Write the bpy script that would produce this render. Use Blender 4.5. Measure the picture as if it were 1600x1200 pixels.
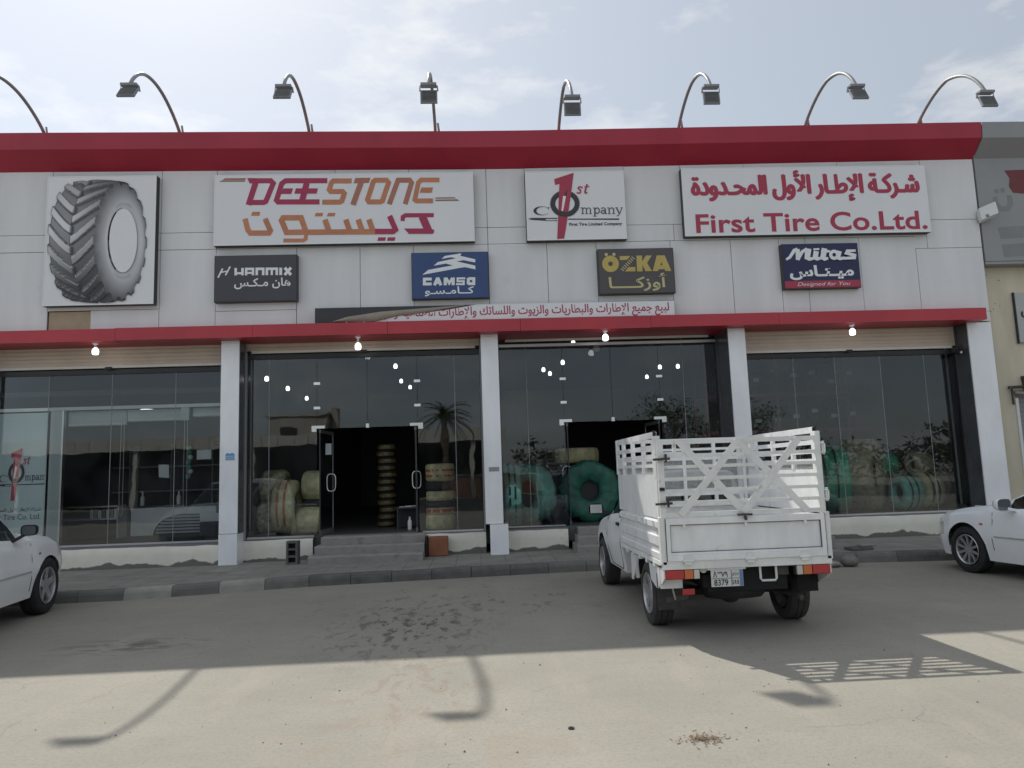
import bpy, bmesh, math, random
import numpy as np
from mathutils import Vector, Matrix, Quaternion
from math import radians as rad, sin, cos, pi

random.seed(7)
scene = bpy.context.scene
for o in list(bpy.data.objects):
    bpy.data.objects.remove(o)

# ------------------------------------------------------------------ camera
cam = bpy.data.cameras.new('camera')
cam.sensor_width = 36.0
cam.lens = 36.0 * 1140 / 1600
cam.clip_end = 3000
cam_ob = bpy.data.objects.new('camera', cam)
R_ = Vector((0.99840992, -0.04521436, -0.03366438))
U_ = Vector((0.02791047, -0.12235367, 0.99209404))
F_ = Vector((0.04897586, 0.99145612, 0.12089717))
cam_ob.matrix_world = Matrix(((R_.x, U_.x, -F_.x, 0), (R_.y, U_.y, -F_.y, 0), (R_.z, U_.z, -F_.z, 1.62), (0, 0, 0, 1)))
scene.collection.objects.link(cam_ob)
scene.camera = cam_ob

# ------------------------------------------------------------------ light
SUN_TRAVEL = Vector((0.355, -0.79, -1.0)).normalized()
SUN_EL = math.asin(-SUN_TRAVEL.z)
SUN_AZ = math.atan2(-SUN_TRAVEL.x, -SUN_TRAVEL.y)      # from +Y towards +X
sun = bpy.data.lights.new('sun', 'SUN')
sun.energy = 3.7
sun.angle = rad(0.6)
sun.color = (1.0, 0.955, 0.87)
sun_ob = bpy.data.objects.new('sun', sun)
sun_ob.rotation_euler = SUN_TRAVEL.to_track_quat('-Z', 'Y').to_euler()
sun_ob.location = (-10, 25, 30)
scene.collection.objects.link(sun_ob)

world = bpy.data.worlds.new('World')
scene.world = world
world.use_nodes = True
nt = world.node_tree
for n in list(nt.nodes):
    nt.nodes.remove(n)
w_out = nt.nodes.new('ShaderNodeOutputWorld')
w_bg = nt.nodes.new('ShaderNodeBackground')
w_bg.inputs['Strength'].default_value = 0.12
sky = nt.nodes.new('ShaderNodeTexSky')
sky.sky_type = 'NISHITA'
sky.sun_disc = False
sky.sun_elevation = SUN_EL
sky.sun_rotation = SUN_AZ
sky.air_density = 1.0
sky.dust_density = 1.2
sky.ozone_density = 1.0
w_tc = nt.nodes.new('ShaderNodeTexCoord')
w_map = nt.nodes.new('ShaderNodeMapping')
w_map.inputs['Scale'].default_value = (1.0, 1.0, 2.6)
w_noise = nt.nodes.new('ShaderNodeTexNoise')
w_noise.inputs['Scale'].default_value = 4.6
w_noise.inputs['Detail'].default_value = 7
w_noise.inputs['Roughness'].default_value = 0.58
w_ramp = nt.nodes.new('ShaderNodeValToRGB')
w_ramp.color_ramp.elements[0].position = 0.50
w_ramp.color_ramp.elements[0].color = (0.0, 0.0, 0.0, 1)
w_ramp.color_ramp.elements[1].position = 0.67
w_ramp.color_ramp.elements[1].color = (0.8, 0.8, 0.8, 1)
w_mix = nt.nodes.new('ShaderNodeMixRGB')
w_mix.inputs['Color2'].default_value = (7.2, 7.25, 7.3, 1)
w_veil = nt.nodes.new('ShaderNodeMixRGB')              # thin high haze over the whole sky
w_veil.inputs['Fac'].default_value = 0.68
w_veil.inputs['Color2'].default_value = (4.85, 5.2, 5.55, 1)
L = nt.links.new
L(w_tc.outputs['Generated'], w_map.inputs['Vector'])
L(w_map.outputs['Vector'], w_noise.inputs['Vector'])
L(w_noise.outputs['Fac'], w_ramp.inputs['Fac'])
L(sky.outputs['Color'], w_veil.inputs['Color1'])
L(w_veil.outputs['Color'], w_mix.inputs['Color1'])
L(w_ramp.outputs['Color'], w_mix.inputs['Fac'])
# the haze is brighter on the sun's side (left) than on the right
w_sep = nt.nodes.new('ShaderNodeSeparateXYZ')
w_rng = nt.nodes.new('ShaderNodeMapRange')
w_rng.inputs['From Min'].default_value = -1.0
w_rng.inputs['From Max'].default_value = 1.0
w_rng.inputs['To Min'].default_value = 1.22
w_rng.inputs['To Max'].default_value = 0.74
w_mul = nt.nodes.new('ShaderNodeMixRGB')
w_mul.blend_type = 'MULTIPLY'
w_mul.inputs['Fac'].default_value = 1.0
L(w_tc.outputs['Generated'], w_sep.inputs['Vector'])
L(w_sep.outputs['X'], w_rng.inputs['Value'])
L(w_mix.outputs['Color'], w_mul.inputs['Color1'])
L(w_rng.outputs['Result'], w_mul.inputs['Color2'])
L(w_mul.outputs['Color'], w_bg.inputs['Color'])
L(w_bg.outputs['Background'], w_out.inputs['Surface'])

scene.view_settings.view_transform = 'Standard'
scene.view_settings.look = 'None'
scene.view_settings.gamma = 1.0
scene.view_settings.exposure = 0.2
scene.render.engine = 'CYCLES'
scene.cycles.max_bounces = 8
scene.cycles.transparent_max_bounces = 16
scene.cycles.use_denoising = True
scene.cycles.sample_clamp_indirect = 6.0

# ------------------------------------------------------------------ materials
M = {}

def mat(name, col, rough=0.5, metal=0.0, var=0.08, scale=3.0, bump=0.0, bscale=60.0, coat=0.0, spec=0.5, detail=4, coat_rough=0.05, streak=None):
    m = bpy.data.materials.new(name)
    m.use_nodes = True
    t = m.node_tree
    b = t.nodes['Principled BSDF']
    b.inputs['Roughness'].default_value = rough
    b.inputs['Metallic'].default_value = metal
    b.inputs['Specular IOR Level'].default_value = spec
    b.inputs['Coat Weight'].default_value = coat
    b.inputs['Coat Roughness'].default_value = coat_rough
    tc = t.nodes.new('ShaderNodeTexCoord')
    src = tc.outputs['Object']
    if streak:
        mp = t.nodes.new('ShaderNodeMapping')
        mp.inputs['Scale'].default_value = streak
        t.links.new(src, mp.inputs['Vector'])
        src2 = mp.outputs['Vector']
    else:
        src2 = src
    if var > 0:
        n = t.nodes.new('ShaderNodeTexNoise')
        n.inputs['Scale'].default_value = scale
        n.inputs['Detail'].default_value = detail
        n.inputs['Roughness'].default_value = 0.62
        t.links.new(src2, n.inputs['Vector'])
        r = t.nodes.new('ShaderNodeValToRGB')
        r.color_ramp.elements[0].position = 0.3
        r.color_ramp.elements[1].position = 0.7
        lo = [max(0, c * (1 - var)) for c in col]
        hi = [min(1, c * (1 + var)) for c in col]
        r.color_ramp.elements[0].color = (*lo, 1)
        r.color_ramp.elements[1].color = (*hi, 1)
        t.links.new(n.outputs['Fac'], r.inputs['Fac'])
        t.links.new(r.outputs['Color'], b.inputs['Base Color'])
    else:
        b.inputs['Base Color'].default_value = (*col, 1)
    if bump > 0:
        n2 = t.nodes.new('ShaderNodeTexNoise')
        n2.inputs['Scale'].default_value = bscale
        n2.inputs['Detail'].default_value = 3
        t.links.new(src, n2.inputs['Vector'])
        bp = t.nodes.new('ShaderNodeBump')
        bp.inputs['Strength'].default_value = bump
        bp.inputs['Distance'].default_value = 0.02
        t.links.new(n2.outputs['Fac'], bp.inputs['Height'])
        t.links.new(bp.outputs['Normal'], b.inputs['Normal'])
    M[name] = m
    return m

def emit(name, col, s):
    m = bpy.data.materials.new(name)
    m.use_nodes = True
    b = m.node_tree.nodes['Principled BSDF']
    b.inputs['Base Color'].default_value = (*col, 1)
    b.inputs['Emission Color'].default_value = (*col, 1)
    b.inputs['Emission Strength'].default_value = s
    M[name] = m

def glass(name, tint, ior=1.5, extra=0.0):
    m = bpy.data.materials.new(name)
    m.use_nodes = True
    t = m.node_tree
    for n in list(t.nodes):
        t.nodes.remove(n)
    out = t.nodes.new('ShaderNodeOutputMaterial')
    tr = t.nodes.new('ShaderNodeBsdfTransparent')
    tr.inputs['Color'].default_value = (*tint, 1)
    gl = t.nodes.new('ShaderNodeBsdfGlossy')
    gl.inputs['Roughness'].default_value = 0.012
    gl.inputs['Color'].default_value = (0.92, 0.97, 1.0, 1)
    fr = t.nodes.new('ShaderNodeFresnel')
    fr.inputs['IOR'].default_value = ior
    ad = t.nodes.new('ShaderNodeMath')
    ad.operation = 'ADD'
    ad.inputs[1].default_value = extra
    mx = t.nodes.new('ShaderNodeMixShader')
    t.links.new(fr.outputs['Fac'], ad.inputs[0])
    t.links.new(ad.outputs['Value'], mx.inputs['Fac'])
    t.links.new(tr.outputs['BSDF'], mx.inputs[1])
    t.links.new(gl.outputs['BSDF'], mx.inputs[2])
    # panes are never quite flat
    tcw = t.nodes.new('ShaderNodeTexCoord')
    nw = t.nodes.new('ShaderNodeTexNoise')
    nw.inputs['Scale'].default_value = 1.1
    nw.inputs['Detail'].default_value = 2
    bw = t.nodes.new('ShaderNodeBump')
    bw.inputs['Strength'].default_value = 0.5
    bw.inputs['Distance'].default_value = 0.004
    t.links.new(tcw.outputs['Object'], nw.inputs['Vector'])
    t.links.new(nw.outputs['Fac'], bw.inputs['Height'])
    t.links.new(bw.outputs['Normal'], gl.inputs['Normal'])
    # a very thin film of dust
    di = t.nodes.new('ShaderNodeBsdfDiffuse')
    di.inputs['Color'].default_value = (0.35, 0.36, 0.36, 1)
    tc = t.nodes.new('ShaderNodeTexCoord')
    nz = t.nodes.new('ShaderNodeTexNoise')
    nz.inputs['Scale'].default_value = 1.3
    nz.inputs['Detail'].default_value = 8
    mr = t.nodes.new('ShaderNodeMapRange')
    mr.inputs['From Min'].default_value = 0.42
    mr.inputs['From Max'].default_value = 0.75
    mr.inputs['To Min'].default_value = 0.0
    mr.inputs['To Max'].default_value = 0.06
    m2 = t.nodes.new('ShaderNodeMixShader')
    t.links.new(tc.outputs['Object'], nz.inputs['Vector'])
    t.links.new(nz.outputs['Fac'], mr.inputs['Value'])
    t.links.new(mr.outputs['Result'], m2.inputs['Fac'])
    t.links.new(mx.outputs['Shader'], m2.inputs[1])
    t.links.new(di.outputs['BSDF'], m2.inputs[2])
    t.links.new(m2.outputs['Shader'], out.inputs['Surface'])
    M[name] = m

mat('clad', (0.71, 0.71, 0.715), 0.38, 0.0, 0.085, 0.9, streak=(1.6, 1, 0.22), detail=7)
mat('seam', (0.06, 0.06, 0.06), 0.8)
mat('red', (0.37, 0.020, 0.046), 0.42, 0, 0.12, 0.8, streak=(1, 1, 0.4))
mat('red_band', (0.46, 0.035, 0.05), 0.4, 0, 0.12, 1.0)
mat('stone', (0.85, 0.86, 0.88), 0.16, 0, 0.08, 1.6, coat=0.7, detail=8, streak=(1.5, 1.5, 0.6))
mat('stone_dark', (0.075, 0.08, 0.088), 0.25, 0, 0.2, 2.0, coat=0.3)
mat('shutter', (0.62, 0.53, 0.43), 0.45, 0, 0.08, 2.0)
mat('shutter_bar', (0.72, 0.69, 0.62), 0.4, 0, 0.05)
mat('alu', (0.62, 0.63, 0.64), 0.3, 0.8, 0.04)
mat('steel', (0.72, 0.72, 0.71), 0.22, 0.9, 0.04)
mat('white_metal', (0.66, 0.67, 0.66), 0.4, 0, 0.05)
mat('silicone', (0.28, 0.30, 0.31), 0.5)
mat('dark_frame', (0.02, 0.021, 0.023), 0.4)
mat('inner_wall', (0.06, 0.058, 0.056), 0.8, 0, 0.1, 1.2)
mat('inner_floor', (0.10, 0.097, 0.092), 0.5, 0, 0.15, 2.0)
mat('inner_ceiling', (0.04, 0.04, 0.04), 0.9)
mat('office_wall', (0.10, 0.108, 0.12), 0.7, 0, 0.05)
mat('blind', (0.52, 0.56, 0.56), 0.7, 0, 0.03)
mat('film', (0.44, 0.52, 0.52), 0.45, 0, 0.05, 0.7)
mat('counter', (0.78, 0.79, 0.79), 0.5)
mat('black', (0.012, 0.012, 0.013), 0.5, 0, 0.1)
mat('charcoal', (0.035, 0.036, 0.04), 0.5, 0, 0.1)
mat('shelf', (0.5, 0.52, 0.52), 0.5)
mat('paper', (0.66, 0.68, 0.68), 0.8, 0, 0.02)
mat('white_plastic', (0.74, 0.74, 0.73), 0.35)
mat('rubber', (0.022, 0.022, 0.023), 0.75, 0, 0.3, 8, bump=0.15, bscale=40)
mat('rubber_dusty', (0.045, 0.043, 0.041), 0.85, 0, 0.35, 6, bump=0.2, bscale=40)
mat('rim', (0.50, 0.50, 0.51), 0.32, 0.75, 0.1, 5)
mat('rim_dark', (0.02, 0.02, 0.02), 0.6)
mat('truck_white', (0.77, 0.78, 0.78), 0.38, 0, 0.11, 2.6, streak=(1.6, 1.6, 0.6), coat=0.25, coat_rough=0.2, detail=8)
mat('truck_frame', (0.72, 0.73, 0.71), 0.5, 0, 0.13, 4.0, detail=8)
mat('car_white', (0.88, 0.90, 0.91), 0.3, 0, 0.03, 2.0, coat=0.5, coat_rough=0.04)
mat('car_grey', (0.48, 0.50, 0.50), 0.3, 0, 0.02, coat=0.5)
mat('under', (0.010, 0.010, 0.011), 0.8)
mat('dirty_metal', (0.07, 0.065, 0.06), 0.6, 0.3, 0.4, 9)
mat('lamp_red', (0.42, 0.015, 0.02), 0.18, 0, 0.1, coat=0.6)
mat('lamp_orange', (0.55, 0.13, 0.03), 0.18, 0, 0.1, coat=0.6)
mat('lamp_clear', (0.55, 0.55, 0.50), 0.2, 0, 0.1, coat=0.5)
mat('plate', (0.62, 0.64, 0.62), 0.4, 0, 0.05)
mat('plate_blue', (0.16, 0.24, 0.42), 0.4)
mat('ink', (0.02, 0.02, 0.022), 0.5)
mat('lamp_grey', (0.24, 0.25, 0.265), 0.5, 0.0, 0.1)
mat('pole_grey', (0.27, 0.275, 0.27), 0.45, 0.1, 0.04, 6)
mat('lens', (0.12, 0.13, 0.14), 0.12, 0, 0.05, coat=0.8)
mat('sign_white', (0.76, 0.765, 0.78), 0.34, 0, 0.03, 0.9)
mat('sign_side', (0.035, 0.036, 0.038), 0.5)
mat('ink_red', (0.40, 0.035, 0.075), 0.4, 0, 0.06)
mat('ink_dee', (0.38, 0.025, 0.085), 0.4, 0, 0.06)
mat('ink_orange', (0.52, 0.20, 0.095), 0.4, 0, 0.12, 3)
mat('ink_brown', (0.40, 0.16, 0.10), 0.4, 0, 0.12, 3)
mat('ink_taupe', (0.20, 0.15, 0.12), 0.4)
mat('ink_grey', (0.035, 0.036, 0.042), 0.4)
mat('slate', (0.050, 0.050, 0.060), 0.35, 0, 0.08)
mat('blue', (0.028, 0.065, 0.19), 0.35, 0, 0.08)
mat('navy', (0.015, 0.018, 0.075), 0.35, 0, 0.08)
mat('taupe', (0.082, 0.072, 0.072), 0.4, 0, 0.06)
mat('gold', (0.52, 0.40, 0.11), 0.4, 0, 0.08)
mat('gold_pale', (0.55, 0.48, 0.24), 0.4, 0, 0.05)
mat('letter_white', (0.80, 0.81, 0.82), 0.4, 0, 0.03)
mat('banner_back', (0.30, 0.26, 0.21), 0.7, 0, 0.08)
mat('beige', (0.44, 0.36, 0.25), 0.85, 0, 0.08, 4)
mat('beige_wall', (0.62, 0.56, 0.43), 0.85, 0, 0.10, 1.5, bump=0.1, streak=(2, 2, 0.5))
mat('grey_clad', (0.29, 0.295, 0.298), 0.4, 0, 0.06, 0.8)
mat('grey_ghost', (0.22, 0.225, 0.23), 0.45)
mat('grey_shutter', (0.27, 0.265, 0.255), 0.5, 0, 0.1)
mat('plaster', (0.72, 0.70, 0.61), 0.85, 0, 0.09, 2.2, bump=0.15, bscale=25)
mat('concrete', (0.27, 0.26, 0.24), 0.9, 0, 0.2, 3.0, bump=0.25, bscale=40, detail=8)
mat('concrete_dark', (0.115, 0.111, 0.104), 0.9, 0, 0.25, 5.0, bump=0.3, bscale=40)
mat('terracotta', (0.26, 0.105, 0.055), 0.8, 0, 0.15, 6, bump=0.1)
mat('kerb_pale', (0.33, 0.32, 0.29), 0.85, 0, 0.18, 6, bump=0.2, detail=8)
mat('kerb_dark', (0.165, 0.16, 0.148), 0.9, 0, 0.25, 6, bump=0.25, detail=8)
mat('kerb_red', (0.20, 0.07, 0.06), 0.9, 0, 0.35, 8, bump=0.2, detail=8)
mat('rock', (0.20, 0.18, 0.16), 0.95, 0, 0.25, 6, bump=0.4, bscale=20)
mat('tan_wrap', (0.48, 0.44, 0.25), 0.55, 0, 0.3, 7, bump=0.5, bscale=16)
mat('brown_wrap', (0.34, 0.30, 0.21), 0.6, 0, 0.35, 9, bump=0.6, bscale=22)
mat('green_wrap', (0.07, 0.33, 0.20), 0.45, 0, 0.3, 5, bump=0.5, bscale=14)
mat('turq_wrap', (0.18, 0.46, 0.38), 0.5, 0, 0.25, 5, bump=0.5, bscale=14)
mat('camo_wrap', (0.34, 0.30, 0.19), 0.6, 0, 0.85, 9, bump=0.5, bscale=14)
mat('gold_wrap', (0.16, 0.125, 0.04), 0.4, 0, 0.6, 14)
mat('strap_red', (0.42, 0.09, 0.05), 0.6)
mat('strap_dark', (0.02, 0.03, 0.025), 0.6)
mat('rack_red', (0.16, 0.03, 0.03), 0.5)
mat('bark', (0.14, 0.10, 0.07), 0.9, 0, 0.3, 8, bump=0.5)
mat('leaf', (0.055, 0.085, 0.03), 0.6, 0, 0.4, 2)
mat('palm_leaf', (0.07, 0.095, 0.04), 0.6, 0, 0.3, 3)
mat('shed_fascia', (0.62, 0.60, 0.54), 0.6, 0, 0.06, 1.0)
mat('shed_dark', (0.08, 0.078, 0.07), 0.8)
mat('block_wall', (0.50, 0.46, 0.40), 0.85, 0, 0.08)
mat('road_asphalt', (0.05, 0.05, 0.05), 0.9, 0, 0.2, 2)
mat('brick_red', (0.17, 0.09, 0.065), 0.85, 0, 0.15)
mat('straw', (0.25, 0.185, 0.12), 0.95, 0, 0.4, 20)
mat('sticker_blue', (0.08, 0.30, 0.55), 0.4)
mat('skirt_grey', (0.16, 0.16, 0.165), 0.5)
mat('board_grey', (0.42, 0.43, 0.42), 0.5, 0, 0.05)
emit('bulb_on', (1.0, 0.99, 0.96), 3.5)
emit('bulb_dim', (1.0, 0.99, 0.96), 2.0)
mat('green_dark', (0.022, 0.125, 0.085), 0.5, 0, 0.4, 5, bump=0.9, bscale=9)
emit('panel_light', (0.95, 0.97, 1.0), 1.6)
glass('glass', (0.86, 0.90, 0.90), 1.5, 0.03)
glass('car_glass', (0.34, 0.42, 0.40), 1.5, 0.01)

def ground_material():
    m = bpy.data.materials.new('lot_concrete')
    m.use_nodes = True
    t = m.node_tree
    b = t.nodes['Principled BSDF']
    b.inputs['Roughness'].default_value = 0.88
    b.inputs['Specular IOR Level'].default_value = 0.25
    tc = t.nodes.new('ShaderNodeTexCoord')
    P = tc.outputs['Object']
    def noise(scale, detail=6, rough=0.6, sc=(1, 1, 1), dist=0.0):
        mp = t.nodes.new('ShaderNodeMapping')
        mp.inputs['Scale'].default_value = sc
        t.links.new(P, mp.inputs['Vector'])
        n = t.nodes.new('ShaderNodeTexNoise')
        n.inputs['Scale'].default_value = scale
        n.inputs['Detail'].default_value = detail
        n.inputs['Roughness'].default_value = rough
        n.inputs['Distortion'].default_value = dist
        t.links.new(mp.outputs['Vector'], n.inputs['Vector'])
        return n.outputs['Fac']
    def ramp(v, a, c, lo=0.0, hi=1.0):
        r = t.nodes.new('ShaderNodeMapRange')
        r.inputs['From Min'].default_value = a
        r.inputs['From Max'].default_value = c
        r.inputs['To Min'].default_value = lo
        r.inputs['To Max'].default_value = hi
        t.links.new(v, r.inputs['Value'])
        return r.outputs['Result']
    def mul(a, c):
        n = t.nodes.new('ShaderNodeMath')
        n.operation = 'MULTIPLY'
        for i, v in enumerate((a, c)):
            if isinstance(v, (int, float)):
                n.inputs[i].default_value = v
            else:
                t.links.new(v, n.inputs[i])
        return n.outputs['Value']
    def blob(cx, cy, rx, ry):
        mp = t.nodes.new('ShaderNodeMapping')
        mp.vector_type = 'POINT'
        mp.inputs['Location'].default_value = (-cx / rx, -cy / ry, 0)
        mp.inputs['Scale'].default_value = (1 / rx, 1 / ry, 1)
        t.links.new(P, mp.inputs['Vector'])
        ln = t.nodes.new('ShaderNodeVectorMath')
        ln.operation = 'LENGTH'
        t.links.new(mp.outputs['Vector'], ln.inputs[0])
        return ramp(ln.outputs['Value'], 1.0, 0.25)
    def mix(fac, a, c):
        n = t.nodes.new('ShaderNodeMixRGB')
        t.links.new(fac, n.inputs['Fac'])
        if isinstance(a, tuple):
            n.inputs['Color1'].default_value = (*a, 1)
        else:
            t.links.new(a, n.inputs['Color1'])
        if isinstance(c, tuple):
            n.inputs['Color2'].default_value = (*c, 1)
        else:
            t.links.new(c, n.inputs['Color2'])
        return n.outputs['Color']
    base = mix(ramp(noise(0.35, 8), 0.35, 0.66), (0.275, 0.258, 0.222), (0.345, 0.325, 0.278))
    base = mix(mul(ramp(noise(2.2, 10, 0.7, (1, 2.2, 1)), 0.5, 0.72), 0.35), base, (0.235, 0.222, 0.195))
    base = mix(mul(ramp(noise(34, 5, 0.75), 0.48, 0.75), 0.6), base, (0.18, 0.17, 0.15))
    base = mix(mul(ramp(noise(150, 3, 0.6), 0.58, 0.72), 0.5), base, (0.10, 0.095, 0.085))
    base = mix(mul(ramp(noise(110, 3, 0.6), 0.60, 0.75), 0.45), base, (0.50, 0.48, 0.42))
    base = mix(mul(ramp(noise(0.9, 6, 0.6, (2.5, 0.6, 1)), 0.55, 0.7), 0.3), base, (0.39, 0.355, 0.29))
    # oil stains spilt in front of the steps
    oil = mul(ramp(noise(4.6, 9, 0.66, (1.7, 0.75, 1), 0.3), 0.535, 0.575), blob(-0.8, 8.3, 1.15, 2.1))
    base = mix(mul(oil, 0.68), base, (0.045, 0.042, 0.04))
    oil2 = mul(ramp(noise(2.8, 9, 0.66, (1.5, 0.8, 1), 0.4), 0.575, 0.61), blob(-0.2, 9.6, 2.6, 1.9))
    base = mix(mul(oil2, 0.5), base, (0.07, 0.065, 0.06))
    oil3 = mul(ramp(noise(3.0, 4, 0.5, (1, 3, 1)), 0.5, 0.55), blob(-3.6, 7.9, 1.0, 0.45))
    base = mix(mul(oil3, 0.55), base, (0.07, 0.066, 0.062))
    dark4 = mul(ramp(noise(1.6, 6), 0.4, 0.7), blob(2.5, 8.6, 1.4, 2.4))  # darker, mottled ground beneath the pickup
    base = mix(mul(dark4, 0.4), base, (0.12, 0.115, 0.11))
    # old brown run marks in the sunlit part
    br = mul(ramp(noise(2.6, 7, 0.6, (2.2, 1.0, 1), 1.2), 0.52, 0.58), blob(-0.55, 5.9, 0.9, 1.5))
    base = mix(mul(br, 0.32), base, (0.22, 0.155, 0.105))
    br2 = mul(ramp(noise(1.8, 6, 0.6, (1, 1, 1), 1.0), 0.5, 0.6), blob(-0.3, 4.7, 1.7, 0.9))
    base = mix(mul(br2, 0.22), base, (0.30, 0.23, 0.16))
    # hairline cracks
    vo = t.nodes.new('ShaderNodeTexVoronoi')
    vo.feature = 'DISTANCE_TO_EDGE'
    vo.inputs['Scale'].default_value = 0.55
    mpv = t.nodes.new('ShaderNodeMixRGB')
    mpv.blend_type = 'ADD'
    mpv.inputs['Fac'].default_value = 0.6
    nv = t.nodes.new('ShaderNodeTexNoise')
    nv.inputs['Scale'].default_value = 1.6
    nv.inputs['Detail'].default_value = 8
    t.links.new(P, nv.inputs['Vector'])
    t.links.new(P, mpv.inputs['Color1'])
    t.links.new(nv.outputs['Color'], mpv.inputs['Color2'])
    t.links.new(mpv.outputs['Color'], vo.inputs['Vector'])
    cr = mul(ramp(vo.outputs['Distance'], 0.006, 0.0), ramp(noise(0.5, 3), 0.5, 0.6, 0.0, 0.35))
    base = mix(cr, base, (0.13, 0.12, 0.105))
    t.links.new(base, b.inputs['Base Color'])
    bp = t.nodes.new('ShaderNodeBump')
    bp.inputs['Strength'].default_value = 0.35
    bp.inputs['Distance'].default_value = 0.02
    t.links.new(noise(60, 6, 0.7), bp.inputs['Height'])
    t.links.new(bp.outputs['Normal'], b.inputs['Normal'])
    M['lot'] = m

def pavement_material():
    mat('pavement', (0.275, 0.268, 0.238), 0.88, 0, 0.16, 2.5, bump=0.2, bscale=50, detail=8)
    m = M['pavement']
    t = m.node_tree
    b = t.nodes['Principled BSDF']
    src = b.inputs['Base Color'].links[0].from_socket
    tc = t.nodes.new('ShaderNodeTexCoord')
    br = t.nodes.new('ShaderNodeTexBrick')
    br.offset = 0.0
    br.inputs['Scale'].default_value = 1.0
    br.inputs['Brick Width'].default_value = 0.42
    br.inputs['Row Height'].default_value = 0.42
    br.inputs['Mortar Size'].default_value = 0.006
    br.inputs['Color1'].default_value = (1, 1, 1, 1)
    br.inputs['Color2'].default_value = (0.88, 0.88, 0.88, 1)
    br.inputs['Mortar'].default_value = (0.5, 0.5, 0.5, 1)
    mx = t.nodes.new('ShaderNodeMixRGB')
    mx.blend_type = 'MULTIPLY'
    mx.inputs['Fac'].default_value = 1
    t.links.new(tc.outputs['Object'], br.inputs['Vector'])
    t.links.new(src, mx.inputs['Color1'])
    t.links.new(br.outputs['Color'], mx.inputs['Color2'])
    t.links.new(mx.outputs['Color'], b.inputs['Base Color'])

def plaster_dirt():
    # dirt splashed up from the pavement: a band with its own ragged edge
    m = M['plaster']
    t = m.node_tree
    b = t.nodes['Principled BSDF']
    src = b.inputs['Base Color'].links[0].from_socket
    tc = t.nodes.new('ShaderNodeTexCoord')
    sp = t.nodes.new('ShaderNodeSeparateXYZ')
    t.links.new(tc.outputs['Object'], sp.inputs['Vector'])
    n = t.nodes.new('ShaderNodeTexNoise')
    n.inputs['Scale'].default_value = 2.2
    n.inputs['Detail'].default_value = 7
    t.links.new(tc.outputs['Object'], n.inputs['Vector'])
    mr = t.nodes.new('ShaderNodeMapRange')
    mr.inputs['From Min'].default_value = 0.35
    mr.inputs['From Max'].default_value = 0.7
    mr.inputs['To Min'].default_value = 0.0
    mr.inputs['To Max'].default_value = 0.12
    t.links.new(n.outputs['Fac'], mr.inputs['Value'])
    sb = t.nodes.new('ShaderNodeMath')
    sb.operation = 'SUBTRACT'
    t.links.new(sp.outputs['Z'], sb.inputs[0])
    t.links.new(mr.outputs['Result'], sb.inputs[1])
    m2 = t.nodes.new('ShaderNodeMapRange')
    m2.inputs['From Min'].default_value = 0.155
    m2.inputs['From Max'].default_value = 0.175
    m2.inputs['To Min'].default_value = 0.88
    m2.inputs['To Max'].default_value = 0.0
    t.links.new(sb.outputs['Value'], m2.inputs['Value'])
    mx = t.nodes.new('ShaderNodeMixRGB')
    mx.inputs['Color2'].default_value = (0.075, 0.07, 0.06, 1)
    t.links.new(m2.outputs['Result'], mx.inputs['Fac'])
    t.links.new(src, mx.inputs['Color1'])
    t.links.new(mx.outputs['Color'], b.inputs['Base Color'])

def perforated_material():
    m = bpy.data.materials.new('perforated')
    m.use_nodes = True
    t = m.node_tree
    b = t.nodes['Principled BSDF']
    b.inputs['Base Color'].default_value = (0.46, 0.47, 0.46, 1)
    b.inputs['Roughness'].default_value = 0.45
    out = t.nodes['Material Output']
    tc = t.nodes.new('ShaderNodeTexCoord')
    vo = t.nodes.new('ShaderNodeTexVoronoi')
    vo.inputs["Scale"].default_value = 66
    vo.inputs['Randomness'].default_value = 0.0
    lt = t.nodes.new('ShaderNodeMath')
    lt.operation = 'LESS_THAN'
    lt.inputs[1].default_value = 0.36
    tr = t.nodes.new('ShaderNodeBsdfTransparent')
    mx = t.nodes.new('ShaderNodeMixShader')
    vo.voronoi_dimensions = '2D'
    sp = t.nodes.new('ShaderNodeSeparateXYZ')
    cb = t.nodes.new('ShaderNodeCombineXYZ')
    ad = t.nodes.new('ShaderNodeMath')
    t.links.new(tc.outputs['Object'], sp.inputs['Vector'])
    t.links.new(sp.outputs['X'], ad.inputs[0])
    t.links.new(sp.outputs['Y'], ad.inputs[1])
    t.links.new(ad.outputs['Value'], cb.inputs['X'])
    t.links.new(sp.outputs['Z'], cb.inputs['Y'])
    t.links.new(cb.outputs['Vector'], vo.inputs['Vector'])
    t.links.new(vo.outputs['Distance'], lt.inputs[0])
    t.links.new(lt.outputs['Value'], mx.inputs['Fac'])
    t.links.new(b.outputs['BSDF'], mx.inputs[1])
    t.links.new(tr.outputs['BSDF'], mx.inputs[2])
    t.links.new(mx.outputs['Shader'], out.inputs['Surface'])
    M['perforated'] = m

def print_material():
    # the tyre picture printed on the poster: colours live in the print
    m = bpy.data.materials.new('tyre_print')
    m.use_nodes = True
    t = m.node_tree
    b = t.nodes['Principled BSDF']
    b.inputs['Roughness'].default_value = 0.35
    at = t.nodes.new('ShaderNodeVertexColor')
    at.layer_name = 'print'
    t.links.new(at.outputs['Color'], b.inputs['Base Color'])
    M['tyre_print'] = m

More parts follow.
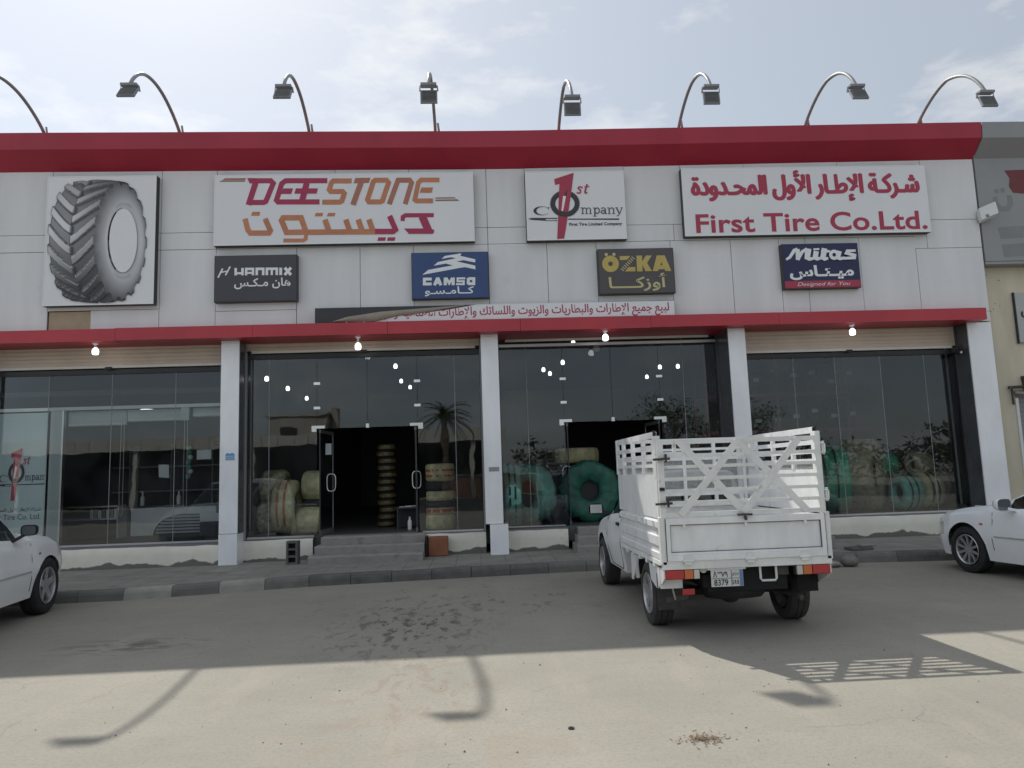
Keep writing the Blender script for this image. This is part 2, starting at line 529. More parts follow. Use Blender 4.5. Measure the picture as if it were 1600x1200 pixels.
ground_material()
pavement_material()
def grime(name, col, scale, lo, hi, amount):
    t = M[name].node_tree
    b = t.nodes['Principled BSDF']
    src = b.inputs['Base Color'].links[0].from_socket
    tc = t.nodes.new('ShaderNodeTexCoord')
    n = t.nodes.new('ShaderNodeTexNoise')
    n.inputs['Scale'].default_value = scale
    n.inputs['Detail'].default_value = 9
    n.inputs['Roughness'].default_value = 0.7
    t.links.new(tc.outputs['Object'], n.inputs['Vector'])
    r = t.nodes.new('ShaderNodeMapRange')
    r.inputs['From Min'].default_value = lo
    r.inputs['From Max'].default_value = hi
    r.inputs['To Min'].default_value = 0.0
    r.inputs['To Max'].default_value = amount
    t.links.new(n.outputs['Fac'], r.inputs['Value'])
    mx = t.nodes.new('ShaderNodeMixRGB')
    mx.inputs['Color2'].default_value = (*col, 1)
    t.links.new(r.outputs['Result'], mx.inputs['Fac'])
    t.links.new(src, mx.inputs['Color1'])
    t.links.new(mx.outputs['Color'], b.inputs['Base Color'])

grime('truck_white', (0.22, 0.17, 0.12), 5.0, 0.60, 0.74, 0.55)
grime('truck_frame', (0.20, 0.15, 0.10), 9.0, 0.58, 0.72, 0.6)
grime('plaster', (0.22, 0.20, 0.17), 2.2, 0.60, 0.75, 0.6)
grime('concrete', (0.07, 0.065, 0.06), 3.0, 0.54, 0.72, 0.6)
grime('car_white', (0.45, 0.42, 0.37), 3.0, 0.62, 0.85, 0.35)
grime('kerb_dark', (0.07, 0.065, 0.06), 3.0, 0.5, 0.7, 0.5)
grime('kerb_pale', (0.12, 0.11, 0.10), 3.0, 0.5, 0.7, 0.6)
grime('pavement', (0.10, 0.095, 0.085), 2.6, 0.55, 0.75, 0.6)
grime('red_band', (0.20, 0.07, 0.07), 2.0, 0.55, 0.8, 0.45)
grime('clad', (0.40, 0.385, 0.355), 2.4, 0.60, 0.85, 0.4)
plaster_dirt()
perforated_material()
print_material()

# ------------------------------------------------------------------ building helpers
COL = scene.collection

def wloc(o):
    v = Vector((0, 0, 0))
    while o is not None:
        v += Vector(o.location)
        o = o.parent
    return v

def tag(o, label=None, cat=None, group=None, kind=None):
    if label: o['label'] = label
    if cat: o['category'] = cat
    if group: o['group'] = group
    if kind: o['kind'] = kind
    return o

def thing(name, label, cat, loc=(0, 0, 0), group=None, rz=0.0):
    o = bpy.data.objects.new(name, None)
    o.empty_display_size = 0.1
    o.location = loc
    o.rotation_euler = (0, 0, rz)
    COL.objects.link(o)
    return tag(o, label, cat, group)

def holder(name, parent, loc=(0, 0, 0)):
    o = bpy.data.objects.new(name, None)
    o.empty_display_size = 0.05
    o.location = loc
    o.parent = parent
    COL.objects.link(o)
    return o

class MB:
    def __init__(s):
        s.v, s.f, s.m = [], [], []
        s.mats = []
    def mi(s, m):
        if m not in s.mats: s.mats.append(m)
        return s.mats.index(m)
    def add(s, vs, fs, m):
        b = len(s.v)
        s.v += [tuple(v) for v in vs]
        k = s.mi(m)
        for f in fs:
            s.f.append([b + i for i in f]); s.m.append(k)
        return s
    def box(s, x0, x1, y0, y1, z0, z1, m):
        vs = [(x0, y0, z0), (x1, y0, z0), (x1, y1, z0), (x0, y1, z0), (x0, y0, z1), (x1, y0, z1), (x1, y1, z1), (x0, y1, z1)]
        return s.add(vs, [(0, 3, 2, 1), (4, 5, 6, 7), (0, 1, 5, 4), (1, 2, 6, 5), (2, 3, 7, 6), (3, 0, 4, 7)], m)
    def bar(s, a, b, w, h, m, up=(0, 0, 1)):
        a, b = Vector(a), Vector(b)
        d = (b - a).normalized()
        sd = d.cross(Vector(up))
        if sd.length < 1e-4: sd = d.cross(Vector((0, 1, 0)))
        sd.normalize(); u = sd.cross(d)
        vs = []
        for p in (a, b):
            for i, j in ((-1, -1), (1, -1), (1, 1), (-1, 1)):
                vs.append(p + sd * (i * w / 2) + u * (j * h / 2))
        return s.add(vs, [(0, 1, 2, 3), (7, 6, 5, 4), (0, 4, 5, 1), (1, 5, 6, 2), (2, 6, 7, 3), (3, 7, 4, 0)], m)
    def poly(s, pts, m):
        return s.add(pts, [tuple(range(len(pts)))], m)
    def prism(s, pts, axis, a, b, m):
        # pts 2d; axis 'x','y','z' extrusion from a to b
        def P(p, t):
            return {'x': (t, p[0], p[1]), 'y': (p[0], t, p[1]), 'z': (p[0], p[1], t)}[axis]
        n = len(pts)
        vs = [P(p, a) for p in pts] + [P(p, b) for p in pts]
        fs = [tuple(range(n))[::-1], tuple(range(n, 2 * n))] + [(i, (i + 1) % n, n + (i + 1) % n, n + i) for i in range(n)]
        return s.add(vs, fs, m)
    def tube(s, pts, r, m, n=10, closed=False, caps=True):
        pts = [Vector(p) for p in pts]
        k = len(pts)
        rs = r if isinstance(r, (list, tuple)) else [r] * k
        vs = []
        ref = None
        for i in range(k):
            if closed:
                d = pts[(i + 1) % k] - pts[i - 1]
            else:
                d = pts[min(i + 1, k - 1)] - pts[max(i - 1, 0)]
            d.normalize()
            if ref is None:
                ref = Vector((0, 0, 1)) if abs(d.z) < 0.9 else Vector((1, 0, 0))
            sd = d.cross(ref).normalized(); u = sd.cross(d).normalized(); ref = u
            for j in range(n):
                a = 2 * pi * j / n
                vs.append(pts[i] + (sd * cos(a) + u * sin(a)) * rs[i])
        fs = []
        for i in range(k if closed else k - 1):
            i2 = (i + 1) % k
            for j in range(n):
                fs.append((i * n + j, i * n + (j + 1) % n, i2 * n + (j + 1) % n, i2 * n + j))
        if caps and not closed:
            fs.append(tuple(range(n))[::-1]); fs.append(tuple((k - 1) * n + j for j in range(n)))
        return s.add(vs, fs, m)
    def lathe(s, prof, c, axis, m, n=32, mfun=None, jitter=0.0, seed=0):
        # prof: (t along axis, radius); c centre; axis vector
        rnd = random.Random(seed)
        ax = Vector(axis).normalized()
        sd = ax.cross(Vector((0, 0, 1)))
        if sd.length < 1e-3: sd = Vector((1, 0, 0))
        sd.normalize(); u = sd.cross(ax)
        vs = []
        for j in range(n):
            a = 2 * pi * j / n
            jj = 1 + jitter * (rnd.random() - 0.5)
            for t, r in prof:
                rr = r * jj * (1 + jitter * 0.6 * (rnd.random() - 0.5))
                vs.append(Vector(c) + ax * t + (sd * cos(a) + u * sin(a)) * rr)
        k = len(prof)
        fs = []
        for j in range(n):
            j2 = (j + 1) % n
            for i in range(k - 1):
                fs.append((j * k + i, j * k + i + 1, j2 * k + i + 1, j2 * k + i))
        return s.add(vs, fs, m)
    def build(s, name, parent=None, world=False, smooth=False, bevel=0.0, seg=2):
        me = bpy.data.meshes.new(name)
        vs = s.v
        if world and parent is not None:
            off = wloc(parent)
            vs = [(v[0] - off.x, v[1] - off.y, v[2] - off.z) for v in vs]
        me.from_pydata(vs, [], s.f)
        for m in s.mats:
            me.materials.append(M[m])
        me.polygons.foreach_set('material_index', s.m)
        if smooth:
            me.polygons.foreach_set('use_smooth', [True] * len(s.f))
        me.update()
        o = bpy.data.objects.new(name, me)
        COL.objects.link(o)
        if parent is not None: o.parent = parent
        bm = bmesh.new(); bm.from_mesh(me)
        bmesh.ops.recalc_face_normals(bm, faces=bm.faces)
        bm.to_mesh(me); bm.free()
        if smooth == 'auto':
            me.set_sharp_from_angle(angle=rad(35))
        if bevel > 0:
            md = o.modifiers.new('bevel', 'BEVEL')
            md.width = bevel; md.segments = seg; md.limit_method = 'ANGLE'; md.angle_limit = rad(40)
        return o

def copy_tree(o, parent=None):
    c = o.copy()
    COL.objects.link(c)
    if parent is not None: c.parent = parent
    for ch in [x for x in bpy.data.objects if x.parent == o]:
        copy_tree(ch, c)
    return c

# ------------------------------------------------------------------ writing
AR = {'ا': ('\uFE8D', '\uFE8E'), 'أ': ('\uFE83', '\uFE84'), 'إ': ('\uFE87', '\uFE88'), 'ب': ('\uFE8F', '\uFE90', '\uFE91', '\uFE92'),
      'ة': ('\uFE93', '\uFE94'), 'ت': ('\uFE95', '\uFE96', '\uFE97', '\uFE98'), 'ج': ('\uFE9D', '\uFE9E', '\uFE9F', '\uFEA0'),
      'ح': ('\uFEA1', '\uFEA2', '\uFEA3', '\uFEA4'), 'د': ('\uFEA9', '\uFEAA'), 'ر': ('\uFEAD', '\uFEAE'), 'ز': ('\uFEAF', '\uFEB0'),
      'س': ('\uFEB1', '\uFEB2', '\uFEB3', '\uFEB4'), 'ش': ('\uFEB5', '\uFEB6', '\uFEB7', '\uFEB8'), 'ص': ('\uFEB9', '\uFEBA', '\uFEBB', '\uFEBC'),
      'ط': ('\uFEC1', '\uFEC2', '\uFEC3', '\uFEC4'), 'ع': ('\uFEC9', '\uFECA', '\uFECB', '\uFECC'), 'ك': ('\uFED9', '\uFEDA', '\uFEDB', '\uFEDC'),
      'ل': ('\uFEDD', '\uFEDE', '\uFEDF', '\uFEE0'), 'م': ('\uFEE1', '\uFEE2', '\uFEE3', '\uFEE4'), 'ن': ('\uFEE5', '\uFEE6', '\uFEE7', '\uFEE8'),
      'ه': ('\uFEE9', '\uFEEA', '\uFEEB', '\uFEEC'), 'و': ('\uFEED', '\uFEEE'), 'ي': ('\uFEF1', '\uFEF2', '\uFEF3', '\uFEF4'),
      'ﻻ': ('\uFEFB', '\uFEFC'), 'ﻷ': ('\uFEF7', '\uFEF8'), 'ﻹ': ('\uFEF9', '\uFEFA'), 'ـ': ('ـ', 'ـ', 'ـ', 'ـ')}

def arabic(s):
    s = s.replace('لا', 'ﻻ').replace('لأ', 'ﻷ').replace('لإ', 'ﻹ')
    out = []
    for i, c in enumerate(s):
        f = AR.get(c)
        if not f:
            out.append(c); continue
        p = AR.get(s[i - 1]) if i > 0 else None
        n = AR.get(s[i + 1]) if i + 1 < len(s) else None
        jp = p is not None and len(p) == 4
        jn = n is not None and len(f) == 4
        out.append(f[(3 if jn else 1) if jp else (2 if jn else 0)])
    return ''.join(reversed(out))

def glyphs(text, offset=0.0, shear=0.0, space=1.0):
    cu = bpy.data.curves.new('txt', 'FONT')
    cu.body = text
    cu.offset = offset
    cu.shear = shear
    cu.space_character = space
    cu.resolution_u = 5
    ob = bpy.data.objects.new('txt', cu)
    COL.objects.link(ob)
    dg = bpy.context.evaluated_depsgraph_get()
    me = bpy.data.meshes.new_from_object(ob.evaluated_get(dg))
    vs = [(v.co.x, v.co.y) for v in me.vertices]
    fs = [tuple(p.vertices) for p in me.polygons]
    par = list(range(len(vs)))
    def find(a):
        while par[a] != a:
            par[a] = par[par[a]]; a = par[a]
        return a
    for f in fs:
        for i in f[1:]:
            par[find(i)] = find(f[0])
    roots = {}
    isl = [roots.setdefault(find(i), len(roots)) for i in range(len(vs))]
    bpy.data.objects.remove(ob); bpy.data.curves.remove(cu); bpy.data.meshes.remove(me)
    return vs, fs, isl

class Board:
    """A flat board standing in the plane y = face; art is digitised in picture units of the board's own corners."""
    def __init__(s, quad, x0, x1, z0, z1, face):
        s.q = [np.array(p, float) for p in quad]      # TL TR BR BL
        s.x0, s.x1, s.z0, s.z1, s.face = x0, x1, z0, z1, face
    def st(s, x, y):
        TL, TR, BR, BL = s.q
        a, b = 0.5, 0.5
        p = np.array((x, y), float)
        for _ in range(8):
            f = TL * (1 - a) * (1 - b) + TR * a * (1 - b) + BR * a * b + BL * (1 - a) * b - p
            da = (TR - TL) * (1 - b) + (BR - BL) * b
            db = (BL - TL) * (1 - a) + (BR - TR) * a
            d = np.linalg.solve(np.array([da, db]).T, -f)
            a += d[0]; b += d[1]
        return a, b
    def xz(s, x, y):
        a, b = s.st(x, y)
        return s.x0 + a * (s.x1 - s.x0), s.z1 - b * (s.z1 - s.z0)

class Art:
    def __init__(s, board, f=lambda p: p):
        s.b, s.f, s.mb, s.k = board, f, MB(), 0
    def _y(s, layer):
        s.k += 1
        return s.b.face - 0.003 - 0.0025 * layer - 0.00012 * (s.k % 20)
    def P(s, pts, y):
        r = []
        for p in pts:
            X, Z = s.b.xz(*s.f(p))
            r.append((X, y, Z))
        return r
    def poly(s, pts, m, layer=0):
        s.mb.poly(s.P(pts, s._y(layer)), m)
    def strip(s, outer, inner, m, layer=0, closed=True):
        y = s._y(layer)
        n = len(outer)
        vs = s.P(outer, y) + s.P(inner, y)
        s.mb.add(vs, [(i, (i + 1) % n, n + (i + 1) % n, n + i) for i in range(n if closed else n - 1)], m)
    def stroke(s, pts, w, m, layer=0, closed=False):
        p = [np.array(q, float) for q in pts]
        n = len(p)
        lo, ro = [], []
        for i in range(n):
            if closed:
                d1, d2 = p[i] - p[i - 1], p[(i + 1) % n] - p[i]
            else:
                d1 = p[i] - p[i - 1] if i > 0 else p[1] - p[0]
                d2 = p[i + 1] - p[i] if i < n - 1 else p[-1] - p[-2]
            d1 = d1 / np.linalg.norm(d1); d2 = d2 / np.linalg.norm(d2)
            n1 = np.array((-d1[1], d1[0])); n2 = np.array((-d2[1], d2[0]))
            mt = n1 + n2
            mt = mt / np.linalg.norm(mt)
            ww = w[i] if isinstance(w, (list, tuple)) else w
            l = ww / 2 / max(0.45, float(mt @ n1))
            lo.append(p[i] + mt * l); ro.append(p[i] - mt * l)
        s.strip(lo, ro, m, layer, closed)
    def text(s, text, tl, br, m, layer=0, offset=0.0, shear=0.0, space=1.0):
        vs, fs, isl = glyphs(text, offset, shear, space)
        xs = [v[0] for v in vs]; ys = [v[1] for v in vs]
        X0, Z1 = s.b.xz(*s.f(tl)); X1, Z0 = s.b.xz(*s.f(br))
        y = s._y(layer)
        sx = (X1 - X0) / (max(xs) - min(xs)); sz = (Z1 - Z0) / (max(ys) - min(ys))
        out = [(X0 + (v[0] - min(xs)) * sx, y - 0.00035 * (isl[i] % 5), Z0 + (v[1] - min(ys)) * sz) for i, v in enumerate(vs)]
        s.mb.add(out, fs, m)
    def build(s, name, parent):
        return s.mb.build(name, parent, world=True)

# ------------------------------------------------------------------ ground, pavement, kerb
KERB = [(-60, 10.6), (-14, 10.75), (-7.5, 10.8), (-5.05, 10.95), (-2.66, 11.56), (-0.53, 11.80), (1.53, 12.02), (4.2, 11.95), (7.4, 11.55), (12, 11.35), (25, 11.3), (60, 11.3)]
def kerb_y(x):
    xs = [k[0] for k in KERB]; ys = [k[1] for k in KERB]
    return float(np.interp(x, xs, ys))

g = MB()
N = 40
def gx_(i): return -400 + 800 * i / N
vs = []
for j in range(N + 1):
    for i in range(N + 1):
        vs.append((gx_(i), -400 + 800 * j / N, 0.0))
g.add(vs, [(j * (N + 1) + i, j * (N + 1) + i + 1, (j + 1) * (N + 1) + i + 1, (j + 1) * (N + 1) + i) for j in range(N) for i in range(N)], 'lot')
ground = g.build('ground')
tag(ground, kind='structure')

rd = MB()
rd.poly([(-300, -23.0, 0.005), (300, -23.0, 0.005), (300, -5.0, 0.005), (-300, -5.0, 0.005)], 'road_asphalt')
tag(rd.build('road'), kind='structure')

p = MB()
xs = list(np.arange(-60, 60.1, 0.5))
n = len(xs)
vs = [(x, kerb_y(x) + 0.16, 0.150) for x in xs] + [(x, 16.0, 0.150) for x in xs]
p.add(vs, [(i, i + 1, n + i + 1, n + i) for i in range(n - 1)], 'pavement')
tag(p.build('pavement'), kind='structure')

k = MB()
x = -20.0
idx = 0
rk = random.Random(3)
while x < 24:
    ln = 0.62
    a, b = x + 0.004, x + ln - 0.004
    dz = rk.uniform(-0.006, 0.006)
    if -6.2 < x < -2.9: m = 'kerb_pale' if idx % 2 == 0 else 'kerb_dark'
    elif 1.2 < x < 2.3: m = 'kerb_red' if idx % 2 == 0 else 'kerb_dark'
    else: m = 'kerb_dark' if rk.random() < 0.6 else 'concrete_dark'
    ya, yb = kerb_y(a), kerb_y(b)
    pr_ = [(0, -0.02), (0.012, 0.095), (0.028, 0.132 + dz), (0.055, 0.154 + dz), (0.17, 0.157 + dz), (0.17, -0.02)]
    vs = [(a, ya + q[0], q[1]) for q in pr_] + [(b, yb + q[0], q[1]) for q in pr_]
    nn = len(pr_)
    fs = [(i, i + 1, nn + i + 1, nn + i) for i in range(nn - 1)] + [tuple(range(nn))[::-1], tuple(range(nn, 2 * nn))]
    k.add(vs, fs, m)
    x += ln; idx += 1
tag(k.build('kerb'), kind='structure')

# loose grit on the lot
rp = random.Random(11)
gr = MB()
for i in range(420):
    px = rp.uniform(-6, 8); py = rp.uniform(2.6, 11.0) if rp.random() < 0.6 else rp.uniform(2.6, 6.5)
    if py > kerb_y(px) - 0.1: continue
    s_ = rp.choice([0.004, 0.005, 0.006, 0.006, 0.009])
    q = [(rp.uniform(0.6, 1.2) * s_, rp.uniform(0.6, 1.2) * s_, rp.uniform(0.4, 0.9) * s_) for _ in range(2)]
    gr.add([(px - q[0][0], py, 0.001), (px, py - q[0][1], 0.001), (px + q[1][0], py, 0.001), (px, py + q[1][1], 0.001), (px, py, 0.001 + q[0][2] * 1.5)],
           [(0, 1, 4), (1, 2, 4), (2, 3, 4), (3, 0, 4)], rp.choice(['rock', 'concrete_dark', 'rock', 'straw']))
tag(gr.build('grit'), kind='stuff')

# ------------------------------------------------------------------ the shop building
YF = 13.60            # face of cladding and columns
shop = thing('shop_building', 'long white clad tyre shop with red cornice, glass fronts and roller shutters', 'shop building', (0, YF, 0))
XL, XR = -14.3, 10.10

# shell: roof, back, sides, floor of the interior
b = MB()
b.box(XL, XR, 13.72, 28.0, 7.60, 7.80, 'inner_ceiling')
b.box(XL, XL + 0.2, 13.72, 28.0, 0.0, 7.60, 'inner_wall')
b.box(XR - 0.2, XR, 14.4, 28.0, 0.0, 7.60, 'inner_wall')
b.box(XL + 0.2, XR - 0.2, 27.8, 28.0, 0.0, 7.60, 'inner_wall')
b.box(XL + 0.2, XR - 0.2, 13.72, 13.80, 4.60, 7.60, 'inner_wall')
b.build('wall', shop, True)
b = MB()
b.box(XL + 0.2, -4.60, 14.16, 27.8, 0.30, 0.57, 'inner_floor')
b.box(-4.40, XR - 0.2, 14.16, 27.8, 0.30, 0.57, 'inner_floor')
b.build('floor', shop, True)
b = MB()
b.box(-4.40, XR - 0.2, 14.46, 27.8, 4.75, 4.85, 'inner_ceiling')
b.box(XL + 0.2, -4.60, 14.16, 19.0, 3.35, 3.45, 'inner_ceiling')
b.build('ceiling', shop, True)
b = MB()
b.box(-4.60, -4.40, 14.2, 27.8, 0.30, 4.75, 'inner_wall')
b.build('partition_wall', shop, True)
b = MB()
b.box(XL + 0.2, -4.62, 19.0, 19.1, 0.57, 3.35, 'office_wall')
b.build('office_back_wall', shop, True)

# cladding panels with open joints
clad = MB()
gap = 0.005
rc = random.Random(5)
def panel(x0, x1, z0, z1, m='clad'):
    t = rc.uniform(-0.003, 0.003)
    clad.box(x0 + gap, x1 - gap, YF + t, YF + 0.03, z0 + gap, z1 - gap, m)
rowA = [-14.3, -11.9, -9.5, -7.88, -5.86, -4.83, -3.33, -2.14, -1.13, 0.30, 1.43, 2.39, 3.84, 5.03, 5.99, 6.52, 7.6, 8.74, 10.1]
rowB = [-14.3, -11.9, -9.5, -7.88, -5.86, -4.83, -3.61, -2.6, -1.2, 0.30, 1.05, 3.00, 3.93, 5.4, 6.52, 7.3, 8.73, 8.99, 10.1]
rowC = [-14.3, -11.9, -9.5, -7.88, -5.86, -4.83, -2.6, -1.2, 0.30, 1.05, 3.00, 4.12, 5.4, 7.3, 9.00, 10.1]
for a, c in zip(rowA, rowA[1:]):
    zt = 5.75 if a >= 8.7 else 6.00
    if a == -7.88:
        panel(a, c, 4.87, zt)
        panel(-7.10, c, 4.46, 4.87)
    elif c <= -5.8 or a >= 8.7:
        panel(a, c, 4.46, zt)
    elif a in (-4.83, -3.33, -1.13):
        panel(a, c, 4.46, 4.80) if a != -3.33 else None
        panel(a, c, 4.80 if a != -3.33 else 4.46, zt)
    else:
        panel(a, c, 4.46, zt)
for a, c in zip(rowB, rowB[1:]):
    panel(a, c, 5.75 if a >= 8.7 else 6.00, 6.33)
for a, c in zip(rowC, rowC[1:]):
    panel(a, c, 6.33, 7.62)
clad.box(9.80, 10.10, YF, YF + 0.03, 4.26, 4.455, 'clad')
clad.build('wall_cladding', shop, True)
b = MB()
b.box(XL, XR - 0.01, YF + 0.031, 13.70, 4.86, 7.62, 'seam')
b.box(XL, -7.89, YF + 0.031, 13.70, 4.26, 4.86, 'seam')
b.box(-7.09, XR - 0.01, YF + 0.031, 13.70, 4.26, 4.86, 'seam')
b.build('cladding_backing', shop, True)
b = MB()
b.box(-7.87, -7.11, YF + 0.035, 13.69, 4.462, 4.865, 'beige')
bp = b.build('bare_board', shop, True)
bp['label'] = 'bare beige board where a cladding panel is missing'

# cornice with a plumb top strip and a sloping underside
def sag(x):
    return float(np.interp(x, [-14.3, -8.5, -4, 0.5, 5, 10.1], [0.02, 0.02, -0.01, -0.045, -0.01, 0.03]))
def cornice(x0, x1, m, n=24):
    mb = MB()
    prof = [(13.60, 7.545), (13.27, 7.845), (13.235, 8.155), (13.55, 8.155), (13.60, 8.0)]
    vs = []
    for i in range(n + 1):
        x = x0 + (x1 - x0) * i / n
        s_ = sag(min(x, 10.1))
        for q in prof:
            vs.append((x, q[0], q[1] + s_))
    kk = len(prof)
    fs = []
    for i in range(n):
        for j in range(kk):
            fs.append((i * kk + j, i * kk + (j + 1) % kk, (i + 1) * kk + (j + 1) % kk, (i + 1) * kk + j))
    fs.append(tuple(range(kk))); fs.append(tuple(n * kk + j for j in range(kk)))
    mb.add(vs, fs, m)
    return mb
cornice(XL, XR, 'red').build('cornice', shop, True)
# red canopy band below the cladding
b = MB()
segs = [XL, -11.4, -8.9, -6.5, -4.05, -1.6, 0.85, 3.3, 5.75, 8.2, 9.82]
for a, c in zip(segs, segs[1:]):
    dy = rc.uniform(-0.006, 0.006); dz = rc.uniform(-0.004, 0.004)
    b.box(a + 0.003, c - 0.003, 13.30 + dy, YF - 0.004, 4.235 + dz, 4.462 + dz, 'red_band')
b.build('canopy_band', shop, True)
b = MB()
b.box(XL, 9.60, YF, 14.40, 4.238, 4.258, 'red')
b.build('canopy_soffit', shop, True)

# columns
COLS = [(-9.47, -9.13), (-4.71, -4.38), (0.105, 0.43), (4.86, 5.19), (9.62, 10.10)]
for i, (a, c) in enumerate(COLS):
    b = MB()
    zj = 0.70
    b.box(a, c, YF + 0.004, 14.38, zj + 0.004, 4.236, 'stone')
    if i == 2:
        b.box(a + 0.075, c + 0.085, YF - 0.025, 14.1, 0.150, zj - 0.004, 'stone')
    else:
        b.box(a, c, YF - 0.004, 14.1, 0.150, zj - 0.004, 'stone')
    b.box(a + 0.01, c - 0.01, YF + 0.02, 14.0, zj - 0.01, zj + 0.01, 'seam')
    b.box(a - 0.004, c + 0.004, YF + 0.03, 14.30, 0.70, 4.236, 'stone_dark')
    co = b.build('column', shop, True)
    if i == 1:
        st = MB()
        st.box(-4.61, -4.44, YF - 0.002, YF + 0.003, 2.02, 2.14, 'paper')
        for q in range(3):
            st.box(-4.605, -4.445, YF - 0.004, YF - 0.001, 2.03 + q * 0.036, 2.055 + q * 0.036, 'sticker_blue')
        st.prism([(-4.60, 2.125), (-4.45, 2.125), (-4.47, 2.155), (-4.54, 2.14), (-4.58, 2.16)], 'y', YF - 0.004, YF - 0.001, 'sticker_blue')
        s_ = st.build('sticker', None, False)
        s_.parent = co
        for v in s_.data.vertices: v.co.y -= YF
    if i == 2:
        st = MB()
        st.box(0.19, 0.38, YF - 0.002, YF + 0.003, 1.66, 1.74, 'grey_clad')
        s_ = st.build('patch', None, False)
        s_.parent = co
        for v in s_.data.vertices: v.co.y -= YF

# bays: sill wall, glazing, shutter
BAYS = [(-14.1, -9.47, 13.66, 14.05, 0.54, None), (-9.13, -4.71, 13.66, 14.05, 0.54, 3.84), (-4.38, 0.105, 13.95, 14.05, 0.56, 4.045),
        (0.43, 4.86, 13.98, 14.35, 0.56, None), (5.19, 9.62, 13.97, 14.05, 0.58, 3.80)]
DOORS = {2: (-3.05, -1.14), 3: (1.72, 3.66)}

def sill(a, c, y, z):
    b = MB()
    nx = max(2, int((c - a) / 0.25))
    r = random.Random(int(a * 100))
    vs, fs = [], []
    for i in range(nx + 1):
        x = a + (c - a) * i / nx
        for zz in (0.148, 0.25, 0.36, z - 0.05, z - 0.03):
            vs.append((x, y + r.uniform(-0.006, 0.006) + (0.02 if zz > z - 0.04 else 0), zz + (r.uniform(-0.01, 0.01) if zz > 0.2 else 0)))
        vs.append((x, y + 0.3, z - 0.03))
    for i in range(nx):
        for j in range(5):
            fs.append((i * 6 + j, (i + 1) * 6 + j, (i + 1) * 6 + j + 1, i * 6 + j + 1))
    b.add(vs, fs, 'plaster')
    return b.build('sill_wall', shop, True, smooth=True)

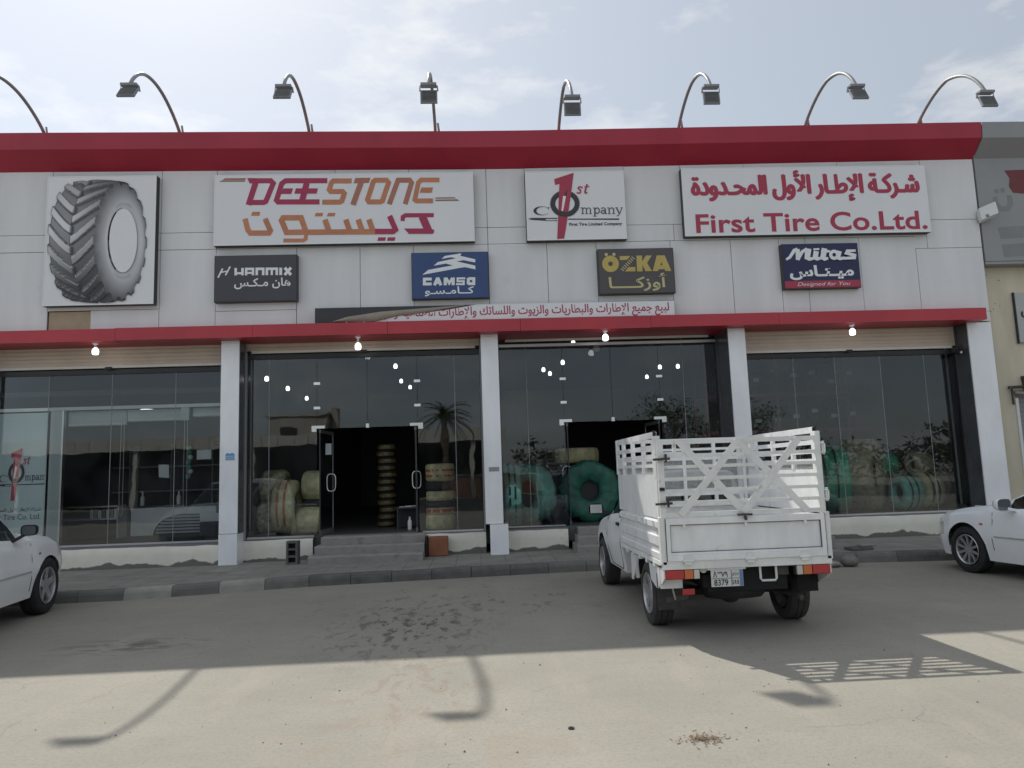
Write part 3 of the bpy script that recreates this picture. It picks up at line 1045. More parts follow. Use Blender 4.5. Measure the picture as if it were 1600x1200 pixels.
for bi, (a, c, ys, yg, z0, zs) in enumerate(BAYS):
    if bi == 0:
        b = MB()
        z = 0.15
        while z < 4.2:
            b.box(a, c, 14.0 + 0.0, 14.03, z + 0.004, min(z + 0.086, 4.22), 'shutter'); z += 0.09
        b.box(a, c, 14.03, 14.06, 0.15, 4.23, 'shutter')
        b.build('roller_shutter', shop, True)
        continue
    parts = [(a, c)]
    if bi in DOORS:
        d0, d1 = DOORS[bi]
        parts = [(a, d0 - 0.06), (d1 + 0.06, c)]
    for (u, v) in parts:
        sill(u, v, ys, z0)
        b = MB()
        b.box(u, v, ys + 0.05, yg + 0.08, z0 - 0.03, z0, 'skirt_grey')
        b.box(u, v, yg - 0.02, yg + 0.02, z0, z0 + 0.03, 'alu')
        b.build('window_sill', shop, True)
    # glazing
    ztop = 4.22 if bi != 1 else 4.2
    win = MB()
    joints = []
    if bi == 1:
        xs = [a, -8.04, -6.88, -5.70, c]
        joints = xs[1:-1]
        for u, v in zip(xs, xs[1:]):
            win.poly([(u + 0.003, yg, z0 + 0.03), (v - 0.003, yg, z0 + 0.03), (v - 0.003, yg, ztop), (u + 0.003, yg, ztop)], 'glass')
    elif bi in DOORS:
        d0, d1 = DOORS[bi]
        dt = 2.58
        xs = {2: [a, -3.95, d0], 3: [a, 1.0, d0]}[bi]
        xs2 = {2: [d1, -0.42, c], 3: [d1, 4.15, c]}[bi]
        for seq in (xs, xs2):
            for u, v in zip(seq, seq[1:]):
                win.poly([(u + 0.003, yg, z0 + 0.03), (v - 0.003, yg, z0 + 0.03), (v - 0.003, yg, ztop), (u + 0.003, yg, ztop)], 'glass')
        mid = (d0 + d1) / 2
        for u, v in ((d0, mid), (mid, d1)):
            win.poly([(u + 0.003, yg, dt), (v - 0.003, yg, dt), (v - 0.003, yg, ztop), (u + 0.003, yg, ztop)], 'glass')
        joints = [xs[1], xs2[1]]
    else:
        xs = [a, 6.28, 7.12, 8.05, 8.95, c]
        joints = xs[1:-1]
        for u, v in zip(xs, xs[1:]):
            win.poly([(u + 0.003, yg, z0 + 0.03), (v - 0.003, yg, z0 + 0.03), (v - 0.003, yg, ztop), (u + 0.003, yg, ztop)], 'glass')
    wo = win.build('window', shop, True)
    fr = MB()
    for q in joints:
        fr.box(q - 0.005, q + 0.005, yg - 0.004, yg + 0.004, z0 + 0.03, ztop, 'silicone')
    fr.box(a, a + 0.04, yg - 0.03, yg + 0.03, z0, ztop, 'dark_frame')
    fr.box(c - 0.04, c, yg - 0.03, yg + 0.03, z0, ztop, 'dark_frame')
    fr.box(a + 0.04, c - 0.04, yg - 0.03, yg + 0.03, ztop, ztop + 0.06, 'dark_frame')
    if zs:
        fr.box(a + 0.04, c - 0.04, yg - 0.034, yg - 0.006, zs - 0.11, zs - 0.02, 'dark_frame')
    f_ = fr.build('frame', None)
    f_.parent = wo
    for vv in f_.data.vertices: vv.co.y -= YF
    # small bright fittings that hold the panes
    if bi in DOORS:
        d0, d1 = DOORS[bi]
        fits = []
        for q in (d0, d1):
            for zz in (2.95, 3.42):
                fits.append([(q - 0.06, q + 0.06, yg - 0.014, yg - 0.002, zz, zz + 0.05)])
            sgn = 1 if q == d0 else -1
            fits.append([(q - 0.10 if sgn > 0 else q - 0.15, q + 0.15 if sgn > 0 else q + 0.10, yg - 0.018, yg - 0.004, dt, dt + 0.055),
                         (q - 0.10 if sgn > 0 else q + 0.01, q - 0.01 if sgn > 0 else q + 0.10, yg - 0.017, yg - 0.004, dt - 0.06, dt)])
        fits.append([((d0 + d1) / 2 - 0.03, (d0 + d1) / 2 + 0.03, yg - 0.016, yg - 0.003, dt - 0.01, dt + 0.07)])
        for grp in fits:
            ft = MB()
            for q in grp: ft.box(*q, 'steel')
            f_ = ft.build('patch_fitting', None)
            f_.parent = wo
            for vv in f_.data.vertices: vv.co.y -= YF
        # door leaves folded open into the shop
        for side, hx in ((1, d0 + 0.05), (-1, d1 - 0.05)):
            dl = MB()
            ang = rad(86)
            ex, ey = hx + side * cos(ang) * 0.93, yg + sin(ang) * 0.93
            dl.poly([(hx, yg + 0.01, z0 + 0.02), (ex, ey, z0 + 0.02), (ex, ey, dt - 0.02), (hx, yg + 0.01, dt - 0.02)], 'glass')
            dl.bar((hx, yg + 0.01, z0 + 0.01), (hx, yg + 0.01, dt - 0.01), 0.022, 0.012, 'charcoal')
            dl.bar((ex, ey, z0 + 0.02), (ex, ey, dt - 0.02), 0.014, 0.012, 'silicone')
            dl.bar((hx, yg + 0.01, z0 + 0.06), (ex, ey, z0 + 0.06), 0.03, 0.09, 'alu')
            dl.bar((hx, yg + 0.01, dt - 0.05), (ex, ey, dt - 0.05), 0.03, 0.06, 'alu')
            do = dl.build('door', shop, True)
            if bi == 2 and side == 1:
                st = MB(); st.bar((hx + 0.055, yg + 0.60, 2.10), (hx + 0.055, yg + 0.60, 2.32), 0.09, 0.003, 'paper')
                st_ = st.build('sticker', None); st_.parent = do
                for vv in st_.data.vertices: vv.co.y -= YF
            hd = MB()
            hx2, hy2 = hx + side * cos(ang) * 0.80, yg + sin(ang) * 0.80
            pts = []
            for tt in np.linspace(0, 2 * pi, 28, endpoint=False):
                cx = 0.085 * np.sign(cos(tt)) * abs(cos(tt)) ** 0.6
                cz = 0.17 * np.sign(sin(tt)) * abs(sin(tt)) ** 0.5
                pts.append((hx2 + cx, hy2, 1.55 + cz))
            hd.tube(pts, 0.014, 'steel', 8, closed=True)
            h_ = hd.build('handle', None, smooth=True)
            h_.parent = do
            for vv in h_.data.vertices: vv.co.y -= YF
    # roller shutter hanging part-way down
    if zs:
        b = MB()
        z = zs + 0.05
        ysx = yg - 0.06
        vs, fs = [], []
        prof = []
        while z < 4.235:
            for fq, dy in ((0.0, 0.0), (0.12, -0.008), (0.5, -0.012), (0.88, -0.008), (0.98, 0.0)):
                prof.append((ysx + dy, min(z + fq * 0.077, 4.236)))
            z += 0.077
        for i, x in enumerate((a + 0.02, c - 0.02)):
            vs += [(x, q[0], q[1]) for q in prof]
        kk = len(prof)
        b.add(vs, [(i, i + 1, kk + i + 1, kk + i) for i in range(kk - 1)], 'shutter')
        b.box(a + 0.10, c - 0.10, ysx - 0.03, ysx + 0.012, zs, zs + 0.05, 'shutter_bar')
        so = b.build('roller_shutter', shop, True)
        mid = (a + c) / 2
        for bx_ in ((mid - 0.06, mid + 0.06, ysx - 0.045, ysx - 0.02, zs - 0.03, zs + 0.02), (a + 0.03, a + 0.12, ysx - 0.035, ysx + 0.01, zs + 0.01, zs + 0.035), (c - 0.12, c - 0.03, ysx - 0.035, ysx + 0.01, zs + 0.01, zs + 0.035)):
            lk = MB(); lk.box(*bx_, 'black')
            l_ = lk.build('lock', None)
            l_.parent = so
            for vv in l_.data.vertices: vv.co.y -= YF
    elif bi == 3:
        b = MB()
        b.box(a + 0.16, c - 0.20, 14.17, 14.20, 4.185, 4.232, 'shutter_bar')
        b.box(a + 0.02, c - 0.02, 14.28, 14.33, 4.10, 4.155, 'alu')
        b.build('roller_shutter', shop, True)
    # guide rails
    for q in (a, c - 0.03):
        b = MB()
        b.box(q, q + 0.03, yg - 0.10, yg - 0.035, z0, 4.236, 'stone_dark' if bi != 2 else 'grey_clad')
        b.build('guide_rail', shop, True)

# transom rail and blinds behind the office glass
b = MB()
b.box(-9.13, -4.71, 14.07, 14.13, 3.07, 3.13, 'white_metal')
b.build('transom', shop, True)
b = MB()
b.box(-8.02, -7.80, 14.10, 14.16, 0.57, 3.07, 'blind')
b.box(-7.80, -7.77, 14.08, 14.17, 0.57, 3.07, 'alu')
b.build('mullion', shop, True)
b = MB(); b.box(-5.62, -5.47, 14.10, 14.15, 2.82, 3.07, 'blind'); b.build('blind_bracket', shop, True)
for (u, v, zb) in ((-7.76, -6.68, 2.80), (-6.66, -5.50, 2.86), (-5.44, -4.72, 2.92)):
    b = MB()
    b.box(u, v, 14.22, 14.26, zb, 3.06, 'blind')
    b.lathe([(0, 0.02), (0, 0.03), (v - u, 0.03), (v - u, 0.02)], (u, 14.24, zb), (1, 0, 0), 'white_metal', 10)
    bo = b.build('roller_blind', shop, True)
    cd = MB()
    xx = v - 0.08
    cd.tube([(xx, 14.20, 3.0), (xx - 0.01, 14.20, 1.6), (xx, 14.20, 1.1), (xx + 0.03, 14.20, 1.06), (xx + 0.06, 14.20, 1.1), (xx + 0.05, 14.20, 3.0)], 0.005, 'white_plastic', 6)
    c_ = cd.build('cord', None)
    c_.parent = bo
    for vv in c_.data.vertices: vv.co.y -= YF

# steps up to both doors
def steps(x0, x1, yfront, label):
    t = thing('entrance_steps', label, 'steps', ((x0 + x1) / 2, yfront, 0.15), 'concrete steps to the shop doors')
    r = random.Random(int(x0 * 10))
    for i, (z0_, z1_) in enumerate(((0.148, 0.285), (0.285, 0.425), (0.425, 0.565))):
        b = MB()
        y0 = yfront + 0.30 * i
        nx = 18
        inset = 0.05 * i
        vs, fs = [], []
        for q in range(nx + 1):
            xx = x0 + inset + (x1 - x0 - inset) * q / nx
            e1, e2 = r.uniform(-0.012, 0.012), r.uniform(-0.006, 0.006)
            vs += [(xx, y0 + e1, z0_), (xx, y0 + e1 * 0.7, z1_ - 0.025 + e2), (xx, y0 + 0.025 + e1, z1_ + e2), (xx, 14.16, z1_)]
        for q in range(nx):
            for j in range(3):
                fs.append((q * 4 + j, (q + 1) * 4 + j, (q + 1) * 4 + j + 1, q * 4 + j + 1))
        for q in (0, nx):
            fs.append((q * 4, q * 4 + 1, q * 4 + 2, q * 4 + 3, len(vs) + (0 if q == 0 else 1)))
        vs += [(x0 + inset, 14.16, z0_), (x1, 14.16, z0_)]
        b.add(vs, fs, 'concrete')
        b.build('step', t, True)
    return t
steps(-3.02, -1.02, 13.15, 'three worn concrete steps below the open left-hand doorway')
steps(1.74, 3.70, 13.30, 'three worn concrete steps beside the pickup, under the right-hand doorway')

# ------------------------------------------------------------------ neighbour on the right
nb = thing('grey_building', 'grey clad neighbouring shop with faded sign marks at the right edge', 'building', (10.12, YF, 0))
X2 = 26.0
b = MB()
b.box(10.13, X2, YF - 0.01, YF + 0.06, 5.46, 7.62, 'grey_clad')
b.build('fascia', nb, True)
cornice(10.12, X2, 'grey_clad', 12).build('cornice', nb, True)
b = MB()
b.box(10.13, X2, YF + 0.001, 13.95, 5.40, 5.455, 'grey_clad')
b.build('fascia_soffit', nb, True)
b = MB()
b.box(10.11, 10.60, 13.86, 14.3, 0.15, 5.398, 'beige_wall')
b.box(11.05, X2, 13.86, 14.3, 4.5, 5.398, 'beige_wall')
b.box(10.60, 11.05, 13.86, 14.3, 2.9, 5.398, 'beige_wall')
b.box(10.2, X2, 14.4, 28.0, 0.0, 7.6, 'beige_wall')
rr = random.Random(4)
for q in range(9):
    xx, zz = rr.uniform(10.22, 10.6), rr.uniform(4.4, 5.3)
    b.box(xx, xx + 0.012, 13.857, 13.862, zz, zz + 0.02, 'seam')
b.build('wall', nb, True)
b = MB()
z = 0.15
while z < 2.9:
    b.box(10.66, 14.6, 14.02, 14.04, z + 0.004, z + 0.086, 'grey_shutter'); z += 0.09
b.box(10.62, 14.6, 14.045, 14.1, 0.15, 2.9, 'grey_shutter')
b.build('roller_shutter', nb, True)
b = MB()
b.box(10.60, 10.66, 13.84, 14.03, 0.15, 2.75, 'white_metal')
b.build('guide_rail', nb, True)
b = MB()
b.bar((10.46, 13.80, 2.96), (11.3, 13.80, 2.98), 0.05, 0.05, 'dirty_metal')
b.bar((10.52, 13.80, 2.94), (10.52, 13.80, 2.62), 0.03, 0.03, 'dirty_metal')
b.bar((10.58, 13.84, 2.86), (11.2, 13.84, 2.80), 0.10, 0.05, 'concrete')
b.lathe([(-0.1, 0.0), (-0.1, 0.14), (0.1, 0.14), (0.1, 0.0)], (10.88, 13.82, 3.05), (1, 0, 0.1), 'dirty_metal', 16)
b.build('shutter_motor', nb, True)
# ghost of removed letters and torn red strip
gh = MB()
bd = Board([(1500, 500), (1600, 500), (1600, 1000), (1500, 1000)], 0, 1, 0, 1, 0)
def N2(px, py):      # picture of the fascia -> plane
    X = 10.10 + (px - 1541) * 0.0121 + (py - 330) * -0.0005
    Z = 6.35 - (py - 330) * 0.0119
    return (X, YF - 0.013, Z)
def npoly(pts, m, d=0.0):
    gh.poly([(q[0], q[1] - d, q[2]) for q in (N2(*p) for p in pts)], m)
npoly([(1566, 295), (1574, 292), (1575, 303), (1580, 311), (1589, 311), (1592, 302), (1591, 292), (1599, 291), (1601, 306), (1594, 319), (1576, 320), (1568, 310)], 'grey_ghost')
npoly([(1570, 281), (1577, 280), (1578, 287), (1571, 288)], 'grey_ghost')
npoly([(1581, 279), (1588, 279), (1588, 286), (1581, 287)], 'grey_ghost')
npoly([(1572, 347), (1660, 343), (1660, 363), (1575, 367)], 'grey_ghost')
npoly([(1576, 377), (1660, 373), (1660, 395), (1579, 398)], 'grey_ghost')
gh.build('faded_letters', nb, True)
gh = MB()
npoly([(1590, 248), (1720, 244), (1720, 300), (1602, 287), (1596, 276), (1598, 262)], 'rack_red', 0.002)
gh.build('torn_red_strip', nb, True)
# sign board at the frame's edge
sb = thing('wall_sign', 'grey board with black lettering on the beige wall at the right edge', 'sign', (11.3, 13.84, 4.2))
b = MB()
b.box(10.80, 12.2, 13.80, 13.85, 3.85, 4.85, 'board_grey')
b.box(10.78, 10.80, 13.795, 13.85, 3.83, 4.87, 'charcoal')
b.build('panel', sb, True, bevel=0.004)
b2 = Board([(0, 0), (100, 0), (100, 100), (0, 100)], 10.80, 12.2, 3.85, 4.85, 13.80)
a2 = Art(b2)
a2.text(arabic('محل'), (6, 18), (60, 52), 'ink', 0, 0.01)
a2.build('lettering', sb)
# white fitting on the corner
cf = thing('wall_lamp', 'white box lamp on a bracket at the corner where red meets grey', 'lamp', (10.10, 13.55, 6.35))
b = MB()
b.bar((10.08, 13.58, 6.26), (10.14, 13.38, 6.33), 0.05, 0.05, 'lamp_grey')
b.build('bracket', cf, True)
b = MB()
for_pts = [(10.03, 13.42, 6.25), (10.33, 13.34, 6.36), (10.33, 13.40, 6.62), (10.03, 13.48, 6.51)]
b.add([Vector(q) for q in for_pts] + [Vector(q) + Vector((0.02, 0.12, -0.04)) for q in for_pts], [(0, 1, 2, 3), (7, 6, 5, 4), (0, 4, 5, 1), (1, 5, 6, 2), (2, 6, 7, 3), (3, 7, 4, 0)], 'white_metal')
b.build('lamp_box', cf, True, bevel=0.01)

sc_ = thing('security_camera', 'small dark security camera with a white lens at the right end shutter corner', 'camera', (9.56, 13.9, 3.72))
b = MB(); b.box(9.50, 9.61, 13.92, 13.99, 3.70, 3.80, 'dirty_metal'); b.build('mount', sc_, True)
b = MB(); b.lathe([(-0.12, 0.0), (-0.12, 0.035), (0.05, 0.04), (0.05, 0.0)], (9.55, 13.86, 3.70), (0.1, 1, 0.2), 'charcoal', 14); b.build('camera_body', sc_, True)
b = MB(); b.lathe([(-0.125, 0.0), (-0.122, 0.022)], (9.55, 13.86, 3.70), (0.1, 1, 0.2), 'white_plastic', 14); b.build('lens', sc_, True)

# ------------------------------------------------------------------ sign boards
def board_thing(name, label, cat, x0, x1, z0, z1, face_mat, depth=0.15, trim=None, group=None):
    t = thing(name, label, cat, ((x0 + x1) / 2, YF, z0), group)
    face = YF - depth
    b = MB()
    b.box(x0, x1, face + 0.004, YF - 0.006, z0, z1, 'sign_side')
    b.build('case', t, True)
    b = MB()
    # face sheet, very slightly wavy like stretched vinyl
    nx, nz = 14, 4
    r = random.Random(int(x0 * 100))
    vs = []
    for j in range(nz + 1):
        for i in range(nx + 1):
            e = 0 if i in (0, nx) or j in (0, nz) else r.uniform(-0.0012, 0.0012)
            vs.append((x0 + 0.012 + (x1 - x0 - 0.024) * i / nx, face + e, z0 + 0.012 + (z1 - z0 - 0.024) * j / nz))
    b.add(vs, [(j * (nx + 1) + i, j * (nx + 1) + i + 1, (j + 1) * (nx + 1) + i + 1, (j + 1) * (nx + 1) + i) for j in range(nz) for i in range(nx)], face_mat)
    b.build('face', t, True, smooth=True)
    if trim:
        b = MB()
        e = 0.014
        b.box(x0, x1, face - 0.004, face + 0.003, z1 - e, z1, trim); b.box(x0, x1, face - 0.004, face + 0.003, z0, z0 + e, trim)
        b.box(x0, x0 + e, face - 0.004, face + 0.003, z0 + e, z1 - e, trim); b.box(x1 - e, x1, face - 0.004, face + 0.003, z0 + e, z1 - e, trim)
        b.build('frame', t, True)
    return t, face

def ell(cx, cy, rx, ry, n=40, a0=0, a1=360):
    full = abs(a1 - a0 - 360) < 1e-6
    return [(cx + rx * cos(rad(a0 + (a1 - a0) * i / (n if full else n - 1))), cy - ry * sin(rad(a0 + (a1 - a0) * i / (n if full else n - 1)))) for i in range(n)]

# ---- wide orange and red lettered board
t, face = board_thing('sign_board', 'wide white board with slanted red and orange two-line lettering', 'sign', -4.83, 0.05, 6.015, 7.395, 'sign_white', 0.15, 'letter_white')
bd = Board([(333.6, 273.6), (738, 268.5), (742.5, 377.4), (335.4, 384)], -4.83, 0.05, 6.015, 7.395, face)
A = lambda p: (330 + p[0] / 7.62, 262 + p[1] / 7.62)
a = Art(bd, A)
D = 'ink_dee'
a.stroke([(505, 157), (690, 157), (722, 188), (640, 405), (615, 417), (445, 417)], 62, D)
a.stroke([(520, 160), (437, 447)], 68, D, 1)
a.poly([(415, 126), (515, 126), (515, 189), (443, 189)], D, 2)
a.stroke([(1362, 157), (868, 157), (822, 192), (765, 390), (785, 411), (1276, 411)], 62, D)
a.poly([(842, 250), (958, 250), (938, 316), (815, 316)], D, 1)
a.stroke([(1118, 185), (1065, 412)], 72, D, 1)
a.poly([(992, 250), (1252, 250), (1238, 312), (976, 312)], D, 2)
a.stroke([(1652, 160), (1432, 160), (1410, 185), (1388, 265), (1405, 287), (1545, 287), (1568, 312), (1540, 400), (1515, 414), (1308, 414)], 60, 'ink_orange')
O = 1600
def B_(pts): return [(x + O, y) for x, y in pts]
a.poly(B_([(95, 125), (277, 122), (257, 186), (75, 190)]), 'ink_brown')
a.stroke(B_([(165, 180), (74, 447)]), 66, 'ink_brown', 1)
a.stroke(B_([(335, 152), (468, 152), (494, 182), (424, 400), (400, 412), (265, 412), (246, 385), (312, 170)]), 60, 'ink_orange', 0, True)
a.stroke(B_([(507, 440), (607, 152), (745, 152), (770, 185), (698, 440)]), 60, 'ink_brown')
a.stroke(B_([(1106, 150), (885, 150), (852, 182), (812, 385), (832, 400), (1032, 400)]), 56, 'ink_orange')
a.poly(B_([(890, 241), (1030, 241), (1012, 303), (870, 303)]), 'ink_orange', 1)
a.poly([(150, 126), (400, 126), (390, 150), (122, 150)], 'ink_brown')
a.poly([(108, 155), (392, 155), (386, 168), (88, 168)], 'ink_taupe')
a.poly(B_([(1060, 360), (1290, 357), (1312, 372), (1060, 375)]), 'ink_brown')
a.poly(B_([(1060, 387), (1325, 383), (1352, 401), (1060, 402)]), 'ink_taupe')
og = 'ink_orange'
a.stroke([(402, 610), (438, 740), (470, 780), (688, 780), (704, 752), (637, 610)], 62, og)
a.poly([(485, 528), (578, 528), (570, 575), (472, 575)], og)
a.stroke([(850, 600), (1062, 600), (1125, 770), (895, 773), (832, 632)], 66, og, 0, True)
a.stroke([(1128, 760), (1124, 850), (1092, 868), (860, 868)], 44, og, 1)
a.stroke([(1120, 771), (1945, 767)], 64, og, 1)
for tx in (1345, 1592, 1740, 1868):
    a.stroke([(tx, 622), (tx + 47, 748)], 64, og, 2)
for dx in (0, 146):
    a.poly([(1235 + dx, 542), (1322 + dx, 542), (1314 + dx, 583), (1222 + dx, 583)], og)
a.stroke(B_([(345, 765), (560, 765), (588, 742), (514, 580)]), 64, D, 2)
for dx in (0, 114):
    a.poly(B_([(385 + dx, 833), (476 + dx, 833), (466 + dx, 875), (374 + dx, 875)]), D)
a.stroke(B_([(1044, 572), (705, 572), (672, 592), (672, 640)]), 50, D)
a.stroke(B_([(905, 585), (985, 760)]), 92, D, 1)
a.poly(B_([(688, 730), (965, 730), (1052, 745), (1048, 782), (1030, 793), (750, 793)]), D, 2)
a.build('lettering', t)

# ---- company logo (board and window film share the drawing)
def logo(art, top=True):
    a = art
    a.stroke(ell(627, 540, 166, 149, 44), 64, 'ink_grey', 1, True)
    for i in range(44):
        q = ell(627, 540, 200, 180, 88)[2 * i:2 * i + 1][0]
        a.poly([(q[0] - 8, q[1] - 8), (q[0] + 8, q[1] - 8), (q[0] + 8, q[1] + 8), (q[0] - 8, q[1] + 8)], 'ink_grey', 1)
    a.poly([(478, 197), (752, 108), (738, 220), (720, 350), (640, 870), (612, 1022), (517, 1032), (540, 520), (552, 262), (492, 280)], 'ink_red', 2)
    a.poly([(600, 435), (642, 435), (600, 642), (577, 642)], 'letter_white', 3)
    a.poly([(655, 348), (662, 360), (648, 435), (612, 435)], 'ink_grey', 3)
    a.stroke(ell(627, 540, 166, 149, 12, 235, 312), 64, 'ink_grey', 4)
    # C as a crescent with serifs
    o_, i_ = ell(305, 640, 115, 62, 26, 38, 322), ell(322, 640, 90, 55, 26, 34, 326)
    a.strip(o_, i_, 'ink_grey', 1, closed=False)
    a.poly([(396, 585), (408, 585), (402, 625), (392, 612)], 'ink_grey', 2)
    # needle
    a.poly([(115, 750), (170, 738), (520, 738), (520, 752), (375, 752), (352, 762), (375, 771), (520, 771), (520, 781), (370, 779), (160, 765)], 'ink_grey', 0)
    a.poly([(668, 748), (1365, 744), (1380, 748), (1375, 764), (668, 762)], 'ink_grey', 0)
    # ompany, drawn stroke by stroke with serifs
    k = 'ink_grey'
    for x in (872, 925, 980): a.stroke([(x, 612), (x, 677)], 14, k, 1)
    a.stroke([(848, 600), (872, 598)], 10, k, 2)
    a.stroke([(872, 598), (872, 620)], 14, k, 2)
    for x0, x1 in ((872, 925), (925, 980)):
        a.stroke([(x0, 615), (x0 + 18, 602), (x0 + 36, 600), (x1, 614)], 10, k, 3)
    for x in (872, 925, 980): a.stroke([(x - 20, 680), (x + 20, 680)], 8, k, 2)
    a.stroke([(1040, 600), (1040, 712)], 16, k, 1)
    a.stroke([(1018, 600), (1040, 598)], 10, k, 2); a.stroke([(1018, 715), (1064, 715)], 8, k, 2)
    a.stroke(ell(1072, 638, 32, 38, 20), 13, k, 3, True)
    a.stroke([(1130, 612), (1146, 599), (1172, 599), (1186, 615)], 12, k, 1)
    a.stroke([(1186, 612), (1186, 672), (1206, 680)], 15, k, 2)
    a.stroke(ell(1156, 656, 28, 20, 18), 12, k, 3, True)
    for x in (1240, 1302): a.stroke([(x, 606), (x, 677)], 15, k, 1)
    a.stroke([(1216, 600), (1240, 598)], 10, k, 2)
    a.stroke([(1240, 616), (1262, 602), (1284, 600), (1302, 616)], 11, k, 3)
    for x in (1240, 1302): a.stroke([(x - 20, 680), (x + 20, 680)], 8, k, 2)
    a.stroke([(1342, 598), (1384, 682)], 16, k, 1)
    a.stroke([(1418, 598), (1384, 682), (1362, 708), (1344, 708)], 10, k, 2)
    a.stroke([(1326, 598), (1362, 598)], 8, k, 3); a.stroke([(1402, 598), (1432, 598)], 8, k, 3)
    # st
    r = 'ink_red'
    a.stroke([(868, 320), (850, 306), (822, 308), (812, 326), (846, 356), (846, 382), (826, 394), (796, 388)], 20, r, 1)
    a.stroke([(798, 372), (794, 398)], 8, r, 2); a.stroke([(872, 302), (866, 330)], 8, r, 2)
    a.stroke([(938, 268), (906, 376), (914, 392), (940, 386)], 24, r, 1)
    a.stroke([(898, 308), (972, 302)], 13, r, 2)

t, face = board_thing('sign_board', 'white company board with a red figure one through a black tyre ring', 'sign', 1.05, 2.97, 6.005, 7.38, 'sign_white', 0.15, 'letter_white')
bd = Board([(820, 268), (975, 266.4), (978.8, 373.2), (824, 376.5)], 1.05, 2.97, 6.005, 7.38, face)
C_ = lambda p: (812 + p[0] / 8.889, 258 + p[1] / 8.889)
a = Art(bd, C_)
logo(a)
a.build('emblem', t)
a = Art(bd, C_)
a.text('First Tire Limited Company', (684, 806), (1418, 848), 'ink_grey', 1, 0.03, 0, 1.05)
a.build('lettering', t)

# ---- company name board
t, face = board_thing('sign_board', 'wide white board with a red Arabic line above a red English line', 'sign', 4.10, 8.99, 6.03, 7.40, 'sign_white', 0.16, 'letter_white')
bd = Board([(1064.8, 266.3), (1444.3, 255.6), (1453.4, 359.8), (1069.4, 371.6)], 4.10, 8.99, 6.03, 7.40, face)
a = Art(bd, lambda p: (1040 + p[0] / 3.636, 230 + p[1] / 3.636))
a.text('First Tire Co.Ltd.', (165, 390), (1483, 457), 'ink_red', 0, 0.022, 0, 1.03)
a.build('lettering', t)
a = Art(bd, lambda p: (1040 + p[0] / 3.636, 230 + p[1] / 3.636))
for (dx, dy) in ((-7, 0), (0, -3), (7, 0), (-3, 4), (4, 4)):     # heavy weight: the line is laid down five times, a hair apart
    a.text(arabic('شـركـة الإطـار الأول المحـدودة'), (145 + dx, 152 + dy), (1440 + dx, 290 + dy), 'ink_red', 0, 0.006, 0, 0.97)
a.build('lettering', t)

# ---- dark slate board
t, face = board_thing('sign_board', 'dark slate grey board with white lettering and a slanted H mark', 'sign', -4.81, -3.29, 4.94, 5.825, 'slate', 0.14)
bd = Board([(335, 399.6), (463.5, 397.5), (464, 470.4), (335, 471.6)], -4.81, -3.29, 4.94, 5.825, face)
a = Art(bd, lambda p: (328 + p[0] / 11.11, 392 + p[1] / 11.11))
W = 'letter_white'
a.stroke([(222, 305), (145, 462)], 27, W); a.stroke([(352, 272), (272, 422)], 27, W, 1); a.stroke([(200, 372), (300, 352)], 22, W, 2)
a.build('emblem', t)
a = Art(bd, lambda p: (328 + p[0] / 11.11, 392 + p[1] / 11.11))
# block letters
def blk(x0, x1, strokes, w=40):
    for s_ in strokes:
        a.stroke([(x0 + (x1 - x0) * u, 296 + (425 - 296) * v) for u, v in s_[0]], s_[1] if len(s_) > 1 else w, W, s_[2] if len(s_) > 2 else 0)
blk(425, 588, [([(0.14, 0), (0.14, 1)], 44), ([(0.86, 0), (0.86, 1)], 44), ([(0.1, 0.72), (0.9, 0.72)], 36, 1)])
blk(605, 770, [([(0.14, 1), (0.14, 0.14), (0.86, 0.14), (0.86, 1)], 42), ([(0.1, 0.68), (0.9, 0.68)], 34, 1)])
blk(790, 945, [([(0.14, 1), (0.14, 0.14), (0.86, 0.14), (0.86, 1)], 44)])
blk(965, 1180, [([(0.1, 1), (0.1, 0.14), (0.9, 0.14), (0.9, 1)], 44), ([(0.5, 0.1), (0.5, 1)], 40, 1)])
blk(1200, 1252, [([(0.5, 0), (0.5, 1)], 50)])
blk(1275, 1425, [([(0.14, 0), (0.86, 1)], 52), ([(0.86, 0), (0.14, 1)], 52, 1)])
a.build('lettering', t)
a = Art(bd, lambda p: (328 + p[0] / 11.11, 392 + p[1] / 11.11))
a.text(arabic('هان مـكـس'), (425, 478), (1400, 655), W, 0, 0.02)
a.build('lettering', t)

# ---- blue board
t, face = board_thing('sign_board', 'blue board with a white zigzag emblem and two-line lettering', 'sign', -1.16, 0.295, 4.915, 5.81, 'blue', 0.14)
bd = Board([(642.6, 394.8), (762, 393), (765, 465), (644.4, 467)], -1.16, 0.295, 4.915, 5.81, face)
fm = lambda p: (638 + p[0] / 11.94, 388 + p[1] / 11.94)
a = Art(bd, fm)
a.poly([(620, 195), (680, 140), (985, 92), (965, 140), (1245, 205), (1243, 265), (1030, 222), (900, 243), (1245, 325), (1250, 395), (1060, 352), (960, 365), (265, 492), (375, 400), (830, 318), (700, 283), (475, 322), (550, 255), (885, 185), (800, 165)], W)
a.build('emblem', t)
a = Art(bd, fm)
def blk2(x0, x1, strokes):
    for s_ in strokes:
        a.stroke([(x0 + (x1 - x0) * u, 543 + (688 - 543) * v) for u, v in s_[0]], s_[1], W, s_[2] if len(s_) > 2 else 0)
blk2(270, 440, [([(1, 0.2), (0.2, 0.2), (0.2, 0.82), (1, 0.82)], 54), ([(0.82, 0.1), (0.82, 0.36)], 56, 1), ([(0.82, 0.66), (0.82, 0.9)], 56, 1)])
blk2(462, 640, [([(0.5, 0.02), (0.16, 1)], 56), ([(0.5, 0.02), (0.84, 1)], 56, 1), ([(0.3, 0.72), (0.7, 0.72)], 34, 2)])
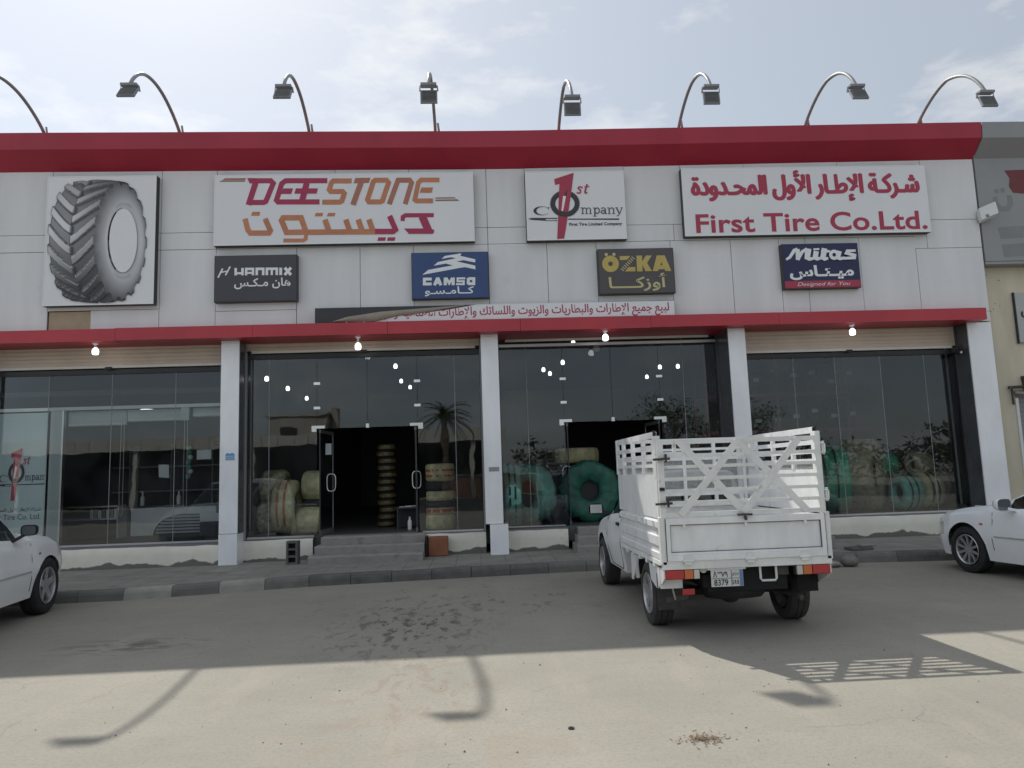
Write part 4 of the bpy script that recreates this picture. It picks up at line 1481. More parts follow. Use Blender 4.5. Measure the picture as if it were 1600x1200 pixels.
blk2(660, 870, [([(0.15, 1), (0.15, 0.02)], 58), ([(0.85, 1), (0.85, 0.02)], 58, 1), ([(0.2, 0.05), (0.5, 0.75), (0.8, 0.05)], 50, 2)])
blk2(892, 1062, [([(1, 0.13), (0.16, 0.13), (0.16, 0.5), (0.84, 0.5), (0.84, 0.87), (0.0, 0.87)], 36)])
blk2(1085, 1255, [([(0.2, 0.17), (0.8, 0.17), (0.8, 0.82), (0.2, 0.82)], 54)])
a.stroke([(1085 + 170 * 0.2, 543 + 145 * 0.1), (1085 + 170 * 0.2, 543 + 145 * 0.9)], 54, W, 1)
a.build('lettering', t)
a = Art(bd, fm)
a.text(arabic('كــامـسـو'), (310, 722), (1230, 878), W, 0, 0.02)
a.build('lettering', t)

# ---- brown-grey board with gold letters
t, face = board_thing('sign_board', 'brown grey board with gold lettering and a tread patterned Z', 'sign', 2.39, 3.855, 4.93, 5.815, 'taupe', 0.14)
bd = Board([(933.8, 389.4), (1052.5, 386.2), (1056, 456), (937, 460.5)], 2.39, 3.855, 4.93, 5.815, face)
fo = lambda p: (926 + p[0] / 11.59, 380 + p[1] / 11.59)
a = Art(bd, fo)
G = 'gold'
a.stroke(ell(325, 376, 97, 96, 40), 108, G, 0, True)
a.poly(ell(248, 207, 29, 29, 20), 'gold_pale'); a.poly(ell(388, 203, 29, 29, 20), 'gold_pale')
a.poly([(490, 235), (690, 228), (625, 298), (495, 306)], G)
a.poly([(650, 433), (775, 430), (775, 510), (585, 512)], G)
for i in range(8):
    cx, cy = 540 + i * 28, 482 - i * 31
    a.stroke([(cx - 30, cy - 18), (cx - 8, cy - 12), (cx + 4, cy + 10), (cx + 28, cy + 18)], 15, 'gold_pale', 1)
a.poly([(795, 222), (898, 220), (898, 330), (968, 218), (1075, 218), (988, 352), (1076, 500), (958, 505), (903, 385), (905, 508), (805, 510)], G)
a.poly([(1165, 215), (1310, 213), (1430, 495), (1322, 497), (1305, 463), (1200, 466), (1185, 500), (1088, 500)], G)
a.poly([(1250, 335), (1272, 391), (1230, 392)], 'taupe', 1)
a.build('lettering', t)
a = Art(bd, fo)
a.text(arabic('أوزكــــا'), (285, 560), (1385, 845), 'gold_pale', 0, 0.02)
a.build('lettering', t)

# ---- navy board with a red foot
t, face = board_thing('sign_board', 'navy blue board with white script lettering over a red stripe', 'sign', 5.98, 7.495, 4.955, 5.845, 'navy', 0.14)
bd = Board([(1220.7, 382), (1340.3, 378.5), (1345.8, 447.3), (1225.6, 452.2)], 5.98, 7.495, 4.955, 5.845, face)
fg = lambda p: (1212 + p[0] / 11.43, 372 + p[1] / 11.43)
b = MB()
b.box(5.992, 7.483, face - 0.003, face + 0.002, 4.967, 5.105, 'ink_red')
b.build('stripe', t, True)
a = Art(bd, fg)
def mstroke(pts, w=64, l=0): a.stroke(pts, w, W, l)
# brush script, letter by letter
mstroke([(185, 392), (250, 350), (330, 225), (392, 205)], [38, 52, 62, 66])
mstroke([(392, 200), (392, 395)], 74, 1)
mstroke([(388, 395), (470, 250), (560, 196)], [60, 56, 60], 2)
mstroke([(580, 192), (560, 350), (600, 378), (690, 362)], [110, 100, 62, 44], 3)
mstroke([(720, 236), (700, 350), (740, 374), (810, 358)], [92, 92, 62, 44], 4)
mstroke([(668, 205), (775, 198)], 34, 5)
mstroke([(866, 185), (836, 350), (870, 376), (930, 360)], [100, 96, 62, 44], 6)
mstroke([(800, 250), (960, 236)], 42, 7)
a.stroke(ell(1035, 300, 62, 62, 26), 58, W, 8, True)
mstroke([(1128, 232), (1100, 345), (1140, 368), (1230, 352)], [88, 84, 60, 44], 9)
mstroke([(1420, 222), (1270, 230), (1250, 268), (1400, 306), (1395, 348), (1200, 364)], [40, 52, 54, 58, 56, 44], 10)
a.build('lettering', t)
a = Art(bd, fg)
a.text(arabic('ميـتـاس'), (235, 500), (1405, 716), W, 0, 0.035)
a.build('lettering', t)
a = Art(bd, fg)
a.text('Designed for You', (375, 800), (1330, 846), W, 3, -0.004, 0.35)
a.build('lettering', t)

# ---- torn banner box above the red band
t, face = board_thing('banner_box', 'long low banner box with a torn face sheet curling down', 'sign', -2.955, 3.815, 4.49, 4.78, 'charcoal', 0.16)
bd = Board([(491.8, 481.9), (1054, 469), (1054, 491.5), (492.6, 506.7)], -2.955, 3.815, 4.49, 4.78, face)
fh = lambda p: (480 + p[0] / 5.333, 460 + p[1] / 5.333)
a = Art(bd, fh)
a.poly([(545, 233), (740, 182), (1150, 130), (1400, 85), (3058, 52), (3058, 167), (1500, 208)], 'sign_white', 0)
a.build('banner_sheet', t)
a = Art(bd, fh)
tx = arabic('لبيع جميع الإطارات والبطاريات والزيوت واللساتك والإطارات الصناعية والزر')
a.text(tx, (600, 118), (3010, 168), 'ink_red', 1, 0.016)
lo = a.build('lettering', t)
# keep only the printed part that is still on the sheet
bm = bmesh.new(); bm.from_mesh(lo.data)
off = wloc(t)
def cut_line(x):
    return float(np.interp(x, [480 + q / 5.333 for q in (300, 545, 740, 1150, 1400)], [460 + q / 5.333 for q in (290, 233, 182, 130, 60)]))
kill = []
for f in bm.faces:
    c = f.calc_center_median()
    s_ = (c.x + off.x + 2.955) / 6.77
    tt = (4.78 - (c.z + off.z)) / 0.29
    TL, TR, BR, BL = bd.q
    pxy = TL * (1 - s_) * (1 - tt) + TR * s_ * (1 - tt) + BR * s_ * tt + BL * (1 - s_) * tt
    if pxy[0] < 745 and pxy[1] < cut_line(pxy[0]): kill.append(f)
bmesh.ops.delete(bm, geom=kill, context='FACES')
bm.to_mesh(lo.data); bm.free()
# the curled flap
up = [(215, 236), (330, 195), (470, 172), (600, 150), (800, 132), (1050, 112), (1300, 90)]
dn = [(240, 240), (330, 239), (430, 240), (545, 233), (740, 182), (1000, 148), (1290, 96)]
mb = MB()
vs = []
for i, (u, d) in enumerate(zip(up, dn)):
    for q in range(5):
        s_ = q / 4
        px = u[0] * (1 - s_) + d[0] * s_; py = u[1] * (1 - s_) + d[1] * s_
        X, Z = bd.xz(*fh((px, py)))
        amp = 0.09 * (1 - i / 6.5)
        vs.append((X, face - 0.012 - amp * sin(pi * (0.15 + 0.7 * s_)), Z))
mb.add(vs, [(i * 5 + q, (i + 1) * 5 + q, (i + 1) * 5 + q + 1, i * 5 + q + 1) for i in range(6) for q in range(4)], 'banner_back')
fl = mb.build('torn_flap', t, True, smooth=True)
mb = MB()
for (p0, p1) in (((470, 236), (464, 275)), ((300, 232), (315, 205)), ((330, 238), (325, 252))):
    X0, Z0 = bd.xz(*fh(p0)); X1, Z1 = bd.xz(*fh(p1))
    mb.bar((X0, face - 0.05, Z0), (X1, face - 0.06, Z1), 0.018, 0.004, 'sign_white', (0, 1, 0))
X0, Z0 = bd.xz(*fh((215, 236))); X1, Z1 = bd.xz(*fh((255, 226))); X2_, Z2 = bd.xz(*fh((300, 236)))
mb.poly([(X0, face - 0.03, Z0), (X1, face - 0.04, Z1), (X2_, face - 0.04, Z2)], 'sign_white')
mb.build('torn_shreds', t, True)

# ---- big tyre poster
t, face = board_thing('tyre_poster', 'tall white board showing a big tractor tyre', 'poster', -7.89, -5.90, 4.935, 7.41, 'sign_white', 0.15, 'letter_white')
bd = Board([(125, 85), (1010, 73), (997, 1117), (92, 1145)], -7.89, -5.90, 4.935, 7.41, face)
def tyre_print():
    th = rad(64)
    ax = np.array((sin(th), 0, cos(th)))            # picture x, picture up, towards viewer
    sd = np.array((cos(th), 0, -sin(th)))
    upv = np.array((0, 1.0, 0))
    cx, cy, Rr, Wd = 752, 615, 490.0, 480.0
    nphi = 420
    # profile: (t, radius) t = 0 near face ... -W far face
    prof = []
    for q in np.linspace(0, 1, 9): prof.append((-14 * (1 - q) ** 2 - 2 + 2 * q, 262 + (330 - 262) * q, 0))
    for q in np.linspace(0.12, 1, 10): prof.append((4 - 34 * q ** 2.2, 330 + (452 - 330) * q, 1))
    for q in np.linspace(0.03, 1, 44): prof.append((-30 - (Wd - 60) * q, 452 + 16 * sin(pi * q), 2))
    for q in np.linspace(0.2, 1, 5): prof.append((-Wd + 30 - 30 * q, 452 - 120 * q, 3))
    for q in np.linspace(0.2, 1, 4): prof.append((-6 - 120 * q, 262 - 3 * q, 4))
    order = sorted([p for p in prof if p[2] == 4], key=lambda p: p[0]) + [p for p in prof if p[2] != 4]
    prof = order
    K = len(prof)
    pitch = 2 * pi / 18
    P = np.zeros((nphi, K, 3)); lug = np.zeros((nphi, K)); zone = np.zeros(K, int)
    for j in range(K):
        tq, rq, zn = prof[j]
        zone[j] = zn
        for i in range(nphi):
            ph = 2 * pi * i / nphi
            h = 0.0
            u = (tq + Wd / 2) / (Wd / 2)             # +1 near shoulder, -1 far shoulder
            if zn in (1, 2):
                for side in (1, -1):
                    v = u * side
                    if v < -0.06 or (zn == 1 and side < 0): continue
                    sl = 0.44 * (v ** 1.25 if v > 0 else v)
                    d = ((ph + (pitch / 2 if side < 0 else 0) - sl) / pitch) % 1.0
                    wd = 0.235 + 0.05 * max(0, v)
                    e = abs(d - 0.5)
                    hh = min(1.0, max(0.0, (wd - e) / 0.05))
                    if zn == 1: hh *= max(0.0, (rq - 400) / 52)
                    if v < 0: hh *= max(0, 1 + v / 0.06)
                    h = max(h, hh)
            lug[i, j] = h
            r_ = rq + 34 * h
            P[i, j] = ax * tq + (upv * cos(ph) + sd * sin(ph)) * r_
    nrm = np.cross(np.roll(P, -1, 0) - np.roll(P, 1, 0), np.concatenate([P[:, 1:], P[:, -1:]], 1) - np.concatenate([P[:, :1], P[:, :-1]], 1))
    nrm /= (np.linalg.norm(nrm, axis=2, keepdims=True) + 1e-9)
    Lt = np.array((-0.55, 0.55, 0.62)); Lt /= np.linalg.norm(Lt)
    flip = np.sign(np.sum(nrm * np.array((0.2, 0.0, 1.0)), 2)); flip[flip == 0] = 1
    shade = np.clip(np.sum(nrm * flip[..., None] * Lt, 2), 0, 1)
    vs, fs, cols = [], [], []
    for i in range(nphi):
        for j in range(K):
            q = P[i, j]
            X, Z = bd.xz(cx + q[0], cy - q[1])
            depth = face - 0.012 - 0.00003 * (q[2] + 450)
            vs.append((X, depth, Z))
            ph = 2 * pi * i / nphi
            zn = zone[j]
            yy = q[1] / 490
            if zn in (0, 4):
                g_ = 0.40 + 0.22 * (1 - abs(yy)) if zn == 0 else 0.46 + 0.1 * yy
                if 295 < prof[j][1] < 318 and (0.9 < abs(yy) * 490 / 300 < 1.02) and int(ph * 60) % 3: g_ *= 0.75
            elif zn == 1:
                s_ = (prof[j][1] - 330) / 122
                g_ = (0.52 - 0.34 * s_) * (0.75 + 0.4 * (1 - abs(yy))) * (0.6 + 0.4 * (1 - lug[i, j]))
            else:
                fall = 0.5 + 0.5 * np.clip(1.0 - max(0, abs(yy) - 0.15) * 1.1, 0, 1)
                leftness = np.clip((-(q[0]) - 40) / 420, 0, 1)
                g_ = 0.035 + (0.17 + 0.42 * leftness) * shade[i, j] ** 1.5 * fall * (0.5 + 0.85 * lug[i, j])
                if 0.05 < lug[i, j] < 0.95: g_ *= 0.3
            cols.append((g_, g_, g_ * 1.03, 1))
    for i in range(nphi):
        for j in range(K - 1):
            a_, b_, c_, d_ = i * K + j, i * K + j + 1, ((i + 1) % nphi) * K + j + 1, ((i + 1) % nphi) * K + j
            fs.append((a_, b_, c_, d_))
    mb = MB()
    o = MB()
    o.poly([(bd.xz(cx + q[0], cy - q[1])[0], face - 0.042, bd.xz(cx + q[0], cy - q[1])[1]) for q in (((upv * cos(p_) + sd * sin(p_)) * 258 + ax * 0) for p_ in np.linspace(0, 2 * pi, 48, endpoint=False))], 'sign_white')
    o.build('printed_hole', t, True)
    mb.add(vs, fs, 'tyre_print')
    o = mb.build('printed_tyre', t, True, smooth=True)
    ca = o.data.color_attributes.new('print', 'FLOAT_COLOR', 'POINT')
    ca.data.foreach_set('color', np.array(cols, np.float32).ravel())
tyre_print()

# ---- company film stuck inside the office window
t = thing('window_poster', 'pale window film with the company mark behind the office glass at far left', 'poster', (-8.6, 14.10, 0.6))
b = MB()
b.box(-9.09, -8.06, 14.085, 14.092, 0.62, 3.04, 'film')
b.build('film_sheet', t, True)
lg = Art(Board([(0, 0), (1, 0), (1, 1), (0, 1)], 0, 1, 0, 1, 14.085), lambda p: (-8.61 + (p[0] - 600) * 0.00072, 1 - (2.39 - (p[1] - 108) * 0.00105)))
logo(lg)
em = lg.build('emblem', t)
bm = bmesh.new(); bm.from_mesh(em.data)
bmesh.ops.bisect_plane(bm, geom=bm.verts[:] + bm.edges[:] + bm.faces[:], plane_co=(-9.08 + 8.6, 0, 0), plane_no=(-1, 0, 0), clear_outer=True)
bmesh.ops.bisect_plane(bm, geom=bm.verts[:] + bm.edges[:] + bm.faces[:], plane_co=(-8.07 + 8.6, 0, 0), plane_no=(1, 0, 0), clear_outer=True)
bm.to_mesh(em.data); bm.free()
lb = Board([(0, 0), (1, 0), (1, 1), (0, 1)], 0, 1, 0, 1, 14.085)
lg = Art(lb, lambda p: (p[0], 1 - p[1]))
lg.text(arabic('شركة الإطار الأول المحدودة'), (-9.05, 1.30), (-8.12, 1.20), 'ink_grey', 0, 0.0)
lg.build('lettering', t)
lg = Art(lb, lambda p: (p[0], 1 - p[1]))
lg.text('First Tire Co. Ltd.', (-9.05, 1.17), (-8.12, 1.07), 'ink_grey', 0, 0.0)
lg.build('lettering', t)

# ------------------------------------------------------------------ floodlights on curved arms
ARM = [(13.40, 8.02), (13.40, 8.20), (13.10, 8.40), (12.70, 8.555), (12.33, 8.605), (12.0, 8.565), (11.74, 8.44), (11.55, 8.26), (11.44, 8.09)]
def smooth_path(pts, n=5):
    P = [Vector((0, q[0], q[1])) for q in pts]
    out = []
    for i in range(len(P) - 1):
        p0, p1, p2, p3 = P[max(i - 1, 0)], P[i], P[i + 1], P[min(i + 2, len(P) - 1)]
        for k_ in range(n):
            t_ = k_ / n
            out.append(0.5 * ((2 * p1) + (p2 - p0) * t_ + (2 * p0 - 5 * p1 + 4 * p2 - p3) * t_ * t_ + (3 * p1 - p0 - 3 * p2 + p3) * t_ ** 3))
    out.append(P[-1])
    return out
def floodlight(x, dz, tilt, label, lean=0.0, tip=(0, 0), brace=True):
    t = thing('floodlight', label, 'floodlight', (x, 13.40, 8.12), 'floodlights on curved arms along the roof edge')
    path = [Vector((x + lean * (13.4 - q.y), q.y + tip[0] * max(0, (13.2 - q.y)) / 1.9, q.z + dz + tip[1] * max(0, (12.4 - q.y)) / 1.1)) for q in smooth_path(ARM)]
    b = MB()
    b.tube(path, 0.030, 'pole_grey', 10)
    b.build('arm', t, True, smooth=True)
    if brace:
        b = MB()
        b.bar((x + 0.08, 13.38, 8.10), (x + 0.05, 13.36, 8.34), 0.035, 0.03, 'pole_grey')
        b.build('brace', t, True)
    e = path[-1]
    b = MB()
    b.box(e.x - 0.13, e.x + 0.13, e.y - 0.06, e.y + 0.06, e.z - 0.035, e.z + 0.005, 'lamp_grey')
    for s_ in (-1, 1):
        b.bar((e.x + s_ * 0.14, e.y, e.z - 0.02), (e.x + s_ * 0.15, e.y + 0.02, e.z - 0.11), 0.012, 0.03, 'pole_grey')
    b.build('bracket', t, True)
    # head: a flat box aimed down and back at the signs
    c = Vector((e.x, e.y + 0.02, e.z - 0.05))
    nrm = Vector((0, cos(tilt), -sin(tilt)))
    u = Vector((1, 0, 0)); v = Vector((0, -sin(tilt), -cos(tilt)))
    hd = MB()
    w, h, d = 0.14, 0.225, 0.04
    o = c + v * 0.05
    vs = [o + u * (i * w) + v * (j * h) + nrm * (kk * d) for kk in (-0.5, 0.5) for i, j in ((-1, 0), (1, 0), (1, 1), (-1, 1))]
    hd.add(vs, [(0, 1, 2, 3), (7, 6, 5, 4), (0, 4, 5, 1), (1, 5, 6, 2), (2, 6, 7, 3), (3, 7, 4, 0)], 'lamp_grey')
    for q in range(9):
        z_ = 0.02 + q * 0.022
        hd.bar(o + u * -0.12 + v * z_ - nrm * 0.030, o + u * 0.12 + v * z_ - nrm * 0.030, 0.006, 0.02, 'lamp_grey', nrm)
    ho = hd.build('lamp_head', t, True, bevel=0.006)
    ln = MB()
    w2 = w - 0.02
    vs = [o + u * (i * w2) + v * (0.02 + j * (h - 0.04)) + nrm * (d / 2 + 0.003) for i, j in ((-1, 0), (1, 0), (1, 1), (-1, 1))]
    ln.add(vs, [(0, 1, 2, 3)], 'lens')
    l_ = ln.build('lens', None)
    l_.parent = ho
    off = wloc(t)
    for vv in l_.data.vertices: vv.co -= off
FL = [(-7.96, 0.02, 0.30, 'floodlight on a curved arm above the tyre poster, farthest from the grey building', 0, (0, 0), True),
      (-5.47, 0.00, 0.62, 'floodlight on a curved arm above the gap right of the tyre poster', 0, (-0.03, -0.02), True),
      (-3.05, 0.00, 0.58, 'floodlight on a curved arm leaning left above the slanted orange lettering', 0, (0.14, 0.03), True),
      (-0.65, -0.02, 0.02, 'floodlight facing straight down its arm above the right end of the orange lettered board', 0, (0.0, -0.02), True),
      (1.73, -0.08, 0.0, 'floodlight hanging lowest of all, above the board with the black tyre ring', 0, (0.0, -0.22), False),
      (4.09, -0.02, 0.08, 'floodlight on a curved arm above the left edge of the red Arabic board', 0, (0.0, -0.1), True),
      (6.62, 0.00, 0.5, 'floodlight on a curved arm above the middle of the red Arabic board', 0, (0.03, -0.12), True),
      (8.91, 0.00, 0.36, 'floodlight on a curved arm nearest the grey neighbouring cornice', 0, (0.06, -0.25), True)]
for f in FL: floodlight(*f)

# ------------------------------------------------------------------ lamps with bulbs
def bulb(x, y, ztop, r, hb, drop, label, group, cat='light bulb', lit='bulb_on'):
    t = thing('light_bulb', label, cat, (x, y, ztop), group)
    b = MB()
    zz = ztop - drop
    b.lathe([(0, 0.0), (0, 0.055), (-0.03, 0.05), (-0.04, 0.02 if drop < 0.2 else 0.004), (-drop + 0.05, 0.02 if drop < 0.2 else 0.004), (-drop + 0.045, 0.024), (-drop, 0.03)], (x, y, ztop), (0, 0, 1), 'white_plastic' if drop < 0.2 else 'charcoal', 14)
    b.build('socket', t, True, smooth='auto')
    b = MB()
    prof = [(0.0, r * 0.42), (-hb * 0.12, r * 0.75), (-hb * 0.28, r * 0.97), (-hb * 0.55, r), (-hb * 0.82, r * 0.95), (-hb * 0.95, r * 0.7), (-hb, 0.0)]
    b.lathe(prof, (x, y, zz), (0, 0, 1), lit, 18)
    b.build('bulb', t, True, smooth=True)
og = 'lit bulbs under the red canopy band'
bulb(-6.92, 13.47, 4.236, 0.056, 0.125, 0.10, 'lit bulb under the red band in front of the office shutter', og)
bulb(-2.17, 13.47, 4.236, 0.056, 0.125, 0.13, 'lit bulb under the red band above the left open doorway', og)
bulb(2.46, 13.47, 4.236, 0.056, 0.125, 0.08, 'lit bulb under the red band at the bay without a shutter', og)
bulb(7.24, 13.47, 4.236, 0.056, 0.125, 0.09, 'lit bulb under the red band in front of the right end shutter', og)
ig = 'lit bulbs hanging inside the shop'
L_, R_2, B3, B4 = 'left row inside the glass of the left doorway bay', 'right row inside the glass of the left doorway bay', 'left row inside the bay without a shutter', 'three bulbs behind the pickup cage'
ROW = [(-4.17, 14.64, 1.05, 'nearest', L_), (-4.18, 16.3, 1.05, 'middle', L_), (-4.25, 18.4, 1.05, 'farthest', L_),
       (-1.72, 15.6, 0.72, 'nearest', R_2), (-1.86, 18.1, 0.72, 'middle', R_2), (-1.76, 19.4, 0.72, 'farthest', R_2),
       (2.02, 14.75, 0.46, 'nearest', B3), (1.90, 15.7, 0.72, 'second', B3), (1.57, 16.75, 0.72, 'third', B3), (1.79, 17.45, 0.72, 'farthest', B3),
       (4.75, 16.8, 0.72, 'right-hand', B4), (4.33, 16.83, 0.72, 'middle', B4), (4.43, 18.6, 0.72, 'left-hand', B4)]
for (x, y, dr, w_, r_) in ROW:
    bulb(x, y, 4.75, 0.042, 0.105, dr, f'{w_} glowing bulb of the {r_}', ig, lit='bulb_dim')
bulb(2.5, 14.75, 4.75, 0.07, 0.14, 0.57, 'unlit grey bulb just inside the bay without a shutter', None, lit='lamp_clear')

# ------------------------------------------------------------------ things on the pavement and by the steps
t = thing('hollow_block', 'grey hollow concrete block standing on end left of the steps', 'concrete block', (-3.32, 13.35, 0.15))
b = MB()
x0, x1, y0, y1, z0, z1 = -3.42, -3.22, 13.25, 13.45, 0.152, 0.555
b.box(x0, x0 + 0.035, y0, y1, z0, z1, 'concrete_dark'); b.box(x1 - 0.035, x1, y0, y1, z0, z1, 'concrete_dark')
for zz in (z0, z0 + 0.123, z0 + 0.246, z1 - 0.034):
    b.box(x0 + 0.035, x1 - 0.035, y0, y1, zz, zz + 0.034, 'concrete_dark')
b.box(x0 + 0.035, x1 - 0.035, y1 - 0.03, y1 - 0.01, z0 + 0.03, z1 - 0.03, 'black')
b.build('block', t, True)
t = thing('clay_block', 'reddish brown square block leaning on the sill wall right of the steps', 'block', (-0.78, 13.75, 0.15))
b = MB()
b.box(-0.96, -0.60, 13.68, 13.93, 0.152, 0.50, 'terracotta')
b.build('block', t, True, bevel=0.02)
t = thing('gap_shade', 'narrow black strip put in for the shaded gap between the steps and the reddish block', 'board', (-0.99, 13.7, 0.15))
b = MB()
b.box(-1.005, -0.97, 13.62, 13.92, 0.152, 0.52, 'black')  # black box stands in for shade in the gap; not a board
b.build('board', t, True)
def rock(c, s, label, seed, m='rock'):
    r = random.Random(seed)
    bm = bmesh.new()
    bmesh.ops.create_icosphere(bm, subdivisions=3, radius=1)
    d = [Vector((r.uniform(-1, 1), r.uniform(-1, 1), r.uniform(-1, 1))).normalized() for _ in range(9)]
    for v in bm.verts:
        f = 1.0
        for q in d:
            a_ = v.co.normalized().dot(q)
            if a_ > 0.72: f *= 1 - 0.45 * (a_ - 0.72)
        v.co = Vector((v.co.x * s[0] * f, v.co.y * s[1] * f, max(-0.9, v.co.z) * s[2] * f))
    me = bpy.data.meshes.new('rock'); bm.to_mesh(me); bm.free()
    me.materials.append(M[m])
    for p_ in me.polygons: p_.use_smooth = True
    o = bpy.data.objects.new('rock', me); COL.objects.link(o)
    o.location = (c[0], c[1], c[2] + s[2] * 0.85)
    tag(o, label, 'rock')
rock((5.72, 11.36, 0), (0.15, 0.12, 0.10), 'rounded grey brown rock at the kerb right of the pickup', 2)
rock((5.44, 11.34, 0), (0.13, 0.10, 0.055), 'flat pale rock half behind the pickup corner by the kerb', 5, 'concrete')
t = thing('hollow_block', 'broken concrete block lying on the pavement right of the pickup', 'concrete block', (5.95, 12.5, 0.15))
b = MB()
b.box(5.72, 6.04, 12.42, 12.46, 0.152, 0.36, 'concrete'); b.box(5.72, 6.04, 12.58, 12.62, 0.152, 0.36, 'concrete')
b.box(5.72, 5.76, 12.46, 12.58, 0.152, 0.35, 'concrete'); b.box(6.0, 6.04, 12.46, 12.58, 0.152, 0.34, 'concrete')
b.build('block', t, True, bevel=0.01)
t = thing('broken_slab', 'dark broken slab tilted on the pavement beyond the rocks', 'slab', (6.35, 12.2, 0.15))
b = MB()
b.prism([(6.12, 12.0), (6.5, 12.05), (6.56, 12.25), (6.38, 12.36), (6.1, 12.26)], 'z', 0.15, 0.20, 'concrete_dark')
b.prism([(6.3, 12.05), (6.58, 12.1), (6.5, 12.28), (6.33, 12.25)], 'z', 0.205, 0.24, 'concrete')
b.build('slab', t, True, bevel=0.01)
t = thing('straw_clump', 'small clump of brown straw debris on the sunlit ground', 'debris', (1.29, 4.52, 0))
b = MB()
r = random.Random(9)
for i in range(150):
    a_ = r.uniform(0, 2 * pi); q = abs(r.gauss(0, 0.5))
    x, y = 1.29 + 0.15 * q * cos(a_) + 0.03 * r.gauss(0, 1), 4.53 + 0.12 * q * sin(a_)
    d = r.uniform(0, pi); ln = r.uniform(0.008, 0.035)
    z = 0.003 + 0.012 * max(0, 1 - q) * r.random()
    b.bar((x - cos(d) * ln / 2, y - sin(d) * ln / 2, z), (x + cos(d) * ln / 2, y + sin(d) * ln / 2, z + r.uniform(0, 0.006)), 0.003, 0.003, 'straw')
t.name = 'straw_holder'; bpy.data.objects.remove(t)
tag(b.build('straw_debris'), 'small clump of brown straw debris on the sunlit ground', 'debris', kind='stuff')
t = thing('washer', 'tiny dark metal ring lying on the sunlit ground', 'ring', (0.54, 4.83, 0))
b = MB()
b.lathe([(0.002, 0.009), (0.002, 0.02), (0.009, 0.02), (0.009, 0.009), (0.002, 0.009)], (0.54, 4.83, 0), (0, 0, 1), 'black', 18)
b.build('ring', t, True)

# ------------------------------------------------------------------ tyres and goods inside
def wrapped(label, c, R, w, axis, m, strap=None, rin=0.45, seed=0, lumpy=0.06, group=None, n=40):
    t = thing('wrapped_tyre', label, 'wrapped tyre', c, group)
    b = MB()
    k_ = w / 2
    prof = [(-k_ * 0.55, R * rin), (-k_ * 0.9, R * (rin + 0.08)), (-k_, R * 0.72), (-k_ * 0.96, R * 0.90), (-k_ * 0.78, R * 0.985), (-k_ * 0.3, R), (k_ * 0.3, R), (k_ * 0.78, R * 0.985), (k_ * 0.96, R * 0.90), (k_, R * 0.72), (k_ * 0.9, R * (rin + 0.08)), (k_ * 0.55, R * rin)]
    b.lathe(prof, (0, 0, 0), axis, m, n, jitter=lumpy, seed=seed)
    b.build('wrapping', t, False, smooth=True)
    if rin < 0.6:
        b = MB()
        b.lathe([(-k_ * 0.3, 0.0), (-k_ * 0.3, R * rin * 1.05)], (0, 0, 0), axis, 'black', 24)
        b.build('core', t)
    if strap:
        b = MB()
        for q in (-0.35, 0.25):
            b.lathe([(k_ * q - 0.02, R * 1.015), (k_ * q + 0.02, R * 1.015)], (0, 0, 0), axis, strap, n, jitter=0.0)
        b.build('strap', t)
    return t
X_, Y_, Z_ = (1, 0, 0), (0, 1, 0), (0, 0, 1)
# left doorway bay, left of the door
wrapped('tan wrapped tyre with red stripes standing in the window left of the doorway', (-3.80, 14.85, 1.11), 0.53, 0.44, X_, 'tan_wrap', 'strap_red', seed=1)
wrapped('mottled brown wrapped tyre on top of another at the left window edge', (-4.12, 15.15, 1.48), 0.36, 0.50, X_, 'camo_wrap', seed=2)
wrapped('mottled brown wrapped tyre at the bottom of the left window edge', (-4.12, 14.95, 0.90), 0.33, 0.50, X_, 'camo_wrap', seed=3)
wrapped('tan wrapped tyre on top of the pair beside the left door leaf', (-3.33, 15.05, 1.50), 0.30, 0.40, X_, 'tan_wrap', seed=4)
wrapped('dark tyre between two tan wrapped ones beside the left door leaf', (-3.33, 15.15, 1.13), 0.27, 0.40, X_, 'rubber', seed=5, lumpy=0.02)
wrapped('tan wrapped tyre at the bottom beside the left door leaf', (-3.36, 14.85, 0.83), 0.26, 0.46, X_, 'tan_wrap', seed=6)
# right of the door: a pile
pile = [(0.57, 0.30, 'tan_wrap', 'bottom tan wrapped tyre of the pile in the window right of the doorway', None), (0.87, 0.13, 'tan_wrap', 'tan wrapped tyre with a red stripe, second up in the pile right of the doorway', 'strap_red'), (1.0, 0.12, 'rubber', 'lower black tyre in the pile right of the doorway', None),
        (1.12, 0.20, 'tan_wrap', 'middle tan wrapped tyre of the pile right of the doorway', None), (1.32, 0.18, 'rubber', 'upper black tyre in the pile right of the doorway', None), (1.50, 0.35, 'tan_wrap', 'top tan wrapped tyre of the pile right of the doorway', 'strap_red')]
for i, (z, h, m, lb, st) in enumerate(pile):
    wrapped(lb, (-0.78 + 0.02 * (i % 2), 14.62, z + h / 2), 0.285 if m == 'tan_wrap' else 0.27, h, Z_, m, st, seed=20 + i, lumpy=0.05)
